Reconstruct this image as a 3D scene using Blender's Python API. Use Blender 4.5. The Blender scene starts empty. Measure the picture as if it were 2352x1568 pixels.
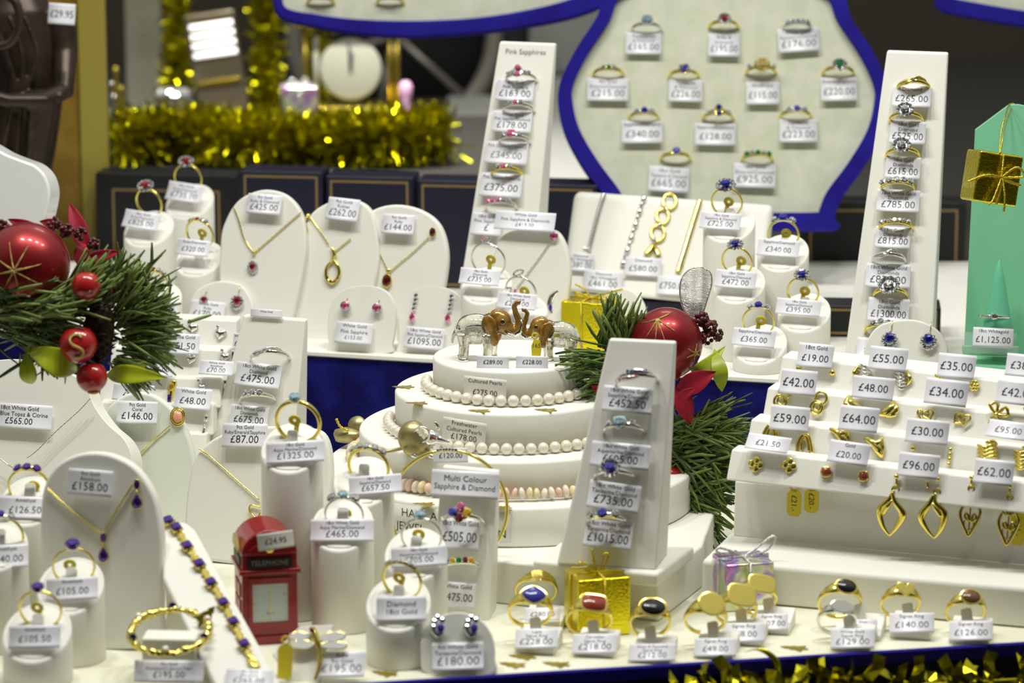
import bpy, math, random
from math import sin, cos, tan, pi, radians, atan2, sqrt
from mathutils import Vector, Matrix
random.seed(7)
SC = bpy.context.scene
COL = SC.collection
# ------------------------------------------------------------------ camera
F = 8000.0                       # focal length in pixels of the 2352 x 1568 frame
HC = 0.5277                      # camera height over the display floor (m)
PITCH = radians(12)
cd = bpy.data.cameras.new('camera'); cam = bpy.data.objects.new('camera', cd); COL.objects.link(cam)
cam.location = (0, 0, HC); cam.rotation_euler = (pi/2 - PITCH, 0, 0)
cd.sensor_width = 36.0; cd.lens = 36.0*F/2352; cd.clip_start = 0.05; cd.clip_end = 50
cd.dof.use_dof = True; cd.dof.focus_distance = 2.0; cd.dof.aperture_fstop = 9.0
SC.camera = cam
# ------------------------------------------------------------------ world, exposure, lamps
w = bpy.data.worlds.new('world'); SC.world = w; w.use_nodes = True
nt = w.node_tree; bg = nt.nodes['Background']
tc = nt.nodes.new('ShaderNodeTexCoord'); sp = nt.nodes.new('ShaderNodeSeparateXYZ'); cr = nt.nodes.new('ShaderNodeValToRGB')
nt.links.new(tc.outputs['Generated'], sp.inputs[0]); mr = nt.nodes.new('ShaderNodeMapRange')
mr.inputs[1].default_value = -1; mr.inputs[2].default_value = 1
nt.links.new(sp.outputs['Z'], mr.inputs[0]); nt.links.new(mr.outputs[0], cr.inputs[0]); nt.links.new(cr.outputs[0], bg.inputs[0])
e = cr.color_ramp.elements
e[0].position = 0.40; e[0].color = (0.14, 0.135, 0.105, 1)
e[1].position = 0.88; e[1].color = (1.0, 1.0, 0.92, 1)
x = e.new(0.58); x.color = (0.34, 0.335, 0.28, 1)
# the street in front of the window is dark, the lit shop lies behind the display
my = nt.nodes.new('ShaderNodeMapRange'); my.interpolation_type = 'SMOOTHSTEP'; my.inputs[1].default_value = -0.85; my.inputs[2].default_value = 0.35; my.inputs[3].default_value = 0.15; my.inputs[4].default_value = 1.0
mx = nt.nodes.new('ShaderNodeMix'); mx.data_type = 'RGBA'; mx.blend_type = 'MULTIPLY'; mx.inputs[0].default_value = 1
nt.links.new(sp.outputs['Y'], my.inputs[0]); nt.links.new(cr.outputs[0], mx.inputs[6]); nt.links.new(my.outputs[0], mx.inputs[7]); nt.links.new(mx.outputs[2], bg.inputs[0])
bg.inputs[1].default_value = 0.62
vs = SC.view_settings
SC.display_settings.display_device = 'sRGB'
vs.view_transform = 'Standard'; vs.look = 'None'; vs.gamma = 1; vs.exposure = 0.14; vs.use_curve_mapping = False

def lamp(kind, loc, target, energy, size, color=(1, .99, .945), sizey=None, spot=None):
    l = bpy.data.lights.new('shop_and_fill_lamp', kind); o = bpy.data.objects.new('shop_and_fill_lamp', l); COL.objects.link(o)
    o.location = loc; d = Vector(target) - Vector(loc); o.rotation_euler = d.to_track_quat('-Z', 'Y').to_euler()
    l.energy = energy; l.color = color
    if kind == 'AREA':
        l.size = size
        if sizey: l.shape = 'RECTANGLE'; l.size_y = sizey
    else:
        l.shadow_soft_size = size
    if kind == 'SPOT': l.spot_size = radians(spot or 60); l.spot_blend = 0.6
    return o
for lx, ly, en in ((-0.36, 1.74, 2.6), (-0.12, 1.72, 2.6), (0.13, 1.72, 2.6), (0.38, 1.74, 2.6)):
    lamp('AREA', (lx, ly, 1.02), (lx*0.8, 2.05, 0.08), en, 0.10, sizey=0.035)
for lx in (-.32, -.2, -.08, .04): lamp('SPOT', (lx, 2.56, 0.80), (lx*.9, 2.80, 0.1), 15.0, 0.03, spot=46)  # unseen spots added to brighten the tinsel and make it sparkle
lamp('AREA', (0.1, 2.95, 1.3), (0.1, 3.5, 0.2), 4.0, 0.4, sizey=0.06)  # weak fill lamp added to lift the background

# ------------------------------------------------------------------ measuring
def ray(px, py):
    return Vector(((px-1176)/F, cos(PITCH) + sin(PITCH)*(784-py)/F, -sin(PITCH) + cos(PITCH)*(784-py)/F))
CAM = Vector((0, 0, HC))
def W(px, py, Y):
    d = ray(px, py); return CAM + d*(Y/d.y)
def Z(px, py, z=0.0):
    d = ray(px, py); return CAM + d*((z-HC)/d.z)
def mpp(P):
    """metres per photograph pixel at a point"""
    return Vector(P).y*cos(PITCH)/F + (HC-P[2])*sin(PITCH)/F
class PL:
    """a display surface: point, outward normal, right and up directions"""
    def __init__(s, p, yaw=0, tilt=0):
        s.p = Vector(p); s.yaw = yaw; s.tilt = tilt
        a, t = radians(yaw), radians(tilt)
        s.n = Matrix.Rotation(a, 3, 'Z') @ Vector((0, -cos(t), sin(t)))
        s.r = Matrix.Rotation(a, 3, 'Z') @ Vector((1, 0, 0)); s.u = s.n.cross(s.r)
    def off(s, d):
        q = PL(s.p + s.n*d, s.yaw, s.tilt); return q
    def hit(s, px, py, d=0.0):
        k = ray(px, py); return CAM + k*((s.p + s.n*d - CAM).dot(s.n)/k.dot(s.n))
    def loc(s, P):
        v = Vector(P) - s.p; return (v.dot(s.r), v.dot(s.u))
    def uv(s, px, py): return s.loc(s.hit(px, py))
def frame(P, yaw=0, tilt=0, roll=0):
    """x right, -y towards the viewer, z up; tilt leans the top away, roll lowers the right end"""
    M = Matrix.Rotation(radians(yaw), 4, 'Z') @ Matrix.Rotation(-radians(tilt), 4, 'X') @ Matrix.Rotation(radians(roll), 4, 'Y')
    M.translation = Vector(P); return M
def YP(px, py, Y, yaw=0, tilt=0): return PL(W(px, py, Y), yaw, tilt)
def ZP(px, py, z, yaw=0, tilt=0): return PL(Z(px, py, z), yaw, tilt)

# ------------------------------------------------------------------ materials
MATS = {}
def mat(name, col, rough=0.5, metal=0.0, spec=0.5, bump=None, sheen=0.0, coat=0.0, trans=0.0, ior=1.45, emit=None, noise=None, aniso=0):
    m = bpy.data.materials.new(name); m.use_nodes = True; nt = m.node_tree; b = nt.nodes['Principled BSDF']
    b.inputs['Base Color'].default_value = (*col, 1); b.inputs['Roughness'].default_value = rough
    b.inputs['Metallic'].default_value = metal; b.inputs['Specular IOR Level'].default_value = spec
    b.inputs['IOR'].default_value = ior
    b.inputs['Sheen Weight'].default_value = sheen; b.inputs['Coat Weight'].default_value = coat; b.inputs['Coat Roughness'].default_value = 0.08
    b.inputs['Transmission Weight'].default_value = trans
    if sheen: b.inputs['Sheen Roughness'].default_value = 0.4; b.inputs['Sheen Tint'].default_value = (*[min(1, c*2+.05) for c in col], 1)
    if emit: b.inputs['Emission Color'].default_value = (*emit[0], 1); b.inputs['Emission Strength'].default_value = emit[1]
    tco = None
    if bump or noise:
        tco = nt.nodes.new('ShaderNodeTexCoord')
    if noise:      # scale, second colour, low, high
        n = nt.nodes.new('ShaderNodeTexNoise'); n.inputs['Scale'].default_value = noise[0]; n.inputs['Detail'].default_value = 4
        nt.links.new(tco.outputs['Object'], n.inputs['Vector'])
        r = nt.nodes.new('ShaderNodeValToRGB'); nt.links.new(n.outputs['Fac'], r.inputs[0])
        r.color_ramp.elements[0].position = noise[2]; r.color_ramp.elements[0].color = (*col, 1)
        r.color_ramp.elements[1].position = noise[3]; r.color_ramp.elements[1].color = (*noise[1], 1)
        nt.links.new(r.outputs[0], b.inputs['Base Color'])
    if bump:       # scale, strength, distance
        n = nt.nodes.new('ShaderNodeTexNoise'); n.inputs['Scale'].default_value = bump[0]; n.inputs['Detail'].default_value = 3
        nt.links.new(tco.outputs['Object'], n.inputs['Vector'])
        k = nt.nodes.new('ShaderNodeBump'); k.inputs['Strength'].default_value = bump[1]; k.inputs['Distance'].default_value = bump[2]
        nt.links.new(n.outputs['Fac'], k.inputs['Height']); nt.links.new(k.outputs[0], b.inputs['Normal'])
    MATS[name] = m; return m
mat('leatherette', (.80, .795, .72), .5, spec=.35, bump=(1400, .25, .0003))
mat('cream_velvet', (.58, .60, .46), .9, spec=.1, sheen=.2, bump=(350, .3, .0006), noise=(70, (.66, .675, .54), .35, .65))
mat('linen', (.66, .655, .60), .8, spec=.15, bump=(900, .25, .0004))
mat('platform', (.74, .73, .56), .45, spec=.4, bump=(60, .25, .002), noise=(40, (.80, .80, .66), .4, .62))
mat('pale_green_pad', (.72, .75, .66), .5, spec=.35, bump=(1400, .25, .0003))
mat('card_white', (.84, .83, .76), .55, spec=.3)
mat('blue_velvet', (.005, .005, .075), .85, spec=.1, sheen=.15, bump=(240, .5, .001), noise=(45, (.012, .013, .17), .42, .68))
mat('blue_velvet_frame', (.016, .010, .20), .85, spec=.1, sheen=.25, bump=(240, .5, .001), noise=(30, (.020, .016, .26), .4, .66))
mat('navy_leather', (.010, .010, .026), .45, spec=.4, bump=(800, .3, .0004))
mat('black_leather', (.009, .009, .010), .45, spec=.4, bump=(800, .3, .0004))
mat('gold_tooling', (.30, .20, .09), .5, metal=.6)
mat('gold', (.87, .72, .18), .13, 1.0)
mat('gold_dark', (.62, .50, .12), .2, 1.0)
mat('white_gold', (.82, .81, .76), .1, 1.0)
mat('silver', (.9, .89, .85), .08, 1.0)
mat('diamond', (.20, .20, .22), .04, .92, spec=1, noise=(1500, (1, 1, 1), .40, .56))  # noise paints dark and bright facet reflections into the colour
GEMS = dict(ruby=(.22, .004, .018), sapphire=(.008, .012, .20), emerald=(.006, .16, .03), amethyst=(.045, .010, .17), aqua=(.22, .33, .42),
            tanzanite=(.06, .06, .38), pink_sapphire=(.62, .10, .22), citrine=(.65, .33, .01), onyx=(.006, .006, .009), lapis=(.035, .04, .30),
            carnelian=(.26, .035, .012), coral=(.80, .36, .22), smoky=(.14, .06, .02), garnet=(.10, .005, .008), topaz=(.10, .33, .46), cognac=(.55, .38, .12))
for k, c in GEMS.items():
    o_ = k in ('onyx', 'lapis', 'carnelian', 'coral', 'smoky')
    mat(k, c if o_ else tuple(min(1, q*1.5+.004) for q in c), .18 if o_ else .05, 0.0 if o_ else .8, spec=.7 if o_ else 1.0, coat=.6 if not o_ else .2, noise=None if o_ else (1100, tuple(min(1, q*3.2+.05) for q in c), .46, .66))  # faceted gems get bright glints and dark facets painted in by noise
mat('paper', (.85, .85, .90), .28, spec=.45)
mat('ink', (.035, .035, .045), .5)
mat('ink_faint', (.22, .21, .20), .6)
mat('yellow_plastic', (.66, .54, .03), .4, spec=.4)
mat('foil', (.78, .68, .025), .2, 1.0, bump=(700, .45, .0008))
mat('tinsel', (.74, .70, .012), .16, 1.0)
mat('tinsel_dark', (.40, .37, .012), .26, 1.0)
mat('cord_gold', (.66, .52, .05), .28, .9, bump=(1500, .8, .0006))
mat('cord_silver', (.72, .72, .70), .25, .9, bump=(1500, .8, .0006))
mat('bauble_red', (.24, .007, .010), .36, .55, spec=.6, coat=.25)
mat('glitter', (.50, .36, .12), .3, .9, bump=(2500, 1, .0006))
mat('berry_red', (.38, .012, .012), .22, 0, spec=.6, coat=.4)
mat('berry_dark', (.085, .012, .014), .35, 0, spec=.5, bump=(900, .4, .0008))
mat('petal', (.28, .006, .022), .6, spec=.3, sheen=.5)
mat('needle', (.10, .17, .028), .42, spec=.45, noise=(30, (.19, .25, .06), .4, .6))
mat('needle_dark', (.045, .075, .016), .5, spec=.4)
mat('leaf_lime', (.36, .42, .012), .35, spec=.4, noise=(60, (.24, .30, .02), .45, .65))
mat('pinecone', (.028, .015, .007), .5, spec=.3, noise=(300, (.10, .055, .025), .55, .75))
mat('twig', (.06, .035, .015), .7)
mat('pearl', (.86, .80, .66), .18, .15, spec=.7, coat=.5)
mat('shell_pink', (.80, .55, .40), .3, 0, spec=.6, coat=.3)
mat('shell_cream', (.82, .70, .42), .3, 0, spec=.6, coat=.3)
mat('shell_white', (.84, .74, .62), .3, 0, spec=.6, coat=.3)
mat('glass_clear', (.92, .90, .80), .02, .35, trans=1.0, ior=1.5)
mat('glass_edge', (.25, .45, .25), .1, 0, trans=.4)
mat('acrylic', (.9, .97, .93), .05, 0, trans=.85, ior=1.3)
mat('mint', (.22, .60, .36), .55, spec=.3)
mat('mint_clear', (.20, .66, .42), .2, 0, trans=.25, ior=1.3)
mat('enamel_brown', (.27, .13, .02), .2, .35, spec=.7, coat=.6, noise=(180, (.45, .26, .05), .42, .66))
mat('pewter_gold', (.42, .36, .17), .40, .9)
mat('phone_red', (.27, .008, .010), .28, 0, spec=.5, coat=.3)
mat('phone_red_line', (.42, .10, .09), .35, 0, spec=.5)
mat('dial', (.48, .53, .54), .35, .3)
mat('bronze', (.045, .032, .024), .34, .6, spec=.5, noise=(25, (.10, .065, .045), .45, .7))
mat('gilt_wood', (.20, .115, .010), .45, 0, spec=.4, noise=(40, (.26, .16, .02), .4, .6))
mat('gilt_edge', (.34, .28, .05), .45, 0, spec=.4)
mat('wall_brown', (.055, .045, .030), .7)
mat('wall_dark', (.030, .027, .022), .8)
mat('wall_grey', (.36, .36, .33), .7)
mat('pillar_grey', (.34, .34, .25), .5)
mat('chrome_brown', (.30, .25, .17), .2, .8)
mat('reflection_white', (.9, .9, .88), .3, emit=((1, .98, .93), 1.2))  # glow painted in for lamp reflections on the silver case
mat('brass_blur', (.50, .38, .05), .25, .9)
mat('dial_cream', (.36, .36, .28), .5)
mat('rubber', (.012, .012, .013), .7)
mat('rim_grey', (.30, .28, .24), .4, .5)
mat('enamel_white', (.80, .80, .78), .2, coat=.4)
mat('confetti', (.55, .43, .03), .25, .9)
mat('navy_front', (.008, .007, .022), .8, spec=.2)
mat('teal_dark', (.01, .05, .055), .5)
mat('pink_plastic', (.62, .35, .52), .4)
def irid():
    m = mat('iridescent', (.7, .6, .8), .12, .75)
    nt = m.node_tree; b = nt.nodes['Principled BSDF']
    t = nt.nodes.new('ShaderNodeTexCoord'); n = nt.nodes.new('ShaderNodeTexNoise'); n.inputs['Scale'].default_value = 70; n.inputs['Detail'].default_value = 1
    nt.links.new(t.outputs['Object'], n.inputs['Vector']); r = nt.nodes.new('ShaderNodeValToRGB'); nt.links.new(n.outputs['Fac'], r.inputs[0])
    el = r.color_ramp.elements; el[0].position = .36; el[0].color = (.55, .70, .42, 1); el[1].position = .66; el[1].color = (.80, .50, .66, 1)
    a = el.new(.46); a.color = (.80, .74, .62, 1); a = el.new(.53); a.color = (.42, .40, .72, 1); a = el.new(.59); a.color = (.52, .22, .60, 1)
    nt.links.new(r.outputs[0], b.inputs['Base Color'])
irid()

# ------------------------------------------------------------------ mesh building (millimetres in, metres out)
MADE = []
class MB:
    def __init__(s, k=0.001): s.v = []; s.f = []; s.m = []; s.k = k; s.X = Matrix.Identity(4); s.cur = 0; s.flat = set()
    def add(s, vs, fs, flat=False):
        b = len(s.v)
        for p in vs: s.v.append(s.X @ Vector(p))
        for f in fs:
            if flat: s.flat.add(len(s.f))
            s.f.append([b+i for i in f]); s.m.append(s.cur)
        return s
    def box(s, c, d, flat=True):
        x, y, z = c; a, b, h = d[0]/2, d[1]/2, d[2]/2
        V = [(x+i*a, y+j*b, z+k*h) for k in (-1, 1) for j in (-1, 1) for i in (-1, 1)]
        return s.add(V, [(0, 2, 3, 1), (4, 5, 7, 6), (0, 1, 5, 4), (2, 6, 7, 3), (0, 4, 6, 2), (1, 3, 7, 5)], flat)
    def hexa(s, V, flat=True):
        """8 points: front bl br tr tl, back bl br tr tl"""
        return s.add(V, [(0, 1, 2, 3), (5, 4, 7, 6), (4, 0, 3, 7), (1, 5, 6, 2), (3, 2, 6, 7), (4, 5, 1, 0)], flat)
    def sph(s, c, r, nu=16, nv=10):
        rx, ry, rz = (r, r, r) if isinstance(r, (int, float)) else r
        V = [(c[0], c[1], c[2]+rz)]
        for j in range(1, nv):
            t = pi*j/nv
            for i in range(nu):
                a = 2*pi*i/nu; V.append((c[0]+rx*sin(t)*cos(a), c[1]+ry*sin(t)*sin(a), c[2]+rz*cos(t)))
        V.append((c[0], c[1], c[2]-rz)); n = len(V)-1; Fc = []
        for i in range(nu): Fc.append((0, 1+i, 1+(i+1) % nu))
        for j in range(nv-2):
            for i in range(nu):
                a = 1+j*nu+i; b = 1+j*nu+(i+1) % nu; Fc.append((a, a+nu, b+nu, b))
        for i in range(nu): Fc.append((n, 1+(nv-2)*nu+(i+1) % nu, 1+(nv-2)*nu+i))
        return s.add(V, Fc)
    def tube(s, pts, rad, seg=8, closed=False, sq=None, up=None):
        """sq=(a,b): cross section scale along side / up"""
        P = [Vector(p) for p in pts]; n = len(P); T = []
        for i in range(n):
            a = P[(i-1) % n] if (closed or i) else P[0]; b = P[(i+1) % n] if (closed or i < n-1) else P[-1]
            t = (b-a); T.append(t.normalized() if t.length > 1e-12 else Vector((0, 0, 1)))
        N = Vector(up) if up else (Vector((0, 1, 0)) if abs(T[0].y) < .9 else Vector((1, 0, 0)))
        V = []; q = sq or (1, 1)
        for i in range(n):
            if not up: N = (N - T[i]*N.dot(T[i]))
            else: N = Vector(up) - T[i]*Vector(up).dot(T[i])
            N = N.normalized() if N.length > 1e-9 else Vector((1, 0, 0)); B = T[i].cross(N)
            r = rad[i] if isinstance(rad, (list, tuple)) else rad
            for k in range(seg):
                a = 2*pi*k/seg; V.append(P[i] + (B*cos(a)*q[0] + N*sin(a)*q[1])*r)
        Fc = []
        for i in range(n if closed else n-1):
            for k in range(seg):
                a = i*seg+k; b = i*seg+(k+1) % seg; c = ((i+1) % n)*seg
                Fc.append((a, b, c+(k+1) % seg, c+k))
        if not closed: Fc.append(tuple(range(seg))[::-1]); Fc.append(tuple((n-1)*seg+k for k in range(seg)))
        return s.add(V, Fc)
    def lathe(s, prof, seg=32, c=(0, 0, 0), sx=1, sy=1):
        V = []; Fc = []; n = len(prof)
        for r, z in prof:
            for k in range(seg): a = 2*pi*k/seg; V.append((c[0]+r*cos(a)*sx, c[1]+r*sin(a)*sy, c[2]+z))
        for j in range(n-1):
            for k in range(seg):
                a = j*seg+k; b = j*seg+(k+1) % seg; Fc.append((a, b, b+seg, a+seg))
        Fc.append(tuple(range(seg))[::-1]); Fc.append(tuple((n-1)*seg+k for k in range(seg)))
        return s.add(V, Fc)
    def prism(s, poly, y0, y1, flat=True):
        """polygon in x,z (counter-clockwise from the viewer); y0 front, y1 back"""
        n = len(poly); V = [(x, y0, z) for x, z in poly] + [(x, y1, z) for x, z in poly]
        Fc = [tuple(range(n)), tuple(range(2*n-1, n-1, -1))] + [(i, i+n, (i+1) % n+n, (i+1) % n) for i in range(n)]
        return s.add(V, Fc, flat)
    def ringprism(s, A, B, y0, y1):
        """frame between two outlines with the same number of points (A outer, B inner)"""
        n = len(A); V = [(x, y0, z) for x, z in A]+[(x, y0, z) for x, z in B]+[(x, y1, z) for x, z in A]+[(x, y1, z) for x, z in B]; Fc = []
        for i in range(n):
            j = (i+1) % n
            Fc += [(i, j, n+j, n+i), (2*n+j, 2*n+i, 3*n+i, 3*n+j), (i, 2*n+i, 2*n+j, j), (n+i, n+j, 3*n+j, 3*n+i)]
        return s.add(V, Fc)
    def gem(s, w, h, d=None, n=8, c=(0, 0, 0), p=2.0, pt=0):
        """faceted stone, table towards +z; w,h half sizes in x,y; p superellipse power; pt pear taper"""
        d = d or min(w, h); V = []
        def ringp(q, z, o=0):
            for k in range(n):
                a = 2*pi*(k+o)/n; ca, sa = cos(a), sin(a)
                f = (abs(ca)**p+abs(sa)**p)**(-1/p); X = ca*f*w*q*(1-pt*max(0, sa)*.75); V.append((c[0]+X, c[1]+sa*f*h*q, c[2]+z))
        ringp(.55, d*.45); ringp(.86, d*.24, .5); ringp(1, 0); ringp(.5, -d*.45, .5)
        V.append((c[0], c[1], c[2]-d*.75)); Fc = [tuple(range(n))]
        for k in range(n):
            j = (k+1) % n
            Fc += [(k, n+k, j), (j, n+k, n+j), (n+k, 2*n+k, 2*n+j), (n+k, 2*n+j, n+j), (2*n+k, 3*n+k, 2*n+j), (2*n+j, 3*n+k, 3*n+j), (3*n+k, 4*n, 3*n+j)]
        return s.add(V, Fc, True)
    def build(s, name, m, parent=None, M=None, bevel=0, smooth=True, subd=0, bseg=3, label=None, cat=None, group=None, kind=None, remesh=0, solid=0, angle=None):
        me = bpy.data.meshes.new(name); me.from_pydata([tuple(v*s.k) for v in s.v], [], s.f)
        for i, mm in enumerate(m if isinstance(m, (list, tuple)) else [m]): me.materials.append(MATS[mm])
        me.polygons.foreach_set('material_index', s.m)
        me.polygons.foreach_set('use_smooth', [smooth and (i not in s.flat) for i in range(len(s.f))]); me.update()
        o = bpy.data.objects.new(name, me); COL.objects.link(o); MADE.append(o)
        if parent is not None: o.parent = parent
        if M is not None: o.matrix_local = M
        if bevel:
            b = o.modifiers.new('b', 'BEVEL'); b.width = bevel*.001; b.segments = bseg; b.limit_method = 'ANGLE'; b.angle_limit = radians(angle or 30); b.harden_normals = False
            me.polygons.foreach_set('use_smooth', [True]*len(s.f)); wn = o.modifiers.new('w', 'WEIGHTED_NORMAL'); wn.keep_sharp = False
        if remesh:
            r = o.modifiers.new('r', 'REMESH'); r.mode = 'VOXEL'; r.voxel_size = remesh*.001; r.use_smooth_shade = True
            q = o.modifiers.new('s', 'SMOOTH'); q.factor = .5; q.iterations = 6
        if solid: q = o.modifiers.new('t', 'SOLIDIFY'); q.thickness = solid*.001; q.offset = 0
        if subd: q = o.modifiers.new('d', 'SUBSURF'); q.levels = subd; q.render_levels = subd
        props(o, label, cat, group, kind); return o
def props(o, label=None, cat=None, group=None, kind=None):
    if label: o['label'] = label
    if cat: o['category'] = cat
    if group: o['group'] = group
    if kind: o['kind'] = kind
    return o
def thing(name, M, label, cat, group=None):
    o = bpy.data.objects.new(name, None); COL.objects.link(o); o.matrix_world = M; o.empty_display_size = .005
    return props(o, label, cat, group)
def spline(pts, n=6, closed=True):
    """Catmull-Rom through 2-d or 3-d points"""
    P = [Vector(p) for p in pts]; m = len(P); out = []
    for i in range(m if closed else m-1):
        g = (lambda k: P[k % m]) if closed else (lambda k: P[max(0, min(m-1, k))])
        a, b, c, d = g(i-1), g(i), g(i+1), g(i+2)
        for j in range(n):
            t = j/n; out.append(.5*((2*b)+(c-a)*t+(2*a-5*b+4*c-d)*t*t+(3*b-a-3*c+d)*t**3))
    if not closed: out.append(P[-1])
    return [tuple(p) for p in out]
def outline(pl, pts, n=6, smooth=True):
    """photograph outline -> millimetres on a plane (x right, z up), counter-clockwise"""
    Q = [tuple(1000*c for c in pl.uv(*p)) for p in pts]
    if smooth: Q = spline(Q, n)
    A = sum(Q[i-1][0]*Q[i][1]-Q[i][0]*Q[i-1][1] for i in range(len(Q)))
    return Q if A > 0 else Q[::-1]
def plM(pl): return frame(pl.p, pl.yaw, pl.tilt)

# ------------------------------------------------------------------ writing
_txt = {}
def text(s):
    """flat glyph mesh of one line, unit cap height ~0.7, centred in x, baseline z=0"""
    if s in _txt: return _txt[s]
    c = bpy.data.curves.new('t', 'FONT'); c.body = s; c.align_x = 'CENTER'; c.resolution_u = 2; c.size = 1
    o = bpy.data.objects.new('t', c); COL.objects.link(o); dg = bpy.context.evaluated_depsgraph_get()
    me = bpy.data.meshes.new_from_object(o.evaluated_get(dg)); V = [(v.co.x, v.co.y) for v in me.vertices]; Fc = [tuple(p.vertices) for p in me.polygons]
    bpy.data.objects.remove(o); bpy.data.curves.remove(c); bpy.data.meshes.remove(me)
    wd = max([v[0] for v in V])-min([v[0] for v in V]) if V else 1
    _txt[s] = (V, Fc, wd); return _txt[s]
def write(mb, lines, f, y=-.12):
    """lines: (string, centre x, baseline z, size); f(x,z)->(x,y,z) maps onto the surface"""
    for s, cx, z, size, wmax in lines:
        V, Fc, wd = text(s); k = size if wd*size <= wmax else wmax/wd
        mb.add([f(cx+p[0]*k, z+p[1]*size, y) for p in V], Fc, True)
NT = [0]
def tag(P, w, h, s, yaw=0, tilt=20, roll=0, bend=.06, label='', group=None, ink='ink', name='price_tag', px=None, tabs=True, mt='paper', psz=.45):
    """paper tag centred at P (w,h photograph pixels); s: lines split by |"""
    k = mpp(P)*1000; M = frame(P, yaw, tilt, roll); n = M.to_3x3() @ Vector((0, -1, 0)); v = (CAM-Vector(P)).normalized()
    u = M.to_3x3() @ Vector((0, 0, 1)); vf = sqrt(max(.15, 1-(u.dot(v))**2))
    Wm, Hm = w*k, h*k/vf
    def f(x, z, y=0.0): t = z/(Hm/2); return (x, -bend*Hm*(t*t)*(1 if t < 0 else .25) + y, z)
    mb = MB(); nz, nx = 8, 2; th = .25
    V = [f(-Wm/2+Wm*i/nx, -Hm/2+Hm*j/nz, yy) for yy in (0, th) for j in range(nz+1) for i in range(nx+1)]; q = (nz+1)*(nx+1); Fc = []
    for j in range(nz):
        for i in range(nx):
            a = j*(nx+1)+i; Fc += [(a, a+1, a+nx+2, a+nx+1), (q+a, q+a+nx+1, q+a+nx+2, q+a+1)]
    for j in range(nz): a = j*(nx+1); Fc += [(a, a+nx+1, q+a+nx+1, q+a), (a+nx, q+a+nx, q+a+2*nx+1, a+2*nx+1)]
    for i in range(nx): a = nz*(nx+1)+i; Fc += [(i, q+i, q+i+1, i+1), (a, a+1, q+a+1, q+a)]
    mb.add(V, Fc); o = mb.build(name, mt, M=M, label=label, cat='price tag', group=group)
    L = [t for t in s.split('|') if t]
    if L:
        pr = L[-1].startswith('£') or any(ch.isdigit() for ch in L[-1]) and len(L[-1]) < 9
        sm = L[:-1] if pr else L; ns = len(sm); out = []
        if pr:
            big = Hm*psz if ns else Hm*.50; zb = -Hm*(.30 if ns > 1 else .24 if ns else .17)
            out.append((L[-1], 0, zb, big, Wm*.86)); top = Hm*.44; room = top-(zb+big*.72)
        else:
            top = Hm*.34; room = Hm*.62; 
        if ns:
            ss = min(Hm*.235, room/ns*1.02) if pr else min(Hm*.34, room/ns)
            for i, t in enumerate(sm): out.append((t, 0, top-ss*.78-i*room/ns, ss, Wm*.90))
        tb = MB(); write(tb, out, f); tb.build('lettering', ink, o)
    return o
# ------------------------------------------------------------------ jewellery
def band_mesh(mb, R=9.3, th=1.5, wd=2.0, top_th=None, top_w=None, spread=70, seg=64, a0=0, a1=360, sec=10):
    top_th = top_th or th; top_w = top_w or wd; V = []; Fc = []
    cl = (a1-a0) >= 360; n = seg if cl else seg+1
    for i in range(n):
        a = radians(a0+(a1-a0)*i/seg); dd = abs((math.degrees(a)-90+180) % 360-180)
        k = max(0, 1-dd/spread); k = k*k*(3-2*k); t = th+(top_th-th)*k; q = wd+(top_w-wd)*k
        for j in range(sec):
            b = 2*pi*j/sec; r = R+t*.5+cos(b)*t*.5; V.append((cos(a)*r, sin(b)*q*.5, sin(a)*r))
    for i in range(n if cl else n-1):
        for j in range(sec):
            a = i*sec+j; b = i*sec+(j+1) % sec; c = ((i+1) % n)*sec
            Fc.append((a, b, c+(j+1) % sec, c+j))
    if not cl: Fc.append(tuple(range(sec))); Fc.append(tuple((n-1)*sec+j for j in range(sec))[::-1])
    mb.add(V, Fc)
def halo_mesh(mb, rx, ry, z, r, n, seg=5):
    """a closed string of set stones as one scalloped faceted ring"""
    m = n*4; P = []; Rr = []
    for i in range(m): a = 2*pi*i/m; P.append((cos(a)*rx, sin(a)*ry, z)); Rr.append(r*(1.0 if i % 4 in (1, 2) else .62))
    b = len(mb.f); mb.tube(P, Rr, seg, closed=True, up=(0, 0, 1)); mb.flat.update(range(b, len(mb.f)))
def rot_about(a, R):   # head placed at angle a (deg) from the top of the band
    return Matrix.Rotation(radians(a), 4, 'Y') @ Matrix.Translation((0, 0, R))
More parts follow.
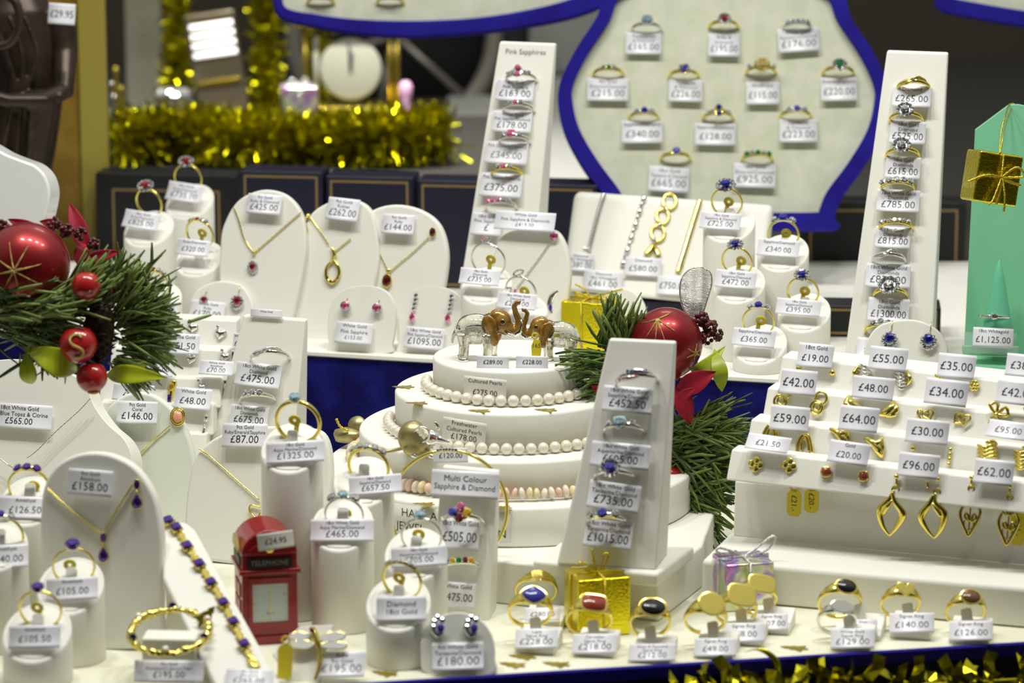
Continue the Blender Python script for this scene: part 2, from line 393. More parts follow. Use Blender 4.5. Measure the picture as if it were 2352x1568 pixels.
def head(root, spec, R, metal, th, par=None):
    """stones on top of the band; spec 'type:stone:...'"""
    S = spec.split(':'); k = S[0]; g = S[1] if len(S) > 1 else 'diamond'; T = R+th
    def gemp(mt, w, h, d, x=0, y=0, z=0, ang=None, n=8, p=2, name='gemstone', pt=0):
        mb = MB(); mb.X = rot_about(ang, T+z) if ang is not None else Matrix.Translation((x, y, T+z)); mb.gem(w, h, d, n, p=p, pt=pt); return mb.build(name, mt, root)
    def cup(r1, r2, z0, z1, sy=1.0, mt=None, X=None):
        mb = MB()
        if X: mb.X = X
        mb.lathe([(r1, z0), (r1*1.05, z0+.3), ((r1+r2)/2, (z0+z1)/2), (r2, z1), (r2*.7, z1+.05)], 16, sy=sy); return mb.build('setting', mt or metal, root)
    if k == 'cl':          # cluster: centre stone in a ring of diamonds
        b = float(S[2]) if len(S) > 2 else 1.0
        cup(1.4*b, 3.6*b, T-.8, T+1.5*b, .9, 'white_gold'); mb = MB(); halo_mesh(mb, 3.7*b, 3.3*b, T+1.9*b, 1.05*b, 11); mb.build('stone_halo', 'diamond', root)
        gemp(g, 2.35*b, 2.05*b, 2.4*b, z=2.9*b, n=10)
    elif k == 'so':        # single stone
        b = float(S[2]) if len(S) > 2 else 1.0; sq = len(S) > 3
        cup(.9*b, 2.2*b, T-.6, T+1.5*b, 1, 'white_gold'); gemp(g, 2.6*b, 2.3*b, 2.2*b, z=2.3*b, n=8, p=4 if sq else 2)
        mb = MB()
        for i in range(4):
            a = pi/4+i*pi/2; mb.tube([(cos(a)*.9*b, sin(a)*.9*b, T-.3), (cos(a)*2.5*b, sin(a)*2.3*b, T+1.6*b), (cos(a)*2.1*b, sin(a)*1.9*b, T+3.0*b)], .32*b, 5)
        mb.cur = 0; mb.build('setting', 'white_gold', root)
    elif k == 'th':        # three stones, coloured one in the middle
        b = float(S[2]) if len(S) > 2 else 1.0
        mb = MB(); mb.tube([(sin(radians(a))*(T+.3), 0, cos(radians(a))*(T+.3)) for a in (-24*b, -12, 0, 12, 24*b)], [.8, 1.0, 1.2, 1.0, .8], 8); mb.build('setting', 'white_gold', root)
        gemp(g, 2.0*b, 2.1*b, 1.8*b, z=1.8*b, ang=0)
        for s_ in (-1, 1): gemp('diamond', 1.75*b, 1.8*b, 1.6*b, z=1.3*b, ang=s_*21*b, name='side_stone')
    elif k == 'row':       # n stones along the band
        n = int(S[2]); b = float(S[3]) if len(S) > 3 else 1.0; alt = S[4].split(',') if len(S) > 4 else [g]
        st = math.degrees(2.9*b/(T+1)); mb = MB(); mb.tube([(sin(radians(a))*(T+.2), 0, cos(radians(a))*(T+.2)) for a in [(-n/2+i*n/10)*st for i in range(11)]], .9*b, 8, sq=(1.2, .8)); mb.build('setting', metal, root)
        for i in range(n): gemp(alt[i % len(alt)], 1.42*b, 1.5*b, 1.2*b, z=.9*b, ang=(i-(n-1)/2)*st)
    elif k == 'cross':     # a coloured stone above and below, small stones to the sides
        for j, y in enumerate((-1.9, 1.9)): gemp(g, 1.5, 1.6, 1.4, y=y, z=1.7)
        cup(1.5, 2.6, T-.8, T+.9, 1.3)
        for s_ in (-1, 1):
            for q in (17, 27): gemp('diamond', 1.1, 1.1, 1.0, z=.8, ang=s_*q, name='side_stone')
    elif k == 'pair':      # two offset stones
        for (x, y, mt) in ((-.9, -1.2, g), (.9, 1.2, g), (-1.6, 1.0, 'diamond'), (1.7, -1.0, 'diamond')): gemp(mt, 1.4, 1.4, 1.3, x=x, y=y, z=1.6)
        cup(1.5, 3.0, T-.8, T+.8, 1)
    elif k == 'clover':    # four different stones
        cup(1.2, 3.4, T-.8, T+.6, 1)
        for (x, y, mt) in ((-2.9, 0, 'tanzanite'), (0, 2.3, 'pink_sapphire'), (0, -2.3, 'garnet'), (2.9, 0, 'citrine')): gemp(mt, 1.75, 1.9, 1.7, x=x, y=y, z=1.6)
    elif k == 'sq':        # square step cut stone with shoulders
        b = float(S[2]) if len(S) > 2 else 1.0
        cup(1.6*b, 3.1*b, T-.8, T+.9, .95, metal); gemp(g, 2.6*b, 2.5*b, 2.0*b, z=1.8*b, n=8, p=7)
        for s_ in (-1, 1): gemp('diamond', 1.2, 1.4, 1.1, z=.8, ang=s_*24*b, name='side_stone', p=5)
    elif k == 'sig':       # signet: flat plate, 'sig:stone:shape:w:h'
        T = R+2.6
        sh = S[2]; w_, h_ = float(S[3]), float(S[4]); n = 40; poly = []
        for i in range(n):
            a = 2*pi*i/n; ca, sa = cos(a), sin(a)
            if sh == 'heart': r = 1; X = w_*.98*(abs(sin(a))**3)*(1 if sin(a) > 0 else -1); Y = h_*(13*cos(a)-5*cos(2*a)-2*cos(3*a)-cos(4*a))/16
            else:
                p = {'oval': 2, 'cushion': 3.6, 'marquise': 1.45}[sh]; f = (abs(ca)**p+abs(sa)**p)**(-1/p); X, Y = ca*f*w_, sa*f*h_
            poly.append((X, Y))
        mb = MB(); V = [(x*.80, y*.80, T-1.6) for x, y in poly]+[(x*.99, y*.99, T+.5) for x, y in poly]+[(x*.96, y*.96, T+.9) for x, y in poly]+[(x*.84, y*.84, T+.95) for x, y in poly]
        Fc = [tuple(range(n))[::-1], tuple(range(3*n, 4*n))]
        for q in range(3):
            for i in range(n): j = (i+1) % n; Fc.append((q*n+i, q*n+j, q*n+n+j, q*n+n+i))
        mb.add(V, Fc); mb.build('plate', metal, root, bevel=.18, bseg=2)
        if g in MATS and g != metal and g != 'plain':
            mb = MB(); mb.add([(x*.84, y*.84, T+.6) for x, y in poly]+[(x*.80, y*.80, T+1.25) for x, y in poly], [tuple(range(n, 2*n))]+[(i, (i+1) % n, n+(i+1) % n, n+i) for i in range(n)]); mb.build('gemstone', g, root)
            if len(S) > 5: mb = MB(); mb.X = Matrix.Translation((0, 0, T+1.4)); mb.gem(1.5, .9, .8, 8, p=6); mb.build('inset_stone', S[5], root)
    elif k == 'dome':      # bombe band with beaded ridges
        mb = MB()
        for q in range(-3, 4):
            P = []; r = []
            for i in range(29):
                t = -1+2*i/28; a = radians(t*60); rr = R+th*.5+1.5*cos(t*pi/2)*(1-abs(q)/6); P.append((sin(a)*rr, q*1.0*cos(t*pi/2)+t*.8, cos(a)*rr)); r.append(.55*(1 if i % 2 else .7))
            mb.tube(P, r, 6)
        mb.build('beaded_dome', metal, root)
    elif k == 'loop':      # ribbon loop set with stones on a crossed band
        P = [];
        for i in range(33): a = 2*pi*i/32; P.append((3.2*sin(a)-.3, 1.6*cos(a), T+2.1+2.1*cos(a)*(.55)+1.0*sin(a)))
        mb = MB(); mb.tube(P, [.75*(1 if i % 2 else .75) for i in range(33)], 5); mb.flat.update(range(len(mb.f))); mb.build('stone_loop', 'diamond', root)
        if len(S) > 2: gemp(g, 1.5, 1.4, 1.3, x=-1.4, z=3.6)
    elif k == 'bypass':    # two arms of stones sweeping past each other
        for s_, mt in ((-1, g), (1, S[2])):
            mb = MB(); mb.tube([(sin(radians(a))*(R+th*.7+.4), s_*(1.9-.02*abs(a)), cos(radians(a))*(R+th*.7+.4)) for a in ([-52, -38, -24, -10, 4, 16] if s_ < 0 else [-16, -4, 10, 24, 38, 52])], [.9, 1.3, 1.5, 1.5, 1.3, .8], 8); mb.build('arm', metal, root)
            for i in range(5): gemp(mt, 1.25, 1.05, 1.0, z=.55, y=0, ang=None) if False else None
            for i in range(5):
                a = (-34+i*11) if s_ < 0 else (-10+i*11)
                q = MB(); q.X = Matrix.Rotation(radians(a), 4, 'Y') @ Matrix.Translation((0, s_*1.9, T+.7)); q.gem(1.0, .9, .8, 6); q.build('gemstone', mt, root)
            q = MB(); q.tube([(sin(radians(a))*(T+.7), s_*.55, cos(radians(a))*(T+.7)) for a in range(-34, 36, 3)], [.5*(1 if i % 2 else .6) for i in range(24)], 5); q.flat.update(range(len(q.f))); q.build('stone_row', 'diamond', root)
    elif k == 'twist':     # plain scrolled arms with a small stone
        for s_ in (-1, 1):
            mb = MB(); mb.tube([(sin(radians(a*s_))*(R+th*.6+z), y*s_, cos(radians(a*s_))*(R+th*.6+z)) for a, y, z in ((58, 0, 0), (40, 1.6, .4), (20, 2.2, 1.0), (4, 1.2, 1.4), (-8, -.6, 1.2))], [.7, .85, .9, .8, .5], 8); mb.build('arm', metal, root)
        gemp(g, 1.2, 1.2, 1.1, z=1.5)
def ring(M, spec, metal, label, group=None, R=8.9, th=1.3, wd=1.9, top_th=None, top_w=None, spread=70, sz_tag=False, name='ring', arm=None, ht=0, hsc=1):
    """M: frame at the centre of the band, finger axis along y, head at +z"""
    root = thing(name, M, label, 'ring', group); mb = MB(); sg = spec.startswith('sig')
    if sg: S = spec.split(':'); top_th = top_th or 3.1; top_w = top_w or float(S[4])*1.7; spread = 100
    if spec.startswith('dome'): top_w = 6.0; top_th = 2.2; spread = 85
    band_mesh(mb, R, th, wd, top_th or th*1.25, top_w or wd*1.15, spread); mb.build('band', metal, root); n0 = len(MADE); head(root, spec, R, metal, th)
    if ht or hsc != 1:
        X = Matrix.Translation((0, 0, R*.001)) @ Matrix.Rotation(radians(ht), 4, 'X') @ Matrix.Scale(hsc, 4) @ Matrix.Translation((0, 0, -R*.001))
        for o in MADE[n0:]: o.matrix_local = X
    if sz_tag:
        sx = sz_tag; mb = MB(); A = [(3.3*cos(2*pi*i/24), 3.1*sin(2*pi*i/24)) for i in range(24)]; B = [(.95*cos(2*pi*i/24), .95*sin(2*pi*i/24)) for i in range(24)]
        mb.X = Matrix.Translation((sx*2.6, 2.4, -R*.05)) @ Matrix.Rotation(radians(12), 4, 'Y'); mb.ringprism(A, B, 0, .5); mb.box((-sx*1.6, .25, -5.0), (2.6, .5, 6.4)); mb.build('size_tag', 'yellow_plastic', root, label='yellow plastic size tag')
    return root
def up_ring(px, py, Y, spec, metal, label, group=None, yaw=-15, lean=-16, R=8.9, tw=0, **k):
    if spec[:2] in ('cl', 'so', 'th', 'ro'): k.setdefault('ht', 20)
    """ring standing upright; px,py: middle of the head"""
    U = frame((0, 0, 0), yaw, lean, tw).to_3x3() @ Vector((0, 0, 1)); P = W(px, py, Y) - U*((R+3.0)*.001)
    return ring(frame(P, yaw, lean, tw), spec, metal, label, group, R=R, **k)
def slot_ring(px, py, pl, spec, metal, label, group=None, R=8.9, tip=24, roll=0, depth=.0, **k):
    """ring held in a slot of surface pl, head pointing out; px,py: middle of the head"""
    k.setdefault('hsc', {'cl': 1.4, 'so': 1.4, 'sq': 1.35, 'pa': 1.3, 'cr': 1.3, 'th': 1.35, 'ro': 1.25}.get(spec[:2], 1)); k.setdefault('th', 1.8); k.setdefault('wd', 2.8)
    t = radians(tip); d = pl.n*cos(t) + pl.u*sin(t); P = pl.hit(px, py, (R+2.0)*.001*cos(t)-depth)
    c = P - d*((R+2.0)*.001); y = (pl.u*cos(t) - pl.n*sin(t)); X = pl.r
    if roll: q = Matrix.Rotation(radians(roll), 3, pl.n); X = q @ X; y = q @ y; d = q @ d
    M = Matrix.Identity(4)
    for i in range(3): M[i][0] = X[i]; M[i][1] = y[i]; M[i][2] = d[i]; M[i][3] = c[i]
    return ring(M, spec, metal, label, group, R=R, **k)

def ring_stand(xc, wpx, yc, zb, label, Y=None, slope=30, yaw=-15, group='white slanted ring stands', tongue=True):
    """cylinder with a slanted padded top; xc,yc: centre of the top, wpx: width in the photograph; zb: height it stands on"""
    T = W(xc, yc, Y); k = mpp(T)*1000; r = wpx*k/2; h = (T.z-zb)*1000; n = 48
    M = frame((T.x, T.y, zb), yaw); root = thing('ring_stand', M, label, 'ring stand', group); tn = tan(radians(slope))
    def lev(q, dz): return [(r*q*cos(2*pi*i/n), r*q*sin(2*pi*i/n), max(1.0, h+r*q*sin(2*pi*i/n)*tn+dz)) for i in range(n)]
    mb = MB(); L = [[(r*.97*cos(2*pi*i/n), r*.97*sin(2*pi*i/n), 0) for i in range(n)], [(r*cos(2*pi*i/n), r*sin(2*pi*i/n), .7) for i in range(n)], lev(1, -.9), lev(.985, -.3), lev(.95, 0), lev(.90, .0), lev(.885, -.35), lev(.87, 0.0), lev(.5, .1)]
    V = [p for l in L for p in l]; Fc = [tuple(range(n))[::-1]]
    for j in range(len(L)-1):
        for i in range(n): Fc.append((j*n+i, j*n+(i+1) % n, (j+1)*n+(i+1) % n, (j+1)*n+i))
    Fc.append(tuple((len(L)-1)*n+i for i in range(n))); mb.add(V, Fc); mb.build('body', 'leatherette', root)
    if tongue:
        mb = MB(); R_ = Matrix.Translation((0, 0, h)) @ Matrix.Rotation(radians(-26), 4, 'X'); mb.X = R_
        mb.prism([(-2.8, -1), (2.8, -1), (2.8, 8.2), (2.1, 9.4), (-2.1, 9.4), (-2.8, 8.2)], -1.1, 1.1); mb.build('slot_tongue', 'leatherette', root, bevel=.4)
    mb = MB(); mb.X = Matrix.Translation((0, 0, h)) @ Matrix.Rotation(radians(slope), 4, 'X'); mb.sph((0, -r*1.02*.80/cos(radians(slope))*.93, .1), (r*.42, r*.11, .45), 20, 8); mb.build('front_lip', 'leatherette', root)
    return T, r
def stand_set(xc, w, yc, zb, Y, ringpx, spec, metal, ctx, tagpx, tagtxt, price, tw=0, slope=30, sz=False, R=8.9, lean=-14, yaw=-15, tongue=True, rk={}, troll=2, ttilt=28, gl='', dY=0):
    """ring stand + ring + tag, three separate things"""
    T, r = ring_stand(xc, w, yc, zb, 'white ring stand holding '+ctx, Y, slope, yaw, tongue=tongue)
    up_ring(ringpx[0], ringpx[1], T.y+dY, spec, metal, ctx, 'rings on white slanted stands', yaw=yaw+(tw or 0), lean=lean, R=R, sz_tag=sz, **rk)
    tx, ty, tw_, th_ = tagpx
    tag(W(tx, ty, T.y-r*.001*.55), tw_, th_, tagtxt, yaw=yaw, tilt=ttilt, roll=troll, label=f'white tag {"reading "+price if price else "washed out by glare"} before {gl or ctx}', group='price tags on ring stands', bend=.10)

def chain(pl, pts, rad, mt, label, d=1.0, n=10, name='necklace_chain', parent=None, cat=None, group=None, smooth=True):
    """beaded chain laid on a surface along photograph points"""
    P = [pl.hit(*p, d*.001)*1000 for p in pts]
    if smooth and len(P) > 2: P = [Vector(p) for p in spline(P, 8, False)]
    Q = [];
    for a, b in zip(P, P[1:]):
        m = max(1, int((b-a).length/(rad*1.1)))
        for i in range(m): Q.append(a+(b-a)*i/m)
    Q.append(P[-1]); mb = MB(); mb.tube(Q, [rad*(1.15 if i % 2 else .6) for i in range(len(Q))], 6); o = mb.build(name, mt, parent, label=label, cat=cat, group=group); return o
def gem_at(pl, px, py, wpx, hpx, mt, name, parent=None, d=1.6, n=10, p=2, pt=0, roll=0, metal=None, rim=1.22, depth=None, frame_mt='gold'):
    """stone (with optional metal rim) on a surface; half sizes in photograph pixels"""
    P = pl.hit(px, py, d*.001); k = mpp(P)*1000; M = plM(pl); M.translation = P; M = M @ Matrix.Rotation(radians(roll), 4, 'Y') @ Matrix.Rotation(radians(90), 4, 'X')
    w_, h_ = wpx*k, hpx*k; mb = MB(); mb.gem(w_, h_, depth or min(w_, h_)*.8, n, p=p, pt=pt)
    if parent is not None: M = parent.matrix_world.inverted() @ M
    o = mb.build(name, mt, parent, M)
    if metal:
        mb = MB(); mb.X = Matrix.Scale(1, 4)
        V = [];
        mb.lathe([(.55, -d*.9), (1.0*rim, -d*.7), (1.02*rim, 0), (.94*rim, .1*d), (.8, -.1)], 24)
        for i in range(len(mb.v)): mb.v[i] = Vector((mb.v[i].x*w_, mb.v[i].y*h_, mb.v[i].z))
        mb.build('setting', metal, parent, M)
    return o
def surf_thing(name, pl, px, py, label, cat, group=None, d=0.0):
    M = plM(pl); M.translation = pl.hit(px, py, d); return thing(name, M, label, cat, group)
def local(pl, root, pts, d=1.0):
    I = root.matrix_world.inverted(); return [I @ pl.hit(p[0], p[1], (p[2] if len(p) > 2 else d)*.001)*1000 if False else (I @ pl.hit(p[0], p[1], (p[2] if len(p) > 2 else d)*.001))*1000 for p in pts]
def wire(pl, root, pts, rad, mt, name, d=1.0, n=6, closed=False, seg=8, bead=0, sq=None):
    P = local(pl, root, pts, d)
    if n > 1: P = [Vector(p) for p in spline(P, n, closed)]
    r = rad
    if bead and not isinstance(rad, (list, tuple)): r = [rad*(1 if i % 2 else 1-bead) for i in range(len(P))]
    elif isinstance(rad, (list, tuple)):
        m = len(rad)-1; r = []
        for i in range(len(P)): t = i/(len(P)-1)*m; j = min(int(t), m-1); r.append(rad[j]+(rad[j+1]-rad[j])*(t-j))
    mb = MB(); mb.tube(P, r, seg, closed, sq=sq); return mb.build(name, mt, root)
def ball(pl, root, px, py, rpx, mt, name, d=1.0, sc=(1, 1, 1)):
    P = local(pl, root, [(px, py)], d)[0]; k = mpp(pl.hit(px, py))*1000; mb = MB(); mb.sph(P, tuple(rpx*k*c for c in sc), 16, 10); return mb.build(name, mt, root)
def solid_px(name, pl, pts, depth, mt, parent=None, label=None, cat=None, group=None, kind=None, bevel=1.0, smooth=False, n=6, d=0, bseg=3, angle=None):
    """a slab whose front face has this photograph outline on surface pl; depth backwards in mm"""
    poly = outline(pl, pts, n, smooth); mb = MB(); mb.prism(poly, -d, depth-d); M = plM(pl)
    if parent is not None: M = parent.matrix_world.inverted() @ M
    return mb.build(name, mt, parent, M, bevel=bevel, label=label, cat=cat, group=group, kind=kind, bseg=bseg, angle=angle)
def wedge(name, pl, quad, dt, db, mt, parent=None, label=None, cat=None, group=None, bevel=1.2, vert=True):
    """block with this front quad (bl, br, tr, tl photograph points) and horizontal depth dt at the top, db at the bottom (mm)"""
    Q = [pl.hit(*q)*1000 for q in quad]; b = Matrix.Rotation(radians(pl.yaw), 3, 'Z') @ Vector((0, 1, 0))
    V = [tuple(q) for q in Q] + [tuple(Q[0]+b*db), tuple(Q[1]+b*db), tuple(Q[2]+b*dt), tuple(Q[3]+b*dt)]
    mb = MB(); mb.hexa(V); M = Matrix.Identity(4) if parent is None else parent.matrix_world.inverted()
    return mb.build(name, mt, parent, M, bevel=bevel, label=label, cat=cat, group=group)
def wbox(name, P, d, yaw, mt, parent=None, label=None, cat=None, group=None, kind=None, bevel=1.0, bseg=3):
    """box standing on P (front bottom centre), d=(width, depth, height) mm"""
    mb = MB(); mb.box((0, d[1]/2, d[2]/2), d); M = frame(P, yaw)
    if parent is not None: M = parent.matrix_world.inverted() @ M
    return mb.build(name, mt, parent, M, bevel=bevel, label=label, cat=cat, group=group, kind=kind, bseg=bseg)
def present(px, py, Y, wpx, hpx, yaw, mt, cmt, label, zb=None, depth=None, bows=(), tilt=0, roll=0, ribbon=True, M=None):
    """little wrapped box with cord ribbon and bow; px,py middle of the front's bottom edge"""
    P = W(px, py, Y) if zb is None else Z(px, py, zb); k = mpp(P)*1000; w_, h_ = wpx*k, hpx*k; d_ = depth or w_
    root = thing('gift_box', M or frame(P, yaw, tilt, roll), label, 'gift box'); mb = MB(); mb.box((0, d_/2, h_/2), (w_, d_, h_)); mb.build('wrapped_box', mt, root, bevel=1.2)
    if ribbon:
        mb = MB(); mb.tube([(0, -.4, 0), (0, -.5, h_), (0, d_/2, h_+.7), (0, d_+.4, h_), (0, d_+.4, 0)], .75, 6); mb.build('ribbon', cmt, root)
        mb = MB(); mb.tube([(-w_/2-.4, d_/2, 0), (-w_/2-.4, d_/2, h_), (0, d_/2, h_+.7), (w_/2+.4, d_/2, h_), (w_/2+.4, d_/2, 0)], .75, 6); mb.build('ribbon', cmt, root)
    for B in bows:
        pts = spline([(b[0]*k, d_/2+(b[2] if len(b) > 2 else 0), h_+b[1]*k) for b in B], 6, False); mb = MB(); mb.tube(pts, [.8 if i % 2 else .55 for i in range(len(pts))], 6); mb.build('bow_loop', cmt, root)
    return root
# ------------------------------------------------------------------ the setting
A_ = Z(850, 1568); B_ = Z(2352, 1475); dx = (B_-A_)/(B_.x-A_.x)
FL, FR = A_+dx*(-0.42-A_.x), A_+dx*(0.42-A_.x); fn = Vector((dx.y, -dx.x, 0)).normalized()  # towards the viewer
def slab(name, pts, z0, z1, m, kind='structure', bevel=0):
    mb = MB(1.0); n = len(pts); mb.add([(p[0], p[1], z1) for p in pts]+[(p[0], p[1], z0) for p in pts], [tuple(range(n)), tuple(range(2*n-1, n-1, -1))]+[(i, i+n, (i+1) % n+n, (i+1) % n) for i in range(n)])
    return mb.build(name, m, kind=kind, smooth=False, bevel=bevel)
slab('floor', [FL, FR, (0.42, 2.3, 0), (-0.42, 2.3, 0)], -.012, 0, 'platform')
slab('trim_1', [FL+fn*.004, FR+fn*.004, FR+fn*.0002, FL+fn*.0002], -.0062, .0008, 'blue_velvet_frame', bevel=.8)
slab('wall_front', [FL+fn*.003, FR+fn*.003, FR+fn*.0002, FL+fn*.0002], -.20, -.0062, 'navy_front')
ZS = 0.071
P1, P2 = Z(715, 807, ZS), Z(1700, 865, ZS); dr = (P2-P1)/(P2.x-P1.x)
SL, SR = P1+dr*(-.45-P1.x), P1+dr*(.45-P1.x); up_y = Vector((0, .003, 0))
slab('wall_step', [SL, SR, SR+up_y, SL+up_y], 0, ZS-.0035, 'blue_velvet')
slab('floor_step', [SL+up_y*.7, SR+up_y*.7, (0.45, 2.43, 0), (-0.45, 2.43, 0)], ZS-.0035, ZS-.0022, 'card_white')
slab('trim_2', [SL-up_y*.6, SR-up_y*.6, (0.45, 2.42, 0), (-0.45, 2.42, 0)], ZS-.0021, ZS, 'card_white')
slab('floor_back', [(-.75, 2.43, 0), (.75, 2.43, 0), (.75, 3.7, 0), (-.75, 3.7, 0)], .045, .062, 'wall_dark')
a_, b_ = W(990, 400, 2.6), W(1430, 400, 2.6); slab('floor_grey', [(a_.x, 2.47, 0), (b_.x, 2.47, 0), (b_.x+.03, 3.45, 0), (a_.x, 3.45, 0)], .0622, .0640, 'wall_grey')
slab('floor_shelf', [(-.36, 2.66, 0), (0.02, 2.66, 0), (0.02, 2.99, 0), (-.36, 2.99, 0)], .062, .092, 'wall_dark')
slab('wall_back', [(-.9, 3.6, 0), (.9, 3.6, 0), (.9, 3.63, 0), (-.9, 3.63, 0)], -.2, 1.2, 'wall_brown')
pa, pb = W(985, 470, 3.5), W(1420, 0, 3.5)
slab('trim_3', [(pa.x, 3.5, 0), (pb.x, 3.5, 0), (pb.x, 3.52, 0), (pa.x, 3.52, 0)], pa.z-.05, pb.z+.1, 'wall_grey')
pa, pb = W(1160, 150, 3.45), W(1420, 0, 3.45)

# ------------------------------------------------------------------ behind the display, out of focus
def tinsel(name, path, rad, n, label, ln=11, wd=1.5, seed=3, dark=.4, group=None):
    r = random.Random(seed); root = thing(name, frame(path[0]), label, 'tinsel', group); o0 = Vector(path[0])
    P = [(Vector(p)-o0)*1000 for p in path]; mb = MB(); mb.tube(P, 1.2, 6); mb.build('core', 'tinsel_dark', root)
    L = [0]
    for a, b in zip(P, P[1:]): L.append(L[-1]+(b-a).length)
    mb = MB()
    for i in range(n):
        s = r.random()*L[-1]; j = max(q for q in range(len(P)-1) if L[q] <= s); t = (s-L[j])/(L[j+1]-L[j]); c = P[j].lerp(P[j+1], t)
        d = Vector((r.gauss(0, 1), r.gauss(0, 1), r.gauss(0, 1))).normalized(); ax = (P[j+1]-P[j]).normalized(); d = (d-ax*d.dot(ax)*.75).normalized()
        q = Vector((r.gauss(0, 1), r.gauss(0, 1), r.gauss(0, 1))).cross(d).normalized(); tw = d.cross(q); l = ln*.001*1000*(rad/ln)*r.uniform(.6, 1.0); w_ = wd*.5
        V = []
        for k in range(4):
            u = k/3; a = r.uniform(-.5, .5)+u*1.2; e = q*cos(a)+tw*sin(a); m = c+d*l*u+tw*l*.10*sin(u*pi)*r.choice((-1, 1)); V += [m+e*w_, m-e*w_]
        mb.cur = 1 if r.random() < dark else 0; mb.add(V, [(0, 1, 3, 2), (2, 3, 5, 4), (4, 5, 7, 6)], True)
    mb.build('foil_fringe', ['tinsel', 'tinsel_dark'], root, kind='stuff'); return root
tinsel('tinsel_garland', [W(x, 318+10*sin(x*.011), 2.72+.01*sin(x*.02)) for x in range(265, 1060, 40)], 30, 5200, 'shiny gold tinsel garland lying along the dark shelf behind the necklace stands', wd=1.9)
tinsel('tinsel_strand', [W(405, y, 3.02) for y in range(-40, 300, 60)], 18, 420, 'hanging gold tinsel strand beside the pale grey pillar at the back', seed=5, wd=3)
tinsel('tinsel_strand', [W(735, y, 3.08) for y in range(20, 300, 60)], 16, 300, 'hanging gold tinsel strand just beside the cream clock dial', seed=9, wd=3)
tinsel('tinsel_strand', [W(612, y, 3.05) for y in range(-40, 300, 60)], 20, 460, 'hanging gold tinsel strand under the corner of the cream upper tray', seed=6, wd=3)

def bx(name, px0, px1, py0, py1, Y, depth, m, parent=None, bevel=.8, yaw=0, **k):
    a, b = W(px0, py1, Y), W(px1, py0, Y); return wbox(name, ((a.x+b.x)/2, Y, a.z), ((b.x-a.x)*1000, depth, (b.z-a.z)*1000), yaw, m, parent, bevel=bevel, **k)
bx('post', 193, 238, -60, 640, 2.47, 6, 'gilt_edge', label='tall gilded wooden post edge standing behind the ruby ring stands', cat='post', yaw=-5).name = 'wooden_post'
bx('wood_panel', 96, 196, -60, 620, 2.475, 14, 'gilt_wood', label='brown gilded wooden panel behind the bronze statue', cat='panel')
bx('pillar', 292, 364, -60, 262, 3.1, 30, 'pillar_grey', label='pale grey green square pillar behind the gold tinsel', cat='pillar')
# shiny silver case; four glowing bars stand in for lamp reflections
t = thing('reflecting_case', frame(W(515, 262, 2.95), 0, 0, -8), 'silver case with four glowing bars as painted lamp reflections above the tinsel', 'shiny case'); k = mpp(W(515, 150, 2.95))*1000
mb = MB(); mb.box((0, 6, 118*k), (115*k, 10, 236*k)); mb.build('case', 'chrome_brown', t, bevel=2)
for i in range(4): mb = MB(); mb.tube([(-48*k, 0, (207-i*22)*k), (52*k, 0, (207-i*22)*k)], 6.3*k, 10); mb.build('tube', 'reflection_white', t)  # emissive bars in place of mirrored lamp tubes
mb = MB(); mb.box((0, 0, 75*k), (100*k, 3, 12*k)); mb.build('trim_bar', 'brass_blur', t, bevel=.6)
# mantel clock
t = thing('mantel_clock', frame(W(800, 262, 2.9)), 'brass and glass mantel clock with a round cream dial behind the tinsel', 'clock'); k = mpp(W(800, 160, 2.9))*1000
mb = MB(); mb.box((0, 20, 3), (230*k, 40, 6)); mb.build('base', 'brass_blur', t, bevel=1)
mb = MB(); mb.X = Matrix.Translation((5*k, 12, 100*k)) @ Matrix.Rotation(radians(90), 4, 'X'); mb.lathe([(70*k, 0), (72*k, 2), (66*k, 3), (0.5, 3)], 40); mb.build('dial', 'dial_cream', t)
mb = MB(); mb.tube([(5*k, 8, 98*k), (2*k, 8, 165*k)], 3.2*k, 6); mb.build('hand', 'ink', t); mb = MB(); mb.tube([(5*k, 7.6, 98*k), (9*k, 7.6, 140*k)], 3.6*k, 6); mb.build('hand', 'ink', t)
for x in (-100, -75, 95, 112): mb = MB(); mb.tube([(x*k, 14, 4), (x*k, 14, 200*k)], 6*k, 10); mb.build('column', 'dial_cream' if x == -75 else 'brass_blur', t)
mb = MB(); mb.box((0, 20, 205*k), (245*k, 40, 5)); mb.build('top', 'brass_blur', t, bevel=1)
for x, h in ((280, 60), (268, 105), (258, 70), (262, 40)): 
    P = W(x, 262, 2.85+.02*(x % 5)); kk = mpp(P)*1000; mb = MB(); mb.lathe([(10*kk, 0), (11*kk, 3), (4*kk, h*.3*kk), (9*kk, h*.6*kk), (3*kk, h*.8*kk), (7*kk, h*kk), (1, h*kk+2)], 20)
    mb.build('candlestick', 'silver' if x % 4 else 'brass_blur', M=frame(P), label={280: 'short silver candlestick nearest the grey pillar', 268: 'tallest silver candlestick between post and pillar', 258: 'silver candlestick against the gilded post edge', 262: 'lowest candlestick just above the tinsel by the gilded post'}[x], cat='candlestick', group='candlesticks behind the tinsel')
present(690, 262, 2.78, 78, 62, 8, 'iridescent', 'cord_silver', 'iridescent pink and green gift box standing in the gold tinsel', bows=[[(0, 0), (-14, 14), (-22, 6), (0, 0)], [(0, 0), (14, 16), (22, 6), (0, 0)]])
t = thing('cracker_figure', frame(W(932, 262, 2.8)), 'small pink foil figure poking out of the gold tinsel', 'ornament'); k = mpp(W(932, 230, 2.8))*1000
mb = MB(); mb.lathe([(11*k, 0), (14*k, 10*k), (9*k, 30*k), (15*k, 45*k), (16*k, 65*k), (9*k, 76*k), (1, 77*k)], 20); mb.build('body', 'pink_plastic', t)
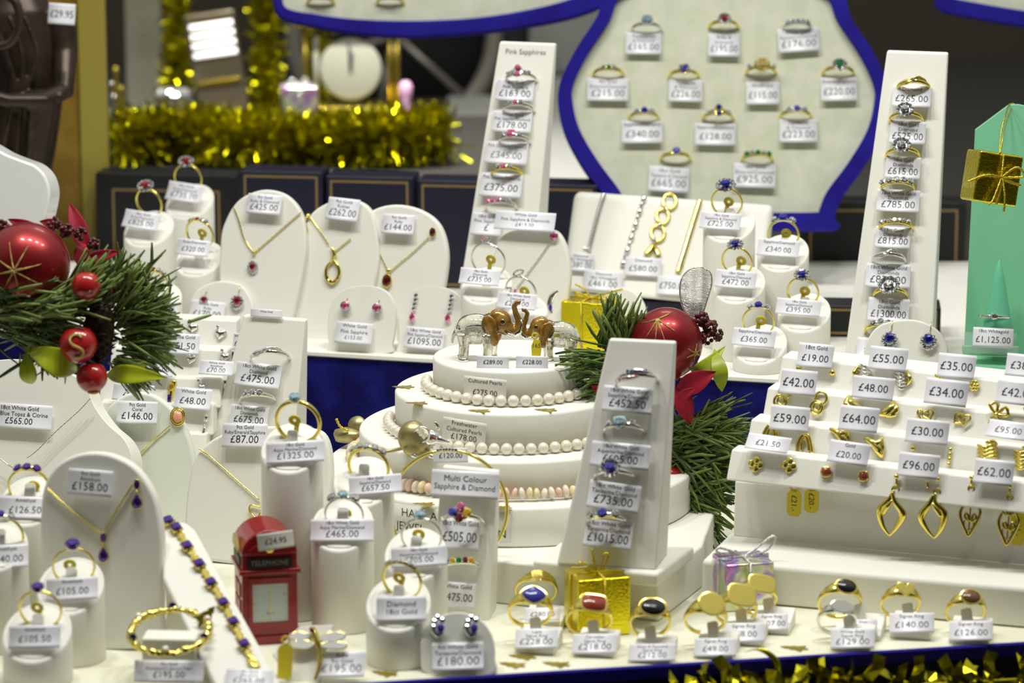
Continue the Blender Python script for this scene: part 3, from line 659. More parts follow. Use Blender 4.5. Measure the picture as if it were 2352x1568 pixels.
t = thing('silver_bowl', frame(W(400, 262, 2.9)), 'round silver bowl with bright rim half sunk in the tinsel', 'bowl'); k = mpp(W(400, 230, 2.9))*1000
mb = MB(); mb.lathe([(20*k, 0), (22*k, 4), (44*k, 30*k), (48*k, 55*k), (44*k, 55*k), (38*k, 32*k), (10*k, 12*k)], 32); mb.build('body', 'silver', t)
# wheel far behind
t = thing('wheel', frame(W(905, 80, 3.3), 12, 0, 0), 'dark bicycle wheel with a grey rim far behind the display', 'wheel'); k = mpp(W(905, 80, 3.3))*1000
def arc(r): return [(r*cos(2*pi*i/72), 0, r*sin(2*pi*i/72)) for i in range(72)]
mb = MB(); mb.tube(arc(285*k), 34*k, 12, True, sq=(1, .6)); mb.build('tyre', 'rubber', t)
mb = MB(); mb.tube(arc(236*k), 21*k, 12, True, sq=(1, .5)); mb.build('rim', 'rim_grey', t)
mb = MB(); mb.X = Matrix.Rotation(radians(90), 4, 'X'); mb.lathe([(230*k, -6), (230*k, -9), (1, -9)], 60); mb.build('disc', 'rubber', t)
for i in range(6): a = radians(-42+i*60); mb = MB(); mb.tube([(20*k*cos(a), -2, 20*k*sin(a)), (222*k*cos(a), -2, 222*k*sin(a))], 8*k, 8); mb.build('spoke', 'rim_grey', t)

# bronze statue at the edge
t = thing('statue', frame(W(60, 560, 2.36), 12), 'dark bronze statue of a robed figure with a cloth over its arm', 'statue'); k = mpp(W(60, 300, 2.36))*1000
mb = MB(); H = lambda y: (560-y)*k
mb.tube([(cx_*k, 0, H(y)) for y, cx_ in ((580, 0), (500, 0), (420, 0), (340, 2), (270, 6), (200, 8), (130, 4), (70, 0), (20, -6), (-30, -8))], [62*k, 62*k, 63*k, 67*k, 78*k, 92*k, 98*k, 95*k, 84*k, 50*k], 28, sq=(1, .62), up=(0, 1, 0))
mb.tube([(92*k, -6, H(20)), (98*k, -12, H(110)), (88*k, -26, H(195)), (40*k, -38, H(210)), (-40*k, -42, H(205)), (-90*k, -40, H(190))], [34*k, 30*k, 26*k, 20*k, 17*k, 15*k], 12)
for i, x in enumerate((8, 24, 38, 56, 76)): mb.tube(spline([(x*k, -30, H(190)), (x*k+1, -41+i, H(206+3*(i%2))), (x*k-1-i*.8, -38+i, H(300+20*(i%3))), (x*k-4-i*1.5, -32, H(420)), (x*k-8-i, -30, H(560))], 5, False), [(6+2*(i%2))*k]*21, 8)
for i, x in enumerate((-66, -30, 4)): mb.tube(spline([(x*k, -26, H(20)), (x*k+8, -31, H(110)), (x*k+12-6*i, -33, H(190)), (x*k+2, -28, H(360)), (x*k, -26, H(560))], 5, False), [(9-i)*k]*21, 8)
mb.build('body', 'bronze', t, remesh=.9).modifiers['s'].iterations = 22
mb = MB(); mb.tube(spline([(-90*k, -46, H(-40)), (-30*k, -50, H(-30)), (-12*k, -52, H(10)), (-24*k, -52, H(60)), (-50*k, -50, H(78)), (-90*k, -46, H(70))], 6, False), 10*k, 8); mb.build('sash', 'bronze', t)
tag(W(142, 32, 2.30), 62, 48, '£29.95', yaw=0, tilt=5, roll=4, label='white price tag reading £29.95 hanging on the bronze statue', bend=.05)

# ------------------------------------------------------------------ velvet framed trays
def tray(name, pl, out, inn, label, depth=16):
    root = thing(name, plM(pl), label, 'display tray'); A = outline(pl, out, 8); n = len(A); c = [(sum(p[0] for p in A)/n), (sum(p[1] for p in A)/n)]
    B = outline(pl, inn, 8); mb = MB(); mb.ringprism(A, B, -7, depth); mb.build('frame', 'blue_velvet_frame', root, bevel=2.2, bseg=4, angle=50)
    mb = MB(); mb.prism(B, -.5, depth-2); mb.build('pad', 'cream_velvet', root, smooth=False)
    return root
TR = YP(1661, 300, 2.33, 0, 14)
cx = 1661; half = [(262, -30), (290, 40), (340, 118), (374, 190), (378, 240), (362, 310), (322, 385), (272, 455), (255, 500), (259, 527)]
out = [(cx+a, b) for a, b in half]+[(cx+120, 528), (cx, 529), (cx-120, 528)]+[(cx-a, b) for a, b in half[::-1]]+[(cx-120, -75), (cx, -85), (cx+120, -75)]
hin = [(228, -12), (262, 52), (312, 128), (344, 196), (346, 238), (330, 300), (288, 372), (238, 440), (220, 482), (214, 489)]
inn = [(cx+a, b) for a, b in hin]+[(cx+105, 490), (cx, 491), (cx-105, 490)]+[(cx-a, b) for a, b in hin[::-1]]+[(cx-105, -45), (cx, -52), (cx+105, -45)]
tr_root = tray('display_tray', TR, out, inn, 'large vase shaped ring tray with blue velvet frame and cream pad')
mb = MB(); mb.box((0, 30, -62), (40, 40, 5)); mb.box((0, 64, 0), (30, 4, 130)); mb.build('easel_strut', 'navy_leather', tr_root)
UT = YP(1000, 20, 2.44, 0, 10)
tray('display_tray', UT, [(627, -150), (628, -40), (640, 38), (720, 62), (820, 80), (940, 87), (1080, 80), (1220, 62), (1330, 38), (1395, 5), (1420, -60), (1420, -150), (1000, -190)],
     [(652, -130), (653, -40), (655, 16), (730, 34), (820, 45), (940, 49), (1080, 43), (1200, 26), (1300, 2), (1340, -20), (1370, -70), (1370, -130), (1000, -160)], 'cream tray with a curved blue velvet rim cropped above the clock')
for px, lab in ((735, 'the first slot of'), (895, 'the second slot of')): 
    slot_ring(px, -8, UT, 'so:diamond', 'gold', f'gold ring just peeking in at {lab} the cropped curved upper tray', 'rings on the cropped upper tray')
UR = YP(2260, 0, 2.44, -8, 8)
tray('display_tray', UR, [(2150, -120), (2150, -30), (2154, 22), (2240, 44), (2360, 64), (2500, 80), (2560, -20), (2500, -140)], [(2176, -100), (2176, -40), (2182, -8), (2250, 8), (2360, 26), (2470, 40), (2520, -20), (2470, -110)], 'blue edged cream tray corner above the tall diamond ring tower')

# ------------------------------------------------------------------ dark presentation boxes behind the stands
def pbox(x0, x1, ytop0, ytop1, Y, zb, m, label, inset=11, depth=28, group='dark presentation boxes', yaw=-8):
    a = W(x0, ytop0, Y); b = W(x1, ytop1, Y); cxm = (a.x+b.x)/2; zt = (a.z+b.z)/2; root = thing('presentation_box', frame((cxm, Y, zb), yaw), label, 'box', group)
    w_, h_ = (b.x-a.x)*1000/cos(radians(yaw)), (zt-zb)*1000; mb = MB(); mb.box((0, depth/2, h_/2), (w_, depth, h_)); mb.build('case', m, root, bevel=1.5)
    k = mpp(a)*1000*inset; A = [(-w_/2+k, 2), (w_/2-k, 2), (w_/2-k, h_-k*.9), (-w_/2+k, h_-k*.9)]; i = 1.5; B = [(-w_/2+k+i, 2+i), (w_/2-k-i, 2+i), (w_/2-k-i, h_-k*.9-i), (-w_/2+k+i, h_-k*.9-i)]
    mb = MB(); mb.ringprism(A, B, -.25, .1); mb.build('gold_border', 'gold_tooling', root, smooth=False); return root
pbox(548, 741, 388, 399, 2.33, ZS, 'navy_leather', 'navy leather box with gold tooling behind the first ruby necklace stand')
pbox(746, 949, 399, 412, 2.325, ZS, 'navy_leather', 'navy leather box with gold tooling behind the hoop pendant stand')
pbox(957, 1160, 410, 421, 2.32, ZS, 'navy_leather', 'navy leather box with gold tooling behind the red pendant stand')
pbox(1166, 1372, 418, 428, 2.315, ZS, 'navy_leather', 'navy leather box between the pink sapphire tower and the large tray')
pbox(1842, 2220, 462, 466, 2.42, .062, 'black_leather', 'large black leather box with gold border behind the diamond ring tower', inset=19, yaw=0)
pbox(1840, 2160, 700, 706, 2.16, ZS, 'black_leather', 'low black box with gold edge in front of the large black box', inset=8, yaw=-5)
pbox(215, 545, 398, 402, 2.44, ZS, 'black_leather', 'plain dark box below the gold tinsel behind the ruby ring stands', inset=40)
# white neck form behind the red bauble
NB = YP(40, 430, 2.12, -10, 8)
solid_px('neck_form', NB, [(-120, 300), (-40, 325), (10, 352), (45, 366), (80, 380), (104, 405), (114, 440), (110, 475), (100, 510), (70, 580), (20, 640), (-60, 650), (-130, 600)], 22, 'enamel_white', label='glossy white neck form rising behind the red bauble', cat='neck form', bevel=5, smooth=True, bseg=5)
# ------------------------------------------------------------------ rings on the big tray
G1 = 'rings on the vase shaped blue tray'; G2 = 'price tags on the vase shaped blue tray'
for (rx, ry, spec, mt, lab, tx, ty, tw, th_, s, roll, hs) in (
    (1486, 52, 'so:aqua:1.15', 'white_gold', 'aquamarine ring with a broad silver cluster', 1478, 100, 82, 50, 'Aquamarine|& Diamond|£165.00', 1, 9.0),
    (1664, 46, 'cl:ruby:.72', 'gold', 'gold ring with a ruby flower cluster', 1663, 104, 72, 52, 'Ruby &|Diamond|£195.00', 1, 8.6),
    (1833, 50, 'row:diamond:5:1.0:diamond,aqua', 'white_gold', 'white gold ring with a low row of pale stones', 1834, 92, 94, 54, 'White Gold|Aquamarine/Diamond|£176.00', -4, 9),
    (1398, 155, 'row:diamond:3:.95:diamond,emerald,diamond', 'gold', 'thin gold ring with small emerald between two diamonds', 1396, 206, 95, 52, '9ct Gold|Emerald/Diamond|£215.00', 1, 8.8),
    (1572, 160, 'pair:tanzanite', 'gold', 'gold ring with a diagonal tanzanite cluster', 1575, 208, 77, 52, 'Tanzanite|& Diamond|£226.00', 2, 8.8),
    (1750, 151, 'sq:cognac:1.3', 'gold', 'gold ring with a large square honey coloured stone', 1752, 214, 76, 52, 'Amethyst|£115.00', 0, 8.8),
    (1928, 152, 'cl:emerald:.8', 'gold', 'gold ring with diamond whorl round a small emerald', 1927, 205, 83, 54, 'Emerald/Diamond|£220.00', -1, 9.2),
    (1480, 256, 'th:sapphire:.85', 'gold', 'gold three stone ring with a round sapphire', 1475, 303, 94, 52, 'Sapphire/Diamond|£340.00', 0, 8.8),
    (1651, 256, 'cross:sapphire', 'gold', 'gold ring with two sapphires set one above another', 1643, 309, 93, 50, 'Sapphire/Diamond|£128.00', 1, 8.8),
    (1830, 252, 'th:tanzanite:.85', 'gold', 'gold ring with an upright oval tanzanite', 1834, 300, 87, 54, 'Tanzanite|& Diamond|£223.00', 0, 9.2),
    (1553, 350, 'so:lapis:.8', 'gold', 'gold scrolled ring with one dark round sapphire', 1536, 412, 92, 58, '18ct Gold|Tanzanite & Diamond|£665.00', 4, 8.6),
    (1741, 352, 'row:emerald:5:1.1:emerald,diamond,emerald,diamond,emerald', 'gold', 'gold ring with row of three green emeralds', 1733, 403, 97, 56, '18ct Gold|Emerald/Diamond|£925.00', 2, 9.0)):
    slot_ring(rx, ry, TR, spec, mt, lab+' on the big tray', G1, R=hs*1.07, tip=22)
    tag(TR.hit(tx, ty, .004), tw, th_, s, TR.yaw, TR.tilt+8, roll, label=f'tag reading {s.split("|")[-1]} under the {lab}', group=G2, bend=.05)

# ------------------------------------------------------------------ ring towers
def tower(pl, quad, dt, db, label, base=None):
    root = thing('ring_tower', frame(pl.p, pl.yaw), label, 'ring tower', 'tapered white ring towers'); wedge('body', pl, quad, dt, db, 'leatherette', root, bevel=1.3)
    if base: wedge('base', base[0], base[1], base[2], base[2], 'leatherette', root, bevel=2)
    return root
PT = ZP(1125, 776, ZS, -13, 15)
tower(PT, [(1037, 776), (1210, 780), (1276, 101), (1147, 96)], 5, 44, 'tall white tower of pink sapphire rings beside the large tray')
tb = MB(); M = plM(PT.off(.0003)); write(tb, [('Pink Sapphires', 0, 0, 4.6, 26)], lambda x, z, y: (x, y, z)); M.translation = PT.hit(1207, 124, .0004)
tb.build('lettering', 'ink_faint', M=M, label='printed heading Pink Sapphires at the top of the tower', cat='lettering')
for (rx, ry, spec, mt, lab, tx, ty, tw, th_, s, roll) in (
    (1191, 166, 'cross:pink_sapphire', 'white_gold', 'topmost pink sapphire ring with stones one above another', 1183, 207, 88, 50, '9ct Gold|Pink Sapphire|£163.00', 1),
    (1185, 236, 'row:diamond:3:1.0:diamond,pink_sapphire,diamond', 'white_gold', 'second pink sapphire ring down with three small stones', 1176, 280, 92, 48, 'White Gold|Pink Sapphire/Diamond|£178.00', 1),
    (1176, 309, 'sq:pink_sapphire:.8', 'white_gold', 'third pink sapphire ring down with a square stone', 1163, 352, 100, 50, '|Pink Sapphire/Diamond|£345.00', 2),
    (1158, 383, 'row:pink_sapphire:3:1.1:diamond,pink_sapphire,diamond', 'gold', 'fourth pink sapphire ring down on a gold band', 1151, 426, 98, 54, '|Pink Sapphire/Diamonds|£375.00', 2),
    (1145, 460, 'row:pink_sapphire:5:1.0:pink_sapphire,pink_sapphire,pink_sapphire,diamond,diamond', 'white_gold', 'lowest pink sapphire ring with pink row', 1118, 515, 70, 52, '18ct Gold|Pink Sapphire|£', 2)):
    slot_ring(rx, ry, PT, spec, mt, lab, 'rings on the pink sapphire tower', R=9.2, tip=22, roll=4)
    tag(PT.hit(tx, ty, .0035), tw, th_, s, PT.yaw, PT.tilt+9, roll, label=f'tag {"cut off by a wide tag" if s.endswith("£") else "reading "+s.split("|")[-1]} under the {lab}', group='price tags on the pink sapphire tower', ink='ink_faint' if s.endswith('345.00') else 'ink')
DT = ZP(2030, 868, ZS, -10, 17)
tower(DT, [(1932, 872), (2136, 884), (2178, 122), (2037, 117)], 6, 40, 'tall white tower of diamond rings beside the green box')
for (rx, ry, spec, mt, lab, tx, ty, tw, th_, s, roll) in (
    (2097, 183, 'twist:diamond', 'gold', 'topmost diamond ring with a gold loop on its shoulder', 2094, 222, 88, 50, 'Diamond|£265.00', 1),
    (2080, 256, 'cl:diamond:.85', 'gold', 'second diamond ring down with a round flower head', 2085, 305, 82, 54, '18ct Gold|Diamond|£525.00', 2),
    (2072, 338, 'cl:diamond:.9', 'gold', 'third diamond ring down with a tall sparkling cluster', 2074, 386, 80, 52, '18ct Gold|Diamonds|£615.00', 2),
    (2060, 415, 'row:diamond:5:1.25', 'gold', 'fourth diamond ring down with five bunched stones', 2063, 462, 97, 52, '18ct White Gold|Diamonds|£785.00', 1),
    (2056, 506, 'row:diamond:7:.85', 'gold', 'fifth diamond ring down with a thin curved row', 2051, 546, 80, 50, '18ct Gold|Diamonds|£815.00', 2),
    (2040, 580, 'twist:diamond', 'white_gold', 'white gold ring with a crossed diamond sprig', 2040, 634, 102, 56, '18ct White Gold|Diamonds|£830.00', 1),
    (2043, 660, 'cl:diamond:1.05', 'gold', 'large round diamond cluster ring on a gold band', 2041, 713, 94, 56, '18ct Gold|Diamonds|£1300.00', 2),
    (2024, 742, 'th:diamond:.8', 'gold', 'lowest diamond ring half behind the blue stud disc', 1990, 800, 44, 50, '£', 2)):
    slot_ring(rx, ry, DT, spec, mt, lab+' on the tall tower', 'rings on the diamond tower', R=9.2, tip=22, roll=3)
    tag(DT.hit(tx, ty, .004), tw, th_, s, DT.yaw, DT.tilt+9, roll, label=f'tag {"mostly hidden" if s == "£" else "reading "+s.split("|")[-1]} by {lab}', group='price tags on the diamond tower', bend=.12)

# ------------------------------------------------------------------ ruby ring stands (left) and sapphire ring stands
def ss(*a, **k): return stand_set(*a, **k)
ss(436, 112, 462, ZS, 2.33, (428, 378), 'cl:ruby:.9', 'gold', 'tallest ruby cluster ring by the gold tinsel', (424, 441), '', '') if False else None
for (xc, w_, yc, Y, rp, spec, mt, ctx, tp, s, pr, kw) in (
    (436, 112, 462, 2.30, (428, 370), 'cl:ruby:1.25', 'gold', 'ruby cluster ring in front of the gold tinsel', (424, 442, 86, 44), '18ct Gold|Ruby/Diamond|£735.00', '£735.00', dict(troll=6)),
    (342, 116, 525, 2.24, (336, 426), 'cl:ruby:1.3', 'gold', 'domed ruby cluster ring beside the gilded post', (325, 506, 88, 42), '18ct Gold|Ruby/Diamond|£825.00', '£825.00', dict(troll=6, tw=-12)),
    (458, 112, 594, 2.19, (453, 498), 'row:diamond:5:1.1:diamond,diamond,ruby,diamond,diamond', 'gold', 'slim ruby ring on the middle ruby stand', (444, 569, 80, 38), 'Ruby/Diamond|£320.00', '£320.00', dict(troll=3, sz=.1, tw=-10)),
    (362, 112, 690, 2.15, (350, 614), 'row:ruby:5:1.35:diamond,diamond,ruby,diamond,diamond', 'gold', 'ruby and diamond ring behind the pine needles', (372, 712, 82, 44), '18ct Gold|Ruby/Diamond|£787.00', '£787.00', dict(troll=-2)),
    (1675, 120, 512, 2.137, (1668, 425), 'cl:sapphire:1.4', 'gold', 'round sapphire cluster ring at the ramp corner', (1655, 508, 95, 40), '18ct Gold|Sapphire & Diamond|£725.00', '£725.00', dict(sz=.25)),
    (1799, 118, 580, 2.128, (1799, 498), 'th:sapphire:1.4', 'gold', 'three stone sapphire ring before the tray foot', (1788, 570, 98, 40), 'Sapphire/Diamond|£340.00', '£340.00', dict(sz=.6, tw=6)),
    (1698, 120, 652, 2.102, (1690, 560), 'cl:sapphire:1.15', 'gold', 'dark oval sapphire cluster ring beside mesh leaf', (1690, 642, 96, 42), '18ct Gold|Sapphire/Diamond|£472.00', '£472.00', dict(sz=.7, tw=-8)),
    (1847, 122, 717, 2.085, (1843, 630), 'cl:sapphire:1.15', 'gold', 'oval sapphire halo ring by the dark box', (1834, 706, 104, 38), '18ct Gold|Sapphire/Diamond|£395.00', '£395.00', dict(sz=.3)),
    (1746, 124, 790, 2.067, (1742, 698), 'th:sapphire:1.25', 'gold', 'three stone sapphire ring nearest the lime leaf', (1732, 776, 100, 42), 'Sapphire/Diamond|£365.00', '£365.00', dict(sz=.6, tw=8))):
    ss(xc, w_, yc, ZS, Y, rp, spec, mt, ctx, tp, s, pr, **kw)
# white gold diamond loop rings behind the elephants
ss(1118, 118, 655, ZS, 2.115, (1117, 552), 'loop:pink_sapphire:1', 'white_gold', 'white gold loop ring above the larger elephant', (1102, 636, 96, 38), '18ct Gold|Diamonds|£735.00', '£735.00', sz=.2, R=10.5, tw=-8)
ss(1200, 116, 720, ZS, 2.104, (1192, 628), 'loop:diamond', 'white_gold', 'white gold loop ring between the elephant trunks', (1188, 692, 92, 38), '18ct White Gold|Diamonds|£208.00', '£208.00', sz=.5, R=9.5, tw=-8)

# ------------------------------------------------------------------ necklace stands on the step
def tablet(name, pl, pts, label, group, mt='leatherette', depth=7, bevel=2.0, cat='necklace stand'):
    root = thing(name, plM(pl), label, cat, group); solid_px('body', pl, pts, depth, mt, root, bevel=bevel, smooth=True, bseg=4)
    b = plM(pl); mb = MB(); mb.box((0, depth+12, 14), (16, 18, 3)); mb.build('prop', mt, root); return root
GN = 'rounded white necklace stands on the step'
N1 = ZP(600, 778, ZS, -14, 14)
tablet('necklace_stand', N1, [(505, 575), (512, 520), (545, 462), (600, 436), (655, 446), (692, 490), (703, 560), (690, 650), (668, 740), (655, 780), (530, 776), (515, 720), (503, 640)], 'rounded white stand with a ruby drop pendant', GN)
N2 = ZP(770, 781, ZS, -14, 13)
tablet('necklace_stand', N2, [(668, 620), (690, 545), (715, 490), (760, 462), (800, 457), (840, 470), (862, 510), (870, 600), (850, 700), (832, 783), (690, 779), (672, 720)], 'rounded white stand with a gold teardrop hoop pendant', GN)
N3 = ZP(900, 784, ZS, -14, 12)
tablet('necklace_stand', N3, [(802, 640), (806, 570), (825, 510), (865, 478), (920, 470), (975, 486), (1012, 520), (1028, 580), (1022, 650), (1002, 730), (990, 786), (826, 782), (812, 730)], 'rounded white stand with an oval red pendant and stud pair', GN)
N4 = ZP(1205, 796, ZS, -14, 12)
tablet('necklace_stand', N4, [(1128, 640), (1140, 560), (1175, 530), (1240, 530), (1278, 530), (1302, 570), (1310, 630), (1302, 700), (1285, 798), (1150, 795), (1130, 720)], 'rounded white stand behind the loop rings with pink stud', GN)
def ctag(pl, x, y, w_, h_, s, lab, roll=1, mt='paper', off=.0035, tl=10, group='price tags on necklace stands', ink='ink', bend=.07, **k):
    return tag(pl.hit(x, y, off), w_, h_, s, pl.yaw, pl.tilt+tl, roll, label=lab, group=group, mt=mt, ink=ink, bend=bend, **k)
ctag(N1, 607, 469, 82, 46, '9ct Gold|Ruby & Diamond|£425.00', 'white price tag at the head of the ruby drop pendant stand', 2)
ctag(N2, 788, 481, 76, 52, '9ct Gold|Rubies|£262.00', 'creased white tag at the head of the hoop pendant stand', 4)
ctag(N3, 915, 515, 76, 46, '9ct Gold|Ruby|£144.00', 'white price tag reading £144.00 on the oval red pendant stand', 1)
ctag(N4, 1206, 508, 142, 44, 'White Gold|Pink Sapphire & Diamonds|£419.00', 'wide white tag reading £419.00 above the loop rings', 1, tl=16, psz=.30)
def necklace(pl, px, py, label, cat='necklace', name='necklace', group='pendant necklaces'): return surf_thing(name, pl, px, py, label, cat, group)
r = necklace(N1, 578, 590, 'gold chain with a ruby and diamond drop on the first rounded stand')
wire(N1, r, [(537, 476), (548, 505), (560, 545), (580, 578)], .55, 'gold', 'chain', 1, 8, bead=.5); wire(N1, r, [(692, 487), (660, 515), (620, 550), (585, 580)], .55, 'gold', 'chain', 1, 8, bead=.5)
ball(N1, r, 583, 580, 5, 'gold', 'bail', 1.5, (.8, .8, 1.1)); mb = MB(); 
gem_at(N1, 579, 612, 7, 8, 'ruby', 'gemstone', r, 2.6); mb = MB(); P = local(N1, r, [(580, 613)], 1.4)[0]; mb.X = Matrix.Translation(P) @ Matrix.Rotation(radians(90), 4, 'X'); halo_mesh(mb, 2.9, 3.4, 0, .95, 11); mb.build('stone_halo', 'diamond', r)
r = necklace(N2, 764, 575, 'gold chain with an open teardrop hoop set with red stones')
wire(N2, r, [(712, 498), (735, 530), (755, 562)], .5, 'gold', 'chain', 1, 8, bead=.5); wire(N2, r, [(806, 548), (785, 565), (770, 577)], .5, 'gold', 'chain', 1, 8, bead=.5)
wire(N2, r, [(762, 568), (768, 585), (762, 596)], [.9, 1.5, .8], 'gold', 'bail', 1.5)
wire(N2, r, [(766, 597), (778, 615), (777, 636), (763, 649), (750, 638), (750, 615), (762, 600)], [.9, 1.1, 1.2, 1.3, 1.2, 1.1, .9], 'gold', 'hoop', 1.5)
for x, y in ((752, 637), (759, 645), (768, 646), (775, 638)): gem_at(N2, x, y, 3, 3, 'garnet', 'gemstone', r, 2.6, 6)
r = surf_thing('earring', N2, 692, 510, 'gold teardrop hoop earring hanging on the edge of its stand', 'earring', 'earrings on the rounded necklace stands')
ball(N2, r, 708, 495, 5, 'gold', 'stud', 1.5); wire(N2, r, [(706, 498), (700, 506)], .8, 'gold', 'link', 1.5, 2)
wire(N2, r, [(700, 508), (704, 530), (700, 550), (690, 560), (679, 552), (680, 532), (698, 510)], [.8, 1.2, 1.3, 1.3, 1.2, 1.0, .8], 'gold', 'hoop', 1.5)
for x, y in ((682, 553), (689, 558), (697, 554)): gem_at(N2, x, y, 3, 3, 'garnet', 'gemstone', r, 2.6, 6)
r = necklace(N3, 892, 630, 'gold chain with an oval dark red pendant')
wire(N3, r, [(848, 528), (862, 560), (878, 595), (890, 620)], .45, 'gold', 'chain', 1, 8, bead=.5); wire(N3, r, [(985, 545), (950, 578), (920, 603), (898, 622)], .45, 'gold', 'chain', 1, 8, bead=.5)
ball(N3, r, 892, 622, 6, 'gold', 'bail', 1.5, (1, .6, 1)); gem_at(N3, 888, 645, 9, 13, 'garnet', 'pendant_stone', r, 2.0, 14, metal='gold')
for x, y, m_, lab in ((842, 520, 'garnet', 'oval gold and garnet stud at the left end of the red pendant chain'), (993, 533, 'garnet', 'oval gold stud with a bright reflection at the right chain end')):
    r = surf_thing('earring', N3, x, y, lab, 'earring', 'earrings on the rounded necklace stands'); gem_at(N3, x, y, 6, 9, m_, 'gemstone', r, 2.2, 12, metal='gold')
r = necklace(N4, 1200, 640, 'fine white gold chain with a pink drop behind the loop rings')
wire(N4, r, [(1266, 553), (1240, 590), (1210, 630), (1187, 660)], .5, 'white_gold', 'chain', 1, 8, bead=.5); gem_at(N4, 1183, 668, 4, 5, 'pink_sapphire', 'pendant_stone', r, 2)
r = surf_thing('earring', N4, 1272, 542, 'round pink sapphire stud at the end of the white gold chain', 'earring', 'earrings on the rounded necklace stands'); gem_at(N4, 1272, 542, 8, 9, 'pink_sapphire', 'gemstone', r, 2.4, 10, metal='white_gold')

# ------------------------------------------------------------------ earring stands on the step
def cluster_ear(pl, x, y, rp, stone, lab, group, post=True, halo=True, metal='white_gold'):
    r = surf_thing('earring', pl, x, y, lab, 'earring', group); k = mpp(pl.hit(x, y))*1000
    gem_at(pl, x, y-rp*.25 if halo else y, rp*.58 if halo else rp, rp*.6 if halo else rp, stone, 'gemstone', r, 3.6, 10, metal=None if halo else metal)
    if halo:
        mb = MB(); P = local(pl, r, [(x, y)], 2.2)[0]; mb.X = Matrix.Translation(P) @ Matrix.Rotation(radians(90), 4, 'X'); halo_mesh(mb, rp*k*.82, rp*k*.85, 0, rp*k*.27, 10); mb.build('stone_halo', 'diamond', r)
        mb = MB(); mb.X = Matrix.Translation(P) @ Matrix.Rotation(radians(90), 4, 'X'); mb.lathe([(rp*k*.3, -1.8), (rp*k*.75, -.2), (rp*k*.5, .6)], 16); mb.build('setting', metal, r)
    if post: wire(pl, r, [(x+3, y-rp*.6), (x+5, y-rp*1.5), (x+7, y-rp*2.4)], .22, 'gold_dark', 'hook', .6, 1)
    return r
GE = 'earrings on white oval stands'; GT = 'price tags on earring stands'
E1 = ZP(510, 778, ZS, -14, 16)
tablet('earring_stand', E1, [(436, 700), (450, 668), (485, 648), (520, 645), (555, 656), (578, 690), (580, 730), (565, 778), (455, 778), (438, 740)], 'white oval stand with ruby cluster earrings beside the gold parcel', 'white oval earring stands', depth=5, bevel=1.5, cat='earring stand')
cluster_ear(E1, 468, 690, 11, 'ruby', 'ruby stud half hidden behind the glaring £170.00 tag', GE); cluster_ear(E1, 544, 694, 16, 'ruby', 'ruby and diamond cluster stud clear of its tag', GE)
ctag(E1, 476, 714, 84, 46, 'White Gold|Ruby|£170.00', 'glare washed tag reading £170.00 on the ruby stud stand', 3, group=GT)
E2 = ZP(828, 809, ZS, -13, 12)
tablet('earring_stand', E2, [(752, 745), (760, 700), (785, 668), (830, 656), (878, 664), (902, 692), (908, 735), (900, 790), (890, 811), (765, 808), (755, 790)], 'white oval stand with small pink sapphire studs', 'white oval earring stands', depth=5, bevel=1.5, cat='earring stand')
cluster_ear(E2, 792, 702, 9, 'pink_sapphire', 'small pink sapphire stud nearer the gold parcel', GE, halo=False); cluster_ear(E2, 865, 707, 9, 'pink_sapphire', 'small pink sapphire stud nearer the pink drop earrings', GE, halo=False)
ctag(E2, 813, 765, 88, 50, 'White Gold|Pink Sapphire|£153.00', 'white tag reading £153.00 below the pink sapphire studs', 2, group=GT, psz=.26)
E3 = ZP(985, 812, ZS, -13, 12)
tablet('earring_stand', E3, [(912, 745), (920, 700), (945, 668), (990, 657), (1035, 666), (1060, 694), (1066, 740), (1058, 800), (1050, 814), (922, 811), (914, 790)], 'white oval stand with pink drop earrings behind the larger elephant', 'white oval earring stands', depth=5, bevel=1.5, cat='earring stand')
for x, y, lab in ((952, 0, 'pink pear drop earring nearer the pink studs'), (1034, 2, 'pink pear drop earring nearer the larger elephant')):
    r = surf_thing('earring', E3, x, 700, lab, 'earring', GE)
    for i, (dx_, dy) in enumerate(((3, 678), (2, 688), (0, 698), (-2, 708))): gem_at(E3, x+dx_, dy+y, 5.5-i*.3, 5.5-i*.3, 'diamond', 'side_stone', r, 1.8, 8)
    gem_at(E3, x-6, 727+y, 7, 11, 'pink_sapphire', 'gemstone', r, 2, 12, pt=.9)
ctag(E3, 975, 777, 92, 50, '18ct White Gold|Pink Sapphire/Diamond|£1095.00', 'white tag reading £1095.00 below the pink drop earrings', 2, group=GT)
E4 = ZP(1425, 790, ZS, -15, 14)
tablet('earring_stand', E4, [(1368, 730), (1376, 695), (1400, 668), (1430, 660), (1460, 672), (1480, 702), (1482, 740), (1470, 790), (1378, 790)], 'white oval stand with a silver hoop half behind the pine needles', 'white oval earring stands', depth=5, bevel=1.5, cat='earring stand')
r = surf_thing('earring', E4, 1452, 720, 'long silver hoop earring behind the pine needles', 'earring', GE); wire(E4, r, [(1456, 692), (1450, 715), (1444, 745), (1446, 770)], [.6, 1.6, 1.6, .8], 'silver', 'hoop', 2, 8, bead=.3)
r = surf_thing('earring', E4, 1366, 690, 'silver ear cuff just showing over the pine tips', 'earring', GE); wire(E4, r, [(1372, 678), (1362, 684), (1354, 696)], [.6, 1.3, .6], 'silver', 'hoop', 2)
t = ZP(1268, 726, ZS+.002, -15, 10); t = PL(W(1268, 730, 2.09), -15, 10); r = surf_thing('earring', t, 1272, 695, 'silver and blue hoop between the second elephant and the gold parcel', 'earring', GE); wire(t, r, [(1282, 668), (1268, 680), (1262, 700), (1266, 722)], [1, 1.9, 1.9, 1], 'silver', 'hoop', 0)
gem_at(t, 1264, 706, 4, 8, 'lapis', 'gemstone', r, 2)
E5 = ZP(2080, 882, ZS, -12, 14)
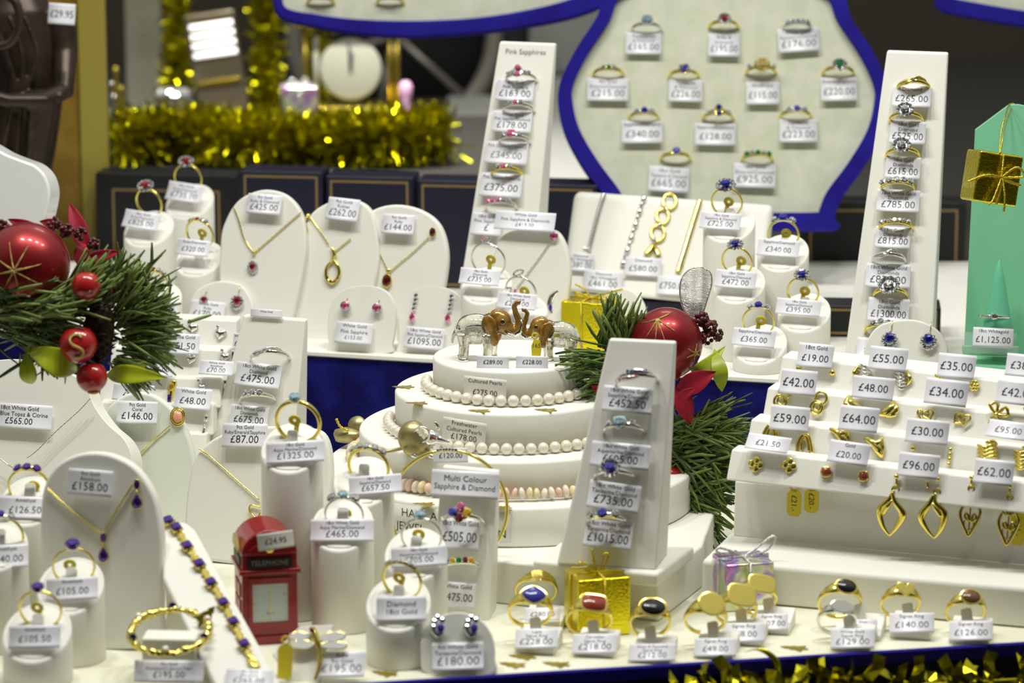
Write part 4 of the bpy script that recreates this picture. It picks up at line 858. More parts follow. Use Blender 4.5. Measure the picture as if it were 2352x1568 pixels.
tablet('earring_stand', E5, [(1983, 825), (1990, 785), (2015, 750), (2055, 736), (2105, 735), (2150, 755), (2174, 790), (2177, 830), (2172, 886), (1985, 878)], 'large pale disc with sapphire cluster studs in front of the diamond tower', 'white oval earring stands', depth=6, bevel=1.5, cat='earring stand')
cluster_ear(E5, 2043, 781, 19, 'sapphire', 'sapphire cluster stud nearer the diamond tower rings', GE); cluster_ear(E5, 2132, 784, 19, 'sapphire', 'sapphire cluster stud nearer the green box', GE)

# ------------------------------------------------------------------ bracelet ramp
BR = ZP(1480, 690, .085, -8, 32)
root = thing('bracelet_ramp', plM(BR), 'sloping cream ramp carrying four bracelets below the large tray', 'bracelet ramp')
wbox('riser_block', BR.hit(1505, 690, -.004)-Vector((0, 0, .0145)), (105, 60, 14), -8, 'navy_leather', root); wedge('body', BR, [(1288, 668), (1745, 712), (1776, 476), (1318, 444)], 12, 62, 'leatherette', root, bevel=4)
GB = 'bracelets on the sloping cream ramp'
def bracelet(pl, px, py, lab, group=GB): return surf_thing('bracelet', pl, px, py, lab, 'bracelet', group)
r = bracelet(BR, 1366, 510, 'fine white gold bracelet nearest the pink sapphire tower'); wire(BR, r, [(1388, 445), (1378, 475), (1366, 520), (1352, 574)], 1.9, 'white_gold', 'chain', 1.6, 14, bead=.45); wire(BR, r, [(1340, 569), (1350, 572), (1357, 578)], .7, 'white_gold', 'clasp', 1.2)
r = bracelet(BR, 1455, 530, 'white gold bracelet of alternating bars and links')
P = [(1481+(1429-1481)*t/11, 449+(612-449)*t/11) for t in range(12)]
wire(BR, r, P, .55, 'white_gold', 'chain', 1.0, 3)
for i in range(0, 11, 2): wire(BR, r, [P[i], P[i+1]], [1.4, 1.8, 1.4], 'white_gold', 'bar_link', 1.4, 4)
for i in range(1, 11, 2): gem_at(BR, P[i][0]-3, P[i][1]+8, 4.5, 4.5, 'diamond', 'stone_link', r, 1.8, 8)
r = bracelet(BR, 1520, 520, 'chunky gold bracelet of large round links')
for (x, y, a, b_) in ((1538, 463, 15, 17), (1522, 497, 14, 17), (1511, 536, 15, 18)):
    wire(BR, r, [(x+a*cos(2*pi*i/14), y+b_*sin(2*pi*i/14)) for i in range(14)], 1.15, 'gold', 'round_link', 1.6, 2, closed=True)
for x, y in ((1531, 481), (1516, 517), (1503, 552)): ball(BR, r, x, y, 6, 'diamond', 'stone_link', 2.0, (.8, .8, 1.2))
wire(BR, r, [(1500, 560), (1492, 575), (1484, 585)], [1, 2, 2.2], 'gold', 'clasp', 2); wire(BR, r, [(1503, 562), (1508, 575), (1512, 586)], [1, 2, 2.2], 'gold', 'clasp', 2)
r = bracelet(BR, 1590, 530, 'slim gold bracelet of flat diamond set links'); P = [(1608+(1557-1608)*t/16, 459+(626-459)*t/16) for t in range(17)]
wire(BR, r, P, 2.1, 'gold', 'chain', 1.3, 4, bead=.3, sq=(1, .6))
for i in range(1, 16, 2): gem_at(BR, P[i][0], P[i][1], 4.5, 4, 'diamond', 'stone_link', r, 1.8, 8, p=5)
wire(BR, r, [(1558, 612), (1570, 611)], .6, 'gold', 'clasp', 1, 1)
GR = 'price tags on the bracelet ramp'
ctag(BR, 1333, 602, 62, 42, 'Diamond|18ct Whitegold|£380.00', 'white tag below the fine white gold bracelet', 3, group=GR, tl=-6); ctag(BR, 1385, 645, 90, 46, 'Diamond|18ct Whitegold|£461.00', 'white tag reading £461.00 below the bar link bracelet', 3, group=GR, tl=-8)
ctag(BR, 1477, 613, 84, 44, 'Diamond|£580.00', 'white tag reading £580.00 below the chunky gold bracelet', 2, group=GR, tl=-6); ctag(BR, 1545, 656, 72, 44, '|£750.00', 'white tag reading £750.00 partly behind the mesh leaf', 2, group=GR, tl=-8)

# ------------------------------------------------------------------ green box and hanging parcel
GBX = ZP(2290, 815, ZS+.008, -6, 4); root = thing('ring_box', plM(GBX), 'open mint green ring box with a white gold ring on a cone', 'ring box')
solid_px('back_card', GBX, [(2214, 815), (2400, 822), (2398, 252), (2340, 240), (2318, 240), (2240, 298)], 4, 'mint', root, bevel=.4)
a, b = GBX.hit(2214, 815), GBX.hit(2400, 822)
mb = MB(); I = root.matrix_world.inverted(); fw = Vector((-.25, -1, 0)).normalized()*.030
Q = [a+fw, b+fw, b, a]; mb.k = 1; mb.hexa([tuple(I @ (q+Vector((0, 0, -.008)))) for q in (Q[0], Q[1])]+[tuple(I @ q) for q in (Q[1], Q[0])]+[tuple(I @ (q+Vector((0, 0, -.008)))) for q in (Q[3], Q[2])]+[tuple(I @ q) for q in (Q[2], Q[3])]); mb.build('base', 'mint', root, bevel=.6)
T = GBX.hit(2290, 790, .012); mb = MB(); k = mpp(T)*1000; mb.lathe([(38*k, 0), (30*k, 60*k), (14*k, 150*k), (2*k, 196*k), (.2, 197*k)], 24); mb.build('ring_cone', 'mint_clear', root, I @ Matrix.Translation(T))
t = thing('card_holder', frame(GBX.hit(2275, 815, .024), -6, 20), 'clear acrylic holder with a card at the foot of the green box', 'card holder'); k = mpp(GBX.hit(2275, 800))*1000
mb = MB(); mb.box((0, 0, 10*k), (128*k, 9, 20*k)); mb.build('base', 'acrylic', t, bevel=1.0); mb = MB(); mb.box((0, 2, 30*k), (118*k, 1.5, 44*k)); mb.build('back_plate', 'acrylic', t, bevel=.5)
tag(GBX.hit(2281, 776, .0245), 92, 46, '18ct Whitegold|£1,125.00', -6, 22, 2, label='white card reading £1,125.00 in the clear holder', bend=0)
ring(frame(GBX.hit(2285, 727, .012), -14, -78, 4), 'so:diamond:.95', 'white_gold', 'white gold solitaire ring on the green cone', R=8.6)
t = thing('gift_box', frame(W(2286, 470, 1.985), 14, 6, 10), 'gold foil parcel hanging from a gold cord on the green box', 'gift box'); k = mpp(W(2286, 400, 1.985))*1000
mb = MB(); mb.box((0, 12, 60*k), (108*k, 22, 118*k)); mb.build('wrapped_box', 'foil', t, bevel=1.5)
for pts in ([(-54*k, 0, 52*k), (-10, -1, 62*k), (0, -2, 64*k), (20*k, -1, 58*k), (55*k, 0, 52*k)], [(2*k, 0, 0), (6*k, -1, 40*k), (2*k, -2, 64*k), (2*k, 0, 118*k)], [(2*k, -2, 64*k), (-40*k, -4, 64*k), (-82*k, -3, 42*k)], [(2*k, -2, 64*k), (30*k, -5, 92*k), (52*k, -5, 74*k), (2*k, -2, 64*k)], [(4*k, -2, 64*k), (14*k, -4, 20*k), (18*k, -3, -14*k)], [(2*k, -2, 64*k), (-14*k, -4, 10*k), (-22*k, -3, -2*k)]):
    P = spline(pts, 8, False); mb = MB(); mb.tube(P, [.85 if i % 2 else .55 for i in range(len(P))], 6); mb.build('cord', 'cord_gold', t)
I = t.matrix_world.inverted(); P = [(I @ q)*1000 for q in (W(2296, 352, 1.99), W(2300, 300, 2.005), W(2310, 262, 2.02), GBX.hit(2318, 240, .001), GBX.hit(2330, 240, -.003), GBX.hit(2322, 250, .002), W(2306, 300, 2.005), W(2298, 352, 1.99))]
P = spline(P, 8, False); mb = MB(); mb.tube(P, [.5 if i % 2 else .3 for i in range(len(P))], 5); mb.build('hanging_cord', 'cord_gold', t)
bx('dark_card', 2336, 2420, 420, 690, 2.10, 4, 'teal_dark', label='dark teal card at the edge of the green box', cat='card').name = 'display_card'
present(640, 742, 2.02, 92, 58, -20, 'foil', 'cord_gold', 'small gold foil parcel behind the White Gold tower', zb=ZS, bows=[[(0, 0), (-20, 18), (-34, 10), (0, 0)], [(0, 0), (22, 18), (46, 42)], [(0, 0), (14, 14), (30, 30), (40, 38)]])
present(1335, 804, 2.06, 104, 112, -24, 'foil', 'cord_gold', 'gold foil parcel with ribbon behind the smaller elephant', zb=ZS, bows=[[(0, 0), (-14, 20), (-38, 30)], [(0, 0), (40, 14), (80, 28)], [(0, 0), (-30, 4), (-40, 12), (-10, 6), (0, 0)]])
# ------------------------------------------------------------------ plinths on the platform
ZP_ = 0.024
def plinth(name, fl, fr, depth, z, m, label, bevel=1.5, yaw=None, cat='plinth', left_ext=0, right_ext=0):
    """slab on the platform; fl, fr: photograph points of the front bottom corners"""
    a, b = Z(*fl), Z(*fr); d = (b-a); yw = math.degrees(atan2(d.y, d.x)); u = d.normalized(); a = a-u*left_ext; b = b+u*right_ext
    return wbox(name, (a+b)/2, ((b-a).length*1000, depth, z*1000), yw, m, label=label, cat=cat, bevel=bevel), yw, a, b
FRc = Z(1513, 1428); RBc = Z(1612, 1350); u22 = Matrix.Rotation(radians(-22), 3, 'Z') @ Vector((1, 0, 0))
pq = [FRc-u22*.20, FRc, RBc, Vector((.118, 1.93, 0)), Vector((.075, 2.035, 0)), Vector((-.10, 2.05, 0)), Vector((-.125, 1.95, 0))]
mb = MB(); n = len(pq); mb.add([tuple(q*1000) for q in pq]+[(q.x*1000, q.y*1000, ZP_*1000) for q in pq], [tuple(range(n))[::-1], tuple(range(n, 2*n))]+[(i, (i+1) % n, n+(i+1) % n, n+i) for i in range(n)])
props(mb.build('plinth', 'leatherette', bevel=1.6), 'low white plinth carrying the tiered stand and the front ring tower', 'plinth')

# ------------------------------------------------------------------ tiered round stand ("cake")
CK = Vector((W(1172, 1000, 1.93).x, 1.935, 0)); zt = [.0245, .0462, .0672, .0893, .1085]; RT = [.1055, .0862, .0657, .0440]
root = thing('tiered_stand', frame((CK.x, CK.y, zt[0])), 'white four tiered round stand like a cake with pearls on its ledges', 'tiered stand')
for i in range(4):
    h = (zt[i+1]-zt[i])*1000; R = RT[i]*1000; mb = MB(); mb.lathe([(R-.6, 0), (R, .5), (R, h-1.6), (R-.5, h-.6), (R-1.6, h), (R*.3, h)], 96); mb.build('tier', 'leatherette', root, Matrix.Translation((0, 0, zt[i]-zt[0])))
def cyl_tag(R, zc, px0, px1, py0, py1, s, lab, tilt=2):
    P = CK + Vector((0, 0, zc)); cx_ = (px0+px1)/2; x = W(cx_, 900, CK.y-R).x-CK.x; a = math.asin(max(-1, min(1, x/R))); Q = CK + Vector((sin(a)*(R+.0005), -cos(a)*(R+.0005), zc))
    return tag(Q, px1-px0, py1-py0, s, math.degrees(a), 0, tilt, bend=0, label=lab, group='price cards on the tiered stand', mt='card_white', psz=.34)
cyl_tag(RT[3], (zt[3]+zt[4])/2-.001, 1063, 1166, 858, 912, 'Cultured Pearls|£275.00', 'card reading £275.00 on the top tier below the elephants', 2)
cyl_tag(RT[2], (zt[2]+zt[3])/2-.0005, 1012, 1120, 956, 1014, 'Freshwater|Cultured Pearls|£178.00', 'card reading £178.00 on the second tier beside the mouse', 4)
# banner on the lowest tier
R = RT[0]+.0006; zc = (zt[0]+zt[1])/2; a0 = math.asin((W(900, 1200, 1.84).x-CK.x)/R); a1 = math.asin((W(1172, 1200, 1.83).x-CK.x)/R)
mb = MB(); h = 8.6; n = 24; V = []
for i in range(n+1):
    a = a0+(a1-a0)*i/n
    for rr in (R*1000, R*1000-.3):
        for z in (-h, h): V.append((sin(a)*rr, -cos(a)*rr, z))
Fc = []
for i in range(n): b = i*4; c = b+4; Fc += [(b, c, c+1, b+1), (b+2, b+3, c+3, c+2), (b+1, c+1, c+3, b+3), (b, b+2, c+2, c)]
mb.add(V, Fc); o = mb.build('banner', 'linen', M=Matrix.Translation(CK+Vector((0, 0, zc))), label='curved banner with capital letters around the lowest tier', cat='banner')
tb = MB(); arc_ = lambda x, z, y: (sin(a0+x/(R*1000))*(R*1000-y), -cos(a0+x/(R*1000))*(R*1000-y), z)
write(tb, [('HAVE A VERY', 26, 2.2, 6.6, 60), ('JEWEL', 12, -5.6, 6.6, 50), ('N', (a1-a0)*R*1000-4.5, -5.6, 6.6, 9)], arc_); tb.build('lettering', 'ink', o)
# pearls and shell beads
def strand(name, R, z, r, a_from, a_to, mts, label, bead='pearl', step=2.02, jit=0, chip=False, seed=1, back=True):
    root = thing(name, frame((CK.x, CK.y, z)), label, 'necklace', 'bead necklaces on the tiered stand'); rr = random.Random(seed); rad = R*1000+r*1.14; n = int(abs(a_to-a_from)*rad/(r*step)); me0 = {}
    mb = MB(); mb.tube([(sin(a_from+(a_to-a_from)*i/60)*rad, -cos(a_from+(a_to-a_from)*i/60)*rad, r*.8) for i in range(61)], .3, 5); mb.build('string', 'shell_cream', root)
    for i in range(n):
        a = a_from+(a_to-a_from)*(i+.5)/n; m = mts[i % len(mts)] if not chip else rr.choice(mts)
        key = (m, rr.randrange(4) if chip else 0)
        if key not in me0:
            mb = MB()
            if chip:
                mb.sph((0, 0, 0), (r*.46, r*rr.uniform(.8, 1.05), r*rr.uniform(.8, 1.05)), 10, 7)
            else: mb.sph((0, 0, 0), (r*.97, r, r), 18, 12)
            o = mb.build(bead, m, root); me0[key] = o.data
        else:
            o = bpy.data.objects.new(bead, me0[key]); COL.objects.link(o); o.parent = root
        q = 1+rr.uniform(-.12, .12)*(1 if chip else .2)
        o.matrix_local = Matrix.Translation((sin(a)*rad*.001, -cos(a)*rad*.001, r*.001*(1 if not chip else rr.uniform(1.05, 1.2)))) @ Matrix.Rotation(a+(rr.uniform(-.3, .3) if chip else 0), 4, 'Z') @ Matrix.Rotation(rr.uniform(-.3, .3) if chip else 0, 4, 'Y') @ Matrix.Scale(q, 4)
strand('pearl_necklace', RT[3], zt[3], 3.35, -1.75, 1.25, ['pearl'], 'string of round cultured pearls around the top tier')
strand('pearl_necklace', RT[2], zt[2], 3.3, -1.75, 1.2, ['pearl'], 'string of freshwater pearls around the second tier below the mouse')
strand('shell_necklace', RT[1], zt[1], 3.9, -1.9, 1.0, ['shell_pink', 'shell_cream', 'shell_white'], 'string of pink and cream shell chips around the third tier', bead='shell_chip', step=1.05, chip=True)
# gold paper trees lying on the ledges
def tree_poly(w_, h_):
    L = [(0, 1), (.22, .74), (.13, .74), (.34, .48), (.2, .48), (.5, .16), (.09, .16), (.09, 0)]
    return [(x*w_, z*h_) for x, z in L[::-1]] + [(-x*w_, z*h_) for x, z in L]
def confetti(P, size, rz, label, tilt=-90, yaw=0, group='gold paper tree shapes'):
    mb = MB(); poly = tree_poly(size*.75, size); mb.prism(poly[::1], -.1, .1); M = Matrix.Translation(P+Vector((0, 0, .0004))) @ Matrix.Rotation(radians(rz), 4, 'Z') @ Matrix.Rotation(radians(tilt), 4, 'X')
    return mb.build('paper_tree', 'confetti', M=M, label=label, cat='decoration', group=group, smooth=False)
for (px, py, z, rz, lab) in ((1112, 946, zt[3], 75, 'gold paper tree on the second ledge under the £275.00 card'), (1265, 944, zt[3], 75, 'gold paper tree on the second ledge below the pearls and pine'),
    (968, 928, zt[3], 80, 'gold paper tree on the second ledge above the mouse'), (938, 890, zt[3], 85, 'gold paper tree lying furthest round the second ledge'),
    (985, 1160, zt[1], 78, 'gold paper tree on the lowest ledge beside the tower of mixed stones'), (1162, 1168, zt[1], 78, 'gold paper tree on the lowest ledge inside the gold bangle')):
    confetti(Z(px+14, py, z), 13, rz, lab)

# ------------------------------------------------------------------ glass and enamel animals
def elephant(P, yaw, s, flip, label):
    """facing +x (flip mirrors); P under the middle of the body"""
    M = frame(P, yaw) @ (Matrix.Scale(-1, 4, (1, 0, 0)) if flip else Matrix.Identity(4)); root = thing('elephant_figurine', frame(P, yaw), label, 'figurine', 'elephant figurines')
    X = Matrix.Scale(-s, 4, (1, 0, 0)) @ Matrix.Diagonal((1, s, s, 1)) if flip else Matrix.Diagonal((s, s, s, 1))
    def B(): m = MB(); m.X = X; return m
    mb = B(); mb.sph((-3.5, 0, 19), (12.5, 8.2, 9.6), 20, 12); mb.sph((-8, 0, 18.5), (8.6, 8, 9.2), 16, 10); mb.sph((4, 0, 20), (7, 7.4, 8.6), 16, 10)
    for x, y in ((-11, -4.6), (-12.5, 4.4), (3.5, -4.8), (5.5, 4.4)): mb.tube([(x, y, 17), (x+.6, y, 9), (x, y, 1.6)], [4.4, 3.1, 3.0], 12)
    mb.tube([(-15, 0, 20), (-17.6, 0, 15), (-18.6, 0, 10)], [1.6, 1.1, .9], 8); mb.build('body', 'glass_clear', root, remesh=.55)
    for x, y in ((-11, -4.6), (-12.5, 4.4), (3.5, -4.8), (5.5, 4.4)): mb = B(); mb.lathe([(3.2, 0), (3.5, .6), (3.3, 1.8), (2.6, 2.3)], 16, (x, y, 0)); mb.build('foot', 'silver', root)
    mb = B(); mb.sph((11, -1, 24), (7.2, 6.2, 7.4), 20, 12); mb.sph((14.5, -1.4, 20.5), (4.6, 4.2, 4.8), 16, 10); mb.sph((9.5, -1, 28), (5, 5, 4), 14, 8)
    mb.tube([(16, -1.4, 21), (19.6, -1.6, 18.6), (22.2, -1.7, 20.5), (22.4, -1.7, 25.5), (20.4, -1.6, 30), (19.4, -1.5, 34), (21.4, -1.6, 36.5), (23.6, -1.7, 36.2)], [3.9, 3.0, 2.5, 2.2, 1.9, 1.7, 1.5, 1.7], 12); mb.build('head', 'enamel_brown', root, remesh=.5)
    mb = B(); mb.tube([(17.6, -2.0, 17.4), (20.6, -2.4, 16.8), (23.2, -2.4, 18.6), (24.0, -2.3, 22), (23.6, -2.2, 26)], [1.6, 1.9, 1.7, 1.4, .9], 10); mb.build('trunk_underside', 'silver', root)
    mb = B(); mb.tube([(14.6, -5.2, 18.6), (17.6, -6.2, 17), (20, -6.2, 17.8)], [1.0, .8, .3], 8); mb.build('tusk', 'silver', root)
    for y_ in (-1, 1):
        mb = B(); mb.X = X @ Matrix.Translation((6.2, y_*6.2-1, 21)) @ Matrix.Rotation(radians(18*y_), 4, 'Z') @ Matrix.Rotation(radians(-14), 4, 'Y'); mb.sph((-1, 0, 2), (5.4, 1.3, 6.4), 18, 10); mb.sph((0, -.2*y_, -5), (4.0, 1.3, 6.2), 16, 10); mb.build('ear', 'enamel_brown', root, remesh=.45)
    mb = B(); mb.sph((13.0, -6.6, 25.2), (1.1, .7, 1.1), 12, 8); mb.build('eye', 'onyx', root)
    mb = B(); mb.tube([(13+1.5*cos(2*pi*i/16), -6.7, 25.2+1.4*sin(2*pi*i/16)) for i in range(16)], .35, 6, True); mb.build('eye_rim', 'gold_dark', root); return root
elephant(Z(1108, 826, zt[4]), -6, .93, False, 'larger glass elephant with brown enamel head facing the smaller one')
elephant(Z(1275, 828, zt[4]), -6, .80, True, 'smaller glass elephant with brown enamel head and upturned trunk')
t = ZP(1240, 838, zt[4], -8, 10); o = surf_thing('hanging_tag', t, 1232, 795, 'small yellow tag hanging at the smaller elephant chest', 'tag', d=.003)
k = mpp(t.p)*1000; mb = MB(); mb.prism([(-10*k, -22*k), (10*k, -22*k), (12*k, -6*k), (8*k, 14*k), (-6*k, 16*k), (-12*k, 0)], -.3, .3); mb.build('plate', 'yellow_plastic', o); A = [(8*k*cos(2*pi*i/20)-4*k, 24*k+8*k*sin(2*pi*i/20)) for i in range(20)]; B = [(4*k*cos(2*pi*i/20)-4*k, 24*k+4*k*sin(2*pi*i/20)) for i in range(20)]
mb = MB(); mb.ringprism(A, B, -.3, .3); mb.build('eyelet', 'yellow_plastic', o); tb = MB(); write(tb, [('165', 0, -3*k, 14*k, 20*k)], lambda x, z, y: (x, -.35, z)); tb.build('lettering', 'ink', o)
# mouse
P = Z(965, 1046, zt[2]) ; root = thing('mouse_figurine', frame(P, -14), 'pewter and silver mouse figurine sitting on the second tier ledge', 'figurine')
mb = MB(); mb.sph((-4, 0, 10), (8.6, 8, 9.6), 20, 12); mb.sph((-1, 0, 8), (8.4, 7.6, 7.6), 20, 12); mb.sph((-3, -4, 5), (6, 4.5, 5), 16, 10); mb.build('body', 'pewter_gold', root, remesh=.5)
mb = MB(); mb.sph((6.5, -1, 10.5), (5.6, 4.8, 4.8), 16, 10); mb.tube([(7, -1, 10.5), (12, -1.2, 9.8), (16.4, -1.3, 9.0)], [4.2, 2.5, .8], 12); mb.build('head', 'silver', root, remesh=.4)
mb = MB(); mb.sph((16.5, -1.3, 9), 1.0, 10, 6); mb.build('nose', 'silver', root)
mb = MB(); mb.X = Matrix.Translation((2.6, -5.6, 13.5)) @ Matrix.Rotation(radians(90), 4, 'X'); mb.lathe([(4.6, -.4), (4.9, .4), (4.4, .9), (3.8, .4), (.2, .2)], 24); mb.build('ear', 'silver', root)
mb = MB(); mb.X = Matrix.Translation((8.6, 3.5, 16.5)) @ Matrix.Rotation(radians(60), 4, 'Y'); mb.sph((0, 0, 0), (2.6, .7, 1.4), 12, 8); mb.build('ear', 'silver', root)
mb = MB(); mb.sph((9.2, -5.0, 11.6), (1.3, .6, .7), 10, 6); mb.build('eye', 'garnet', root)
for x, y in ((-3.5, -7), (6, -6)):
    mb = MB(); mb.tube([(x, y+2, 4), (x+1.5, y, 1.5), (x+4, y-.5, 1)], [1.6, 1.4, 1.1], 8); mb.build('paw', 'silver', root)
mb = MB(); mb.tube(spline([(-11, 2, 3), (-17, 1, 1.5), (-22, -1, 1)], 6, False), [1.1-.03*i for i in range(13)], 8); mb.build('tail', 'pewter_gold', root)
def plate_tag(px, py, w_, h_, z0, s, lab, roll=0, yaw=-4):
    P = Z(px, py+h_/2, z0); k = mpp(P); return tag(P+Vector((0, 0, h_*k*.5)), w_, h_, s, yaw, 8, roll, bend=0, label=lab, group='price plates before the animals', psz=.62)
plate_tag(1132, 831, 74, 28, zt[4], '£289.00', 'small price plate reading £289.00 before the larger elephant', 1)
plate_tag(1222, 831, 74, 28, zt[4], '£228.00', 'small price plate reading £228.00 before the smaller elephant', 1)
plate_tag(1035, 1045, 80, 34, zt[2], '£120.00', 'small price plate reading £120.00 beside the mouse', -2)
# gold pill boxes beside the stand
t = thing('trinket_box', frame(Z(800, 1012, 0.05), -20), 'round gold trinket box with a tassel between cake and velvet step', 'trinket box'); k = mpp(Z(800, 1000, .05))*1000
mb = MB(); mb.lathe([(30*k, 0), (34*k, 3), (35*k, 16*k), (32*k, 24*k), (12*k, 30*k), (.5, 31*k)], 32, sy=.8); mb.X = Matrix.Identity(4); mb.build('body', 'pewter_gold', t)
mb = MB(); mb.X = Matrix.Translation((16*k, 4, 34*k)) @ Matrix.Rotation(radians(70), 4, 'X'); mb.lathe([(20*k, -2), (22*k, 0), (20*k, 2), (.5, 3)], 24); mb.build('lid', 'pewter_gold', t)
mb = MB(); P = spline([(10*k, -6, 30*k), (-6*k, -8, 40*k), (-16*k, -8, 58*k)], 6, False); mb.tube(P, [1.0 if i % 2 else .6 for i in range(len(P))], 6); mb.build('tassel', 'cord_gold', t)
wbox('riser_block', Z(800, 1040, .0)+Vector((-.0, .045, 0)), (26, 24, 49), -15, 'card_white', label='white block holding the gold trinket box behind the tiered stand', cat='block')

# ------------------------------------------------------------------ front ring towers
FT = ZP(1392, 1302, ZP_+.0075, -13, 14)
tower(FT, [(1278, 1296), (1506, 1309), (1552, 785), (1399, 778)], 4, 34, 'front white ring tower with four sapphire and tanzanite rings')
wbox('plinth', Z(1513, 1350, ZP_)-u22*.036, (70, 60, 7.5), -22, 'leatherette', label='thin white slab directly under the front ring tower', cat='plinth', bevel=2)
for (rx, ry, spec, mt, lab, tx, ty, tw, th_, s, roll, rk) in (
    (1455, 858, 'bypass:pink_sapphire:tanzanite', 'white_gold', 'wide white gold crossover ring with pink and blue rows', 1442, 918, 116, 60, '18ct White Gold|Sapphire/Diamond|£452.50', 2, dict(roll=10)),
    (1426, 972, 'sq:aqua:.95', 'white_gold', 'white gold ring with a square aquamarine', 1425, 1046, 137, 58, '18ct White Gold|Aquamarine/Diamond|£605.00', 2, {}),
    (1405, 1078, 'cl:tanzanite:.9', 'white_gold', 'white gold ring with tanzanite in a diamond halo', 1410, 1140, 121, 64, '18ct White Gold|Tanzanite/Diamond|£735.00', 5, {}),
    (1387, 1182, 'th:tanzanite:1.05', 'white_gold', 'white gold ring with upright oval tanzanite and small shoulders', 1397, 1226, 112, 66, '18ct White Gold|Tanzanite/Diamond|£1015.00', 3, {})):
    slot_ring(rx, ry, FT, spec, mt, lab+' on the front tower', 'rings on the front tower', R=10.2, tip=22, **({'roll': 5} | rk))
    tag(FT.hit(tx, ty, .004), tw, th_, s, FT.yaw, FT.tilt+6, roll, label=f'tag reading {s.split("|")[-1]} under the {lab}', group='price tags on the front tower', bend=.06)
MT_ = ZP(1060, 1422, 0, -10, 13)
tower(MT_, [(980, 1418), (1122, 1428), (1146, 1082), (1016, 1070)], 5, 24, 'narrow white tower headed Multi Colour among the front ring stands')
tag(MT_.hit(1068, 1112, .003), 158, 62, 'Multi Colour|Sapphire & Diamond', MT_.yaw, MT_.tilt+6, 1, label='white heading card reading Multi Colour Sapphire & Diamond', bend=.06)
slot_ring(1058, 1180, MT_, 'clover', 'white_gold', 'white gold ring with four different coloured stones', 'rings on the multi colour tower', R=10.3, tip=22)
tag(MT_.hit(1056, 1226, .0035), 92, 74, '18ct White Gold|£505.00', MT_.yaw, MT_.tilt+6, 1, label='tag reading £505.00 under the four coloured stone ring', group='price tags on the multi colour tower')
slot_ring(1050, 1288, MT_, 'row:tanzanite:6:.95:tanzanite,tanzanite,citrine,emerald,garnet,citrine', 'white_gold', 'wide white gold ring with a channel of coloured stones', 'rings on the multi colour tower', R=9.8, tip=20, roll=8, wd=3)
tag(MT_.hit(1050, 1366, .0035), 84, 58, 'White Gold|£475.00', MT_.yaw, MT_.tilt+6, 2, label='tag ending 5.00 under the ring with coloured stone channel', group='price tags on the multi colour tower')
LT = ZP(600, 1165, .0, -12, 15)
tower(LT, [(444, 1161), (658, 1171), (702, 735), (558, 724)], 6, 44, 'white tower with two diamond rings in front of the blue velvet')
wbox('pad_block', LT.hit(662, 1000, -.016)-Vector((.01, -.04, LT.hit(662, 1000, -.016).z)), (26, 16, LT.hit(700, 760).z*1000*.97), -12, 'leatherette', label='white padded block standing close behind the two diamond ring tower', cat='block')
tag(W(612, 719, LT.hit(612, 735).y-.001), 76, 18, 'White Gold', -12, 15, 1, label='small heading strip reading White Gold at the tower top', bend=0)
slot_ring(610, 805, LT, 'twist:diamond', 'white_gold', 'white gold crossover ring with a pave edge', 'rings on the two ring tower', R=11.0, tip=20, roll=6, wd=3)
tag(LT.hit(593, 862, .004), 107, 56, '18ct White Gold|Diamond|£475.00', LT.yaw, LT.tilt+6, 4, label='tag reading £475.00 under the white gold crossover ring', group='price tags on the two ring tower', bend=.1)
slot_ring(582, 903, LT, 'row:diamond:3:1.25', 'white_gold', 'white gold three diamond ring behind the aquamarine ring', 'rings on the two ring tower', R=10.0, tip=20, roll=6)
tag(LT.hit(572, 956, .004), 90, 50, '18ct White Gold|Diamonds|£675.00', LT.yaw, LT.tilt+4, 3, label='tag with cut off price under the three diamond ring', group='price tags on the two ring tower')
# ------------------------------------------------------------------ right hand earring stand on its slab
s0, s1 = Z(1610, 1376), Z(2352, 1443); d_ = (s1-s0).normalized(); yS = math.degrees(atan2(d_.y, d_.x)); ZB = .0225
wbox('plinth', s0+d_*.125, (250, 120, ZB*1000), yS, 'leatherette', label='long white padded slab under the gold earring ladder', cat='plinth', bevel=3.2, bseg=5)
LY = -21
fp = ZP(1700, 1232, ZB, LY, 6)
root = thing('earring_ladder', plM(fp), 'stepped white stand with rows of gold earrings and tags', 'earring ladder')
wedge('front_panel', fp, [(1684, 1231), (2420, 1318), (2420, 1178), (1688, 1104)], 30, 34, 'leatherette', root, bevel=1)
TI = []
for i, (xl, yb, yt, Y) in enumerate(((1667, 1103, 1031, 1.842), (1712, 1034, 962, 1.859), (1750, 962, 889, 1.876), (1783, 889, 817, 1.893))):
    pl = YP(xl, yb, Y, LY, 24); TI.append(pl); sl = .112
    wedge('tier', pl, [(xl, yb), (2420, yb+(2420-xl)*sl), (2420, yt+(2420-xl)*sl), (xl+13, yt)], 16 if i else 12, 10, 'leatherette', root, bevel=1.3)
mb = MB(); q0, q1 = fp.hit(1815, 1200), fp.hit(2400, 1300); 
bk = [q0+Vector((.010, .072, 0)), q1+Vector((0, .060, 0))]; V = [tuple(p*1000) for p in (Vector((bk[0].x, bk[0].y, ZB)), Vector((bk[1].x, bk[1].y, ZB)))]; top = TI[3].hit(1790, 840).z*1000
V8 = V+[(V[1][0], V[1][1], top), (V[0][0], V[0][1], top)]; off = Vector((8, 20, 0)); V8 += [tuple(Vector(v)+off) for v in V8]; mb.hexa(V8); mb.build('support', 'leatherette', root, root.matrix_world.inverted())
GL = 'gold earrings on the stepped ladder'; GLT = 'price tags on the earring ladder'
def ear(pl, x, y, lab): return surf_thing('earring', pl, x, y, lab, 'earring', GL)
T4, T3, T2, T1 = TI
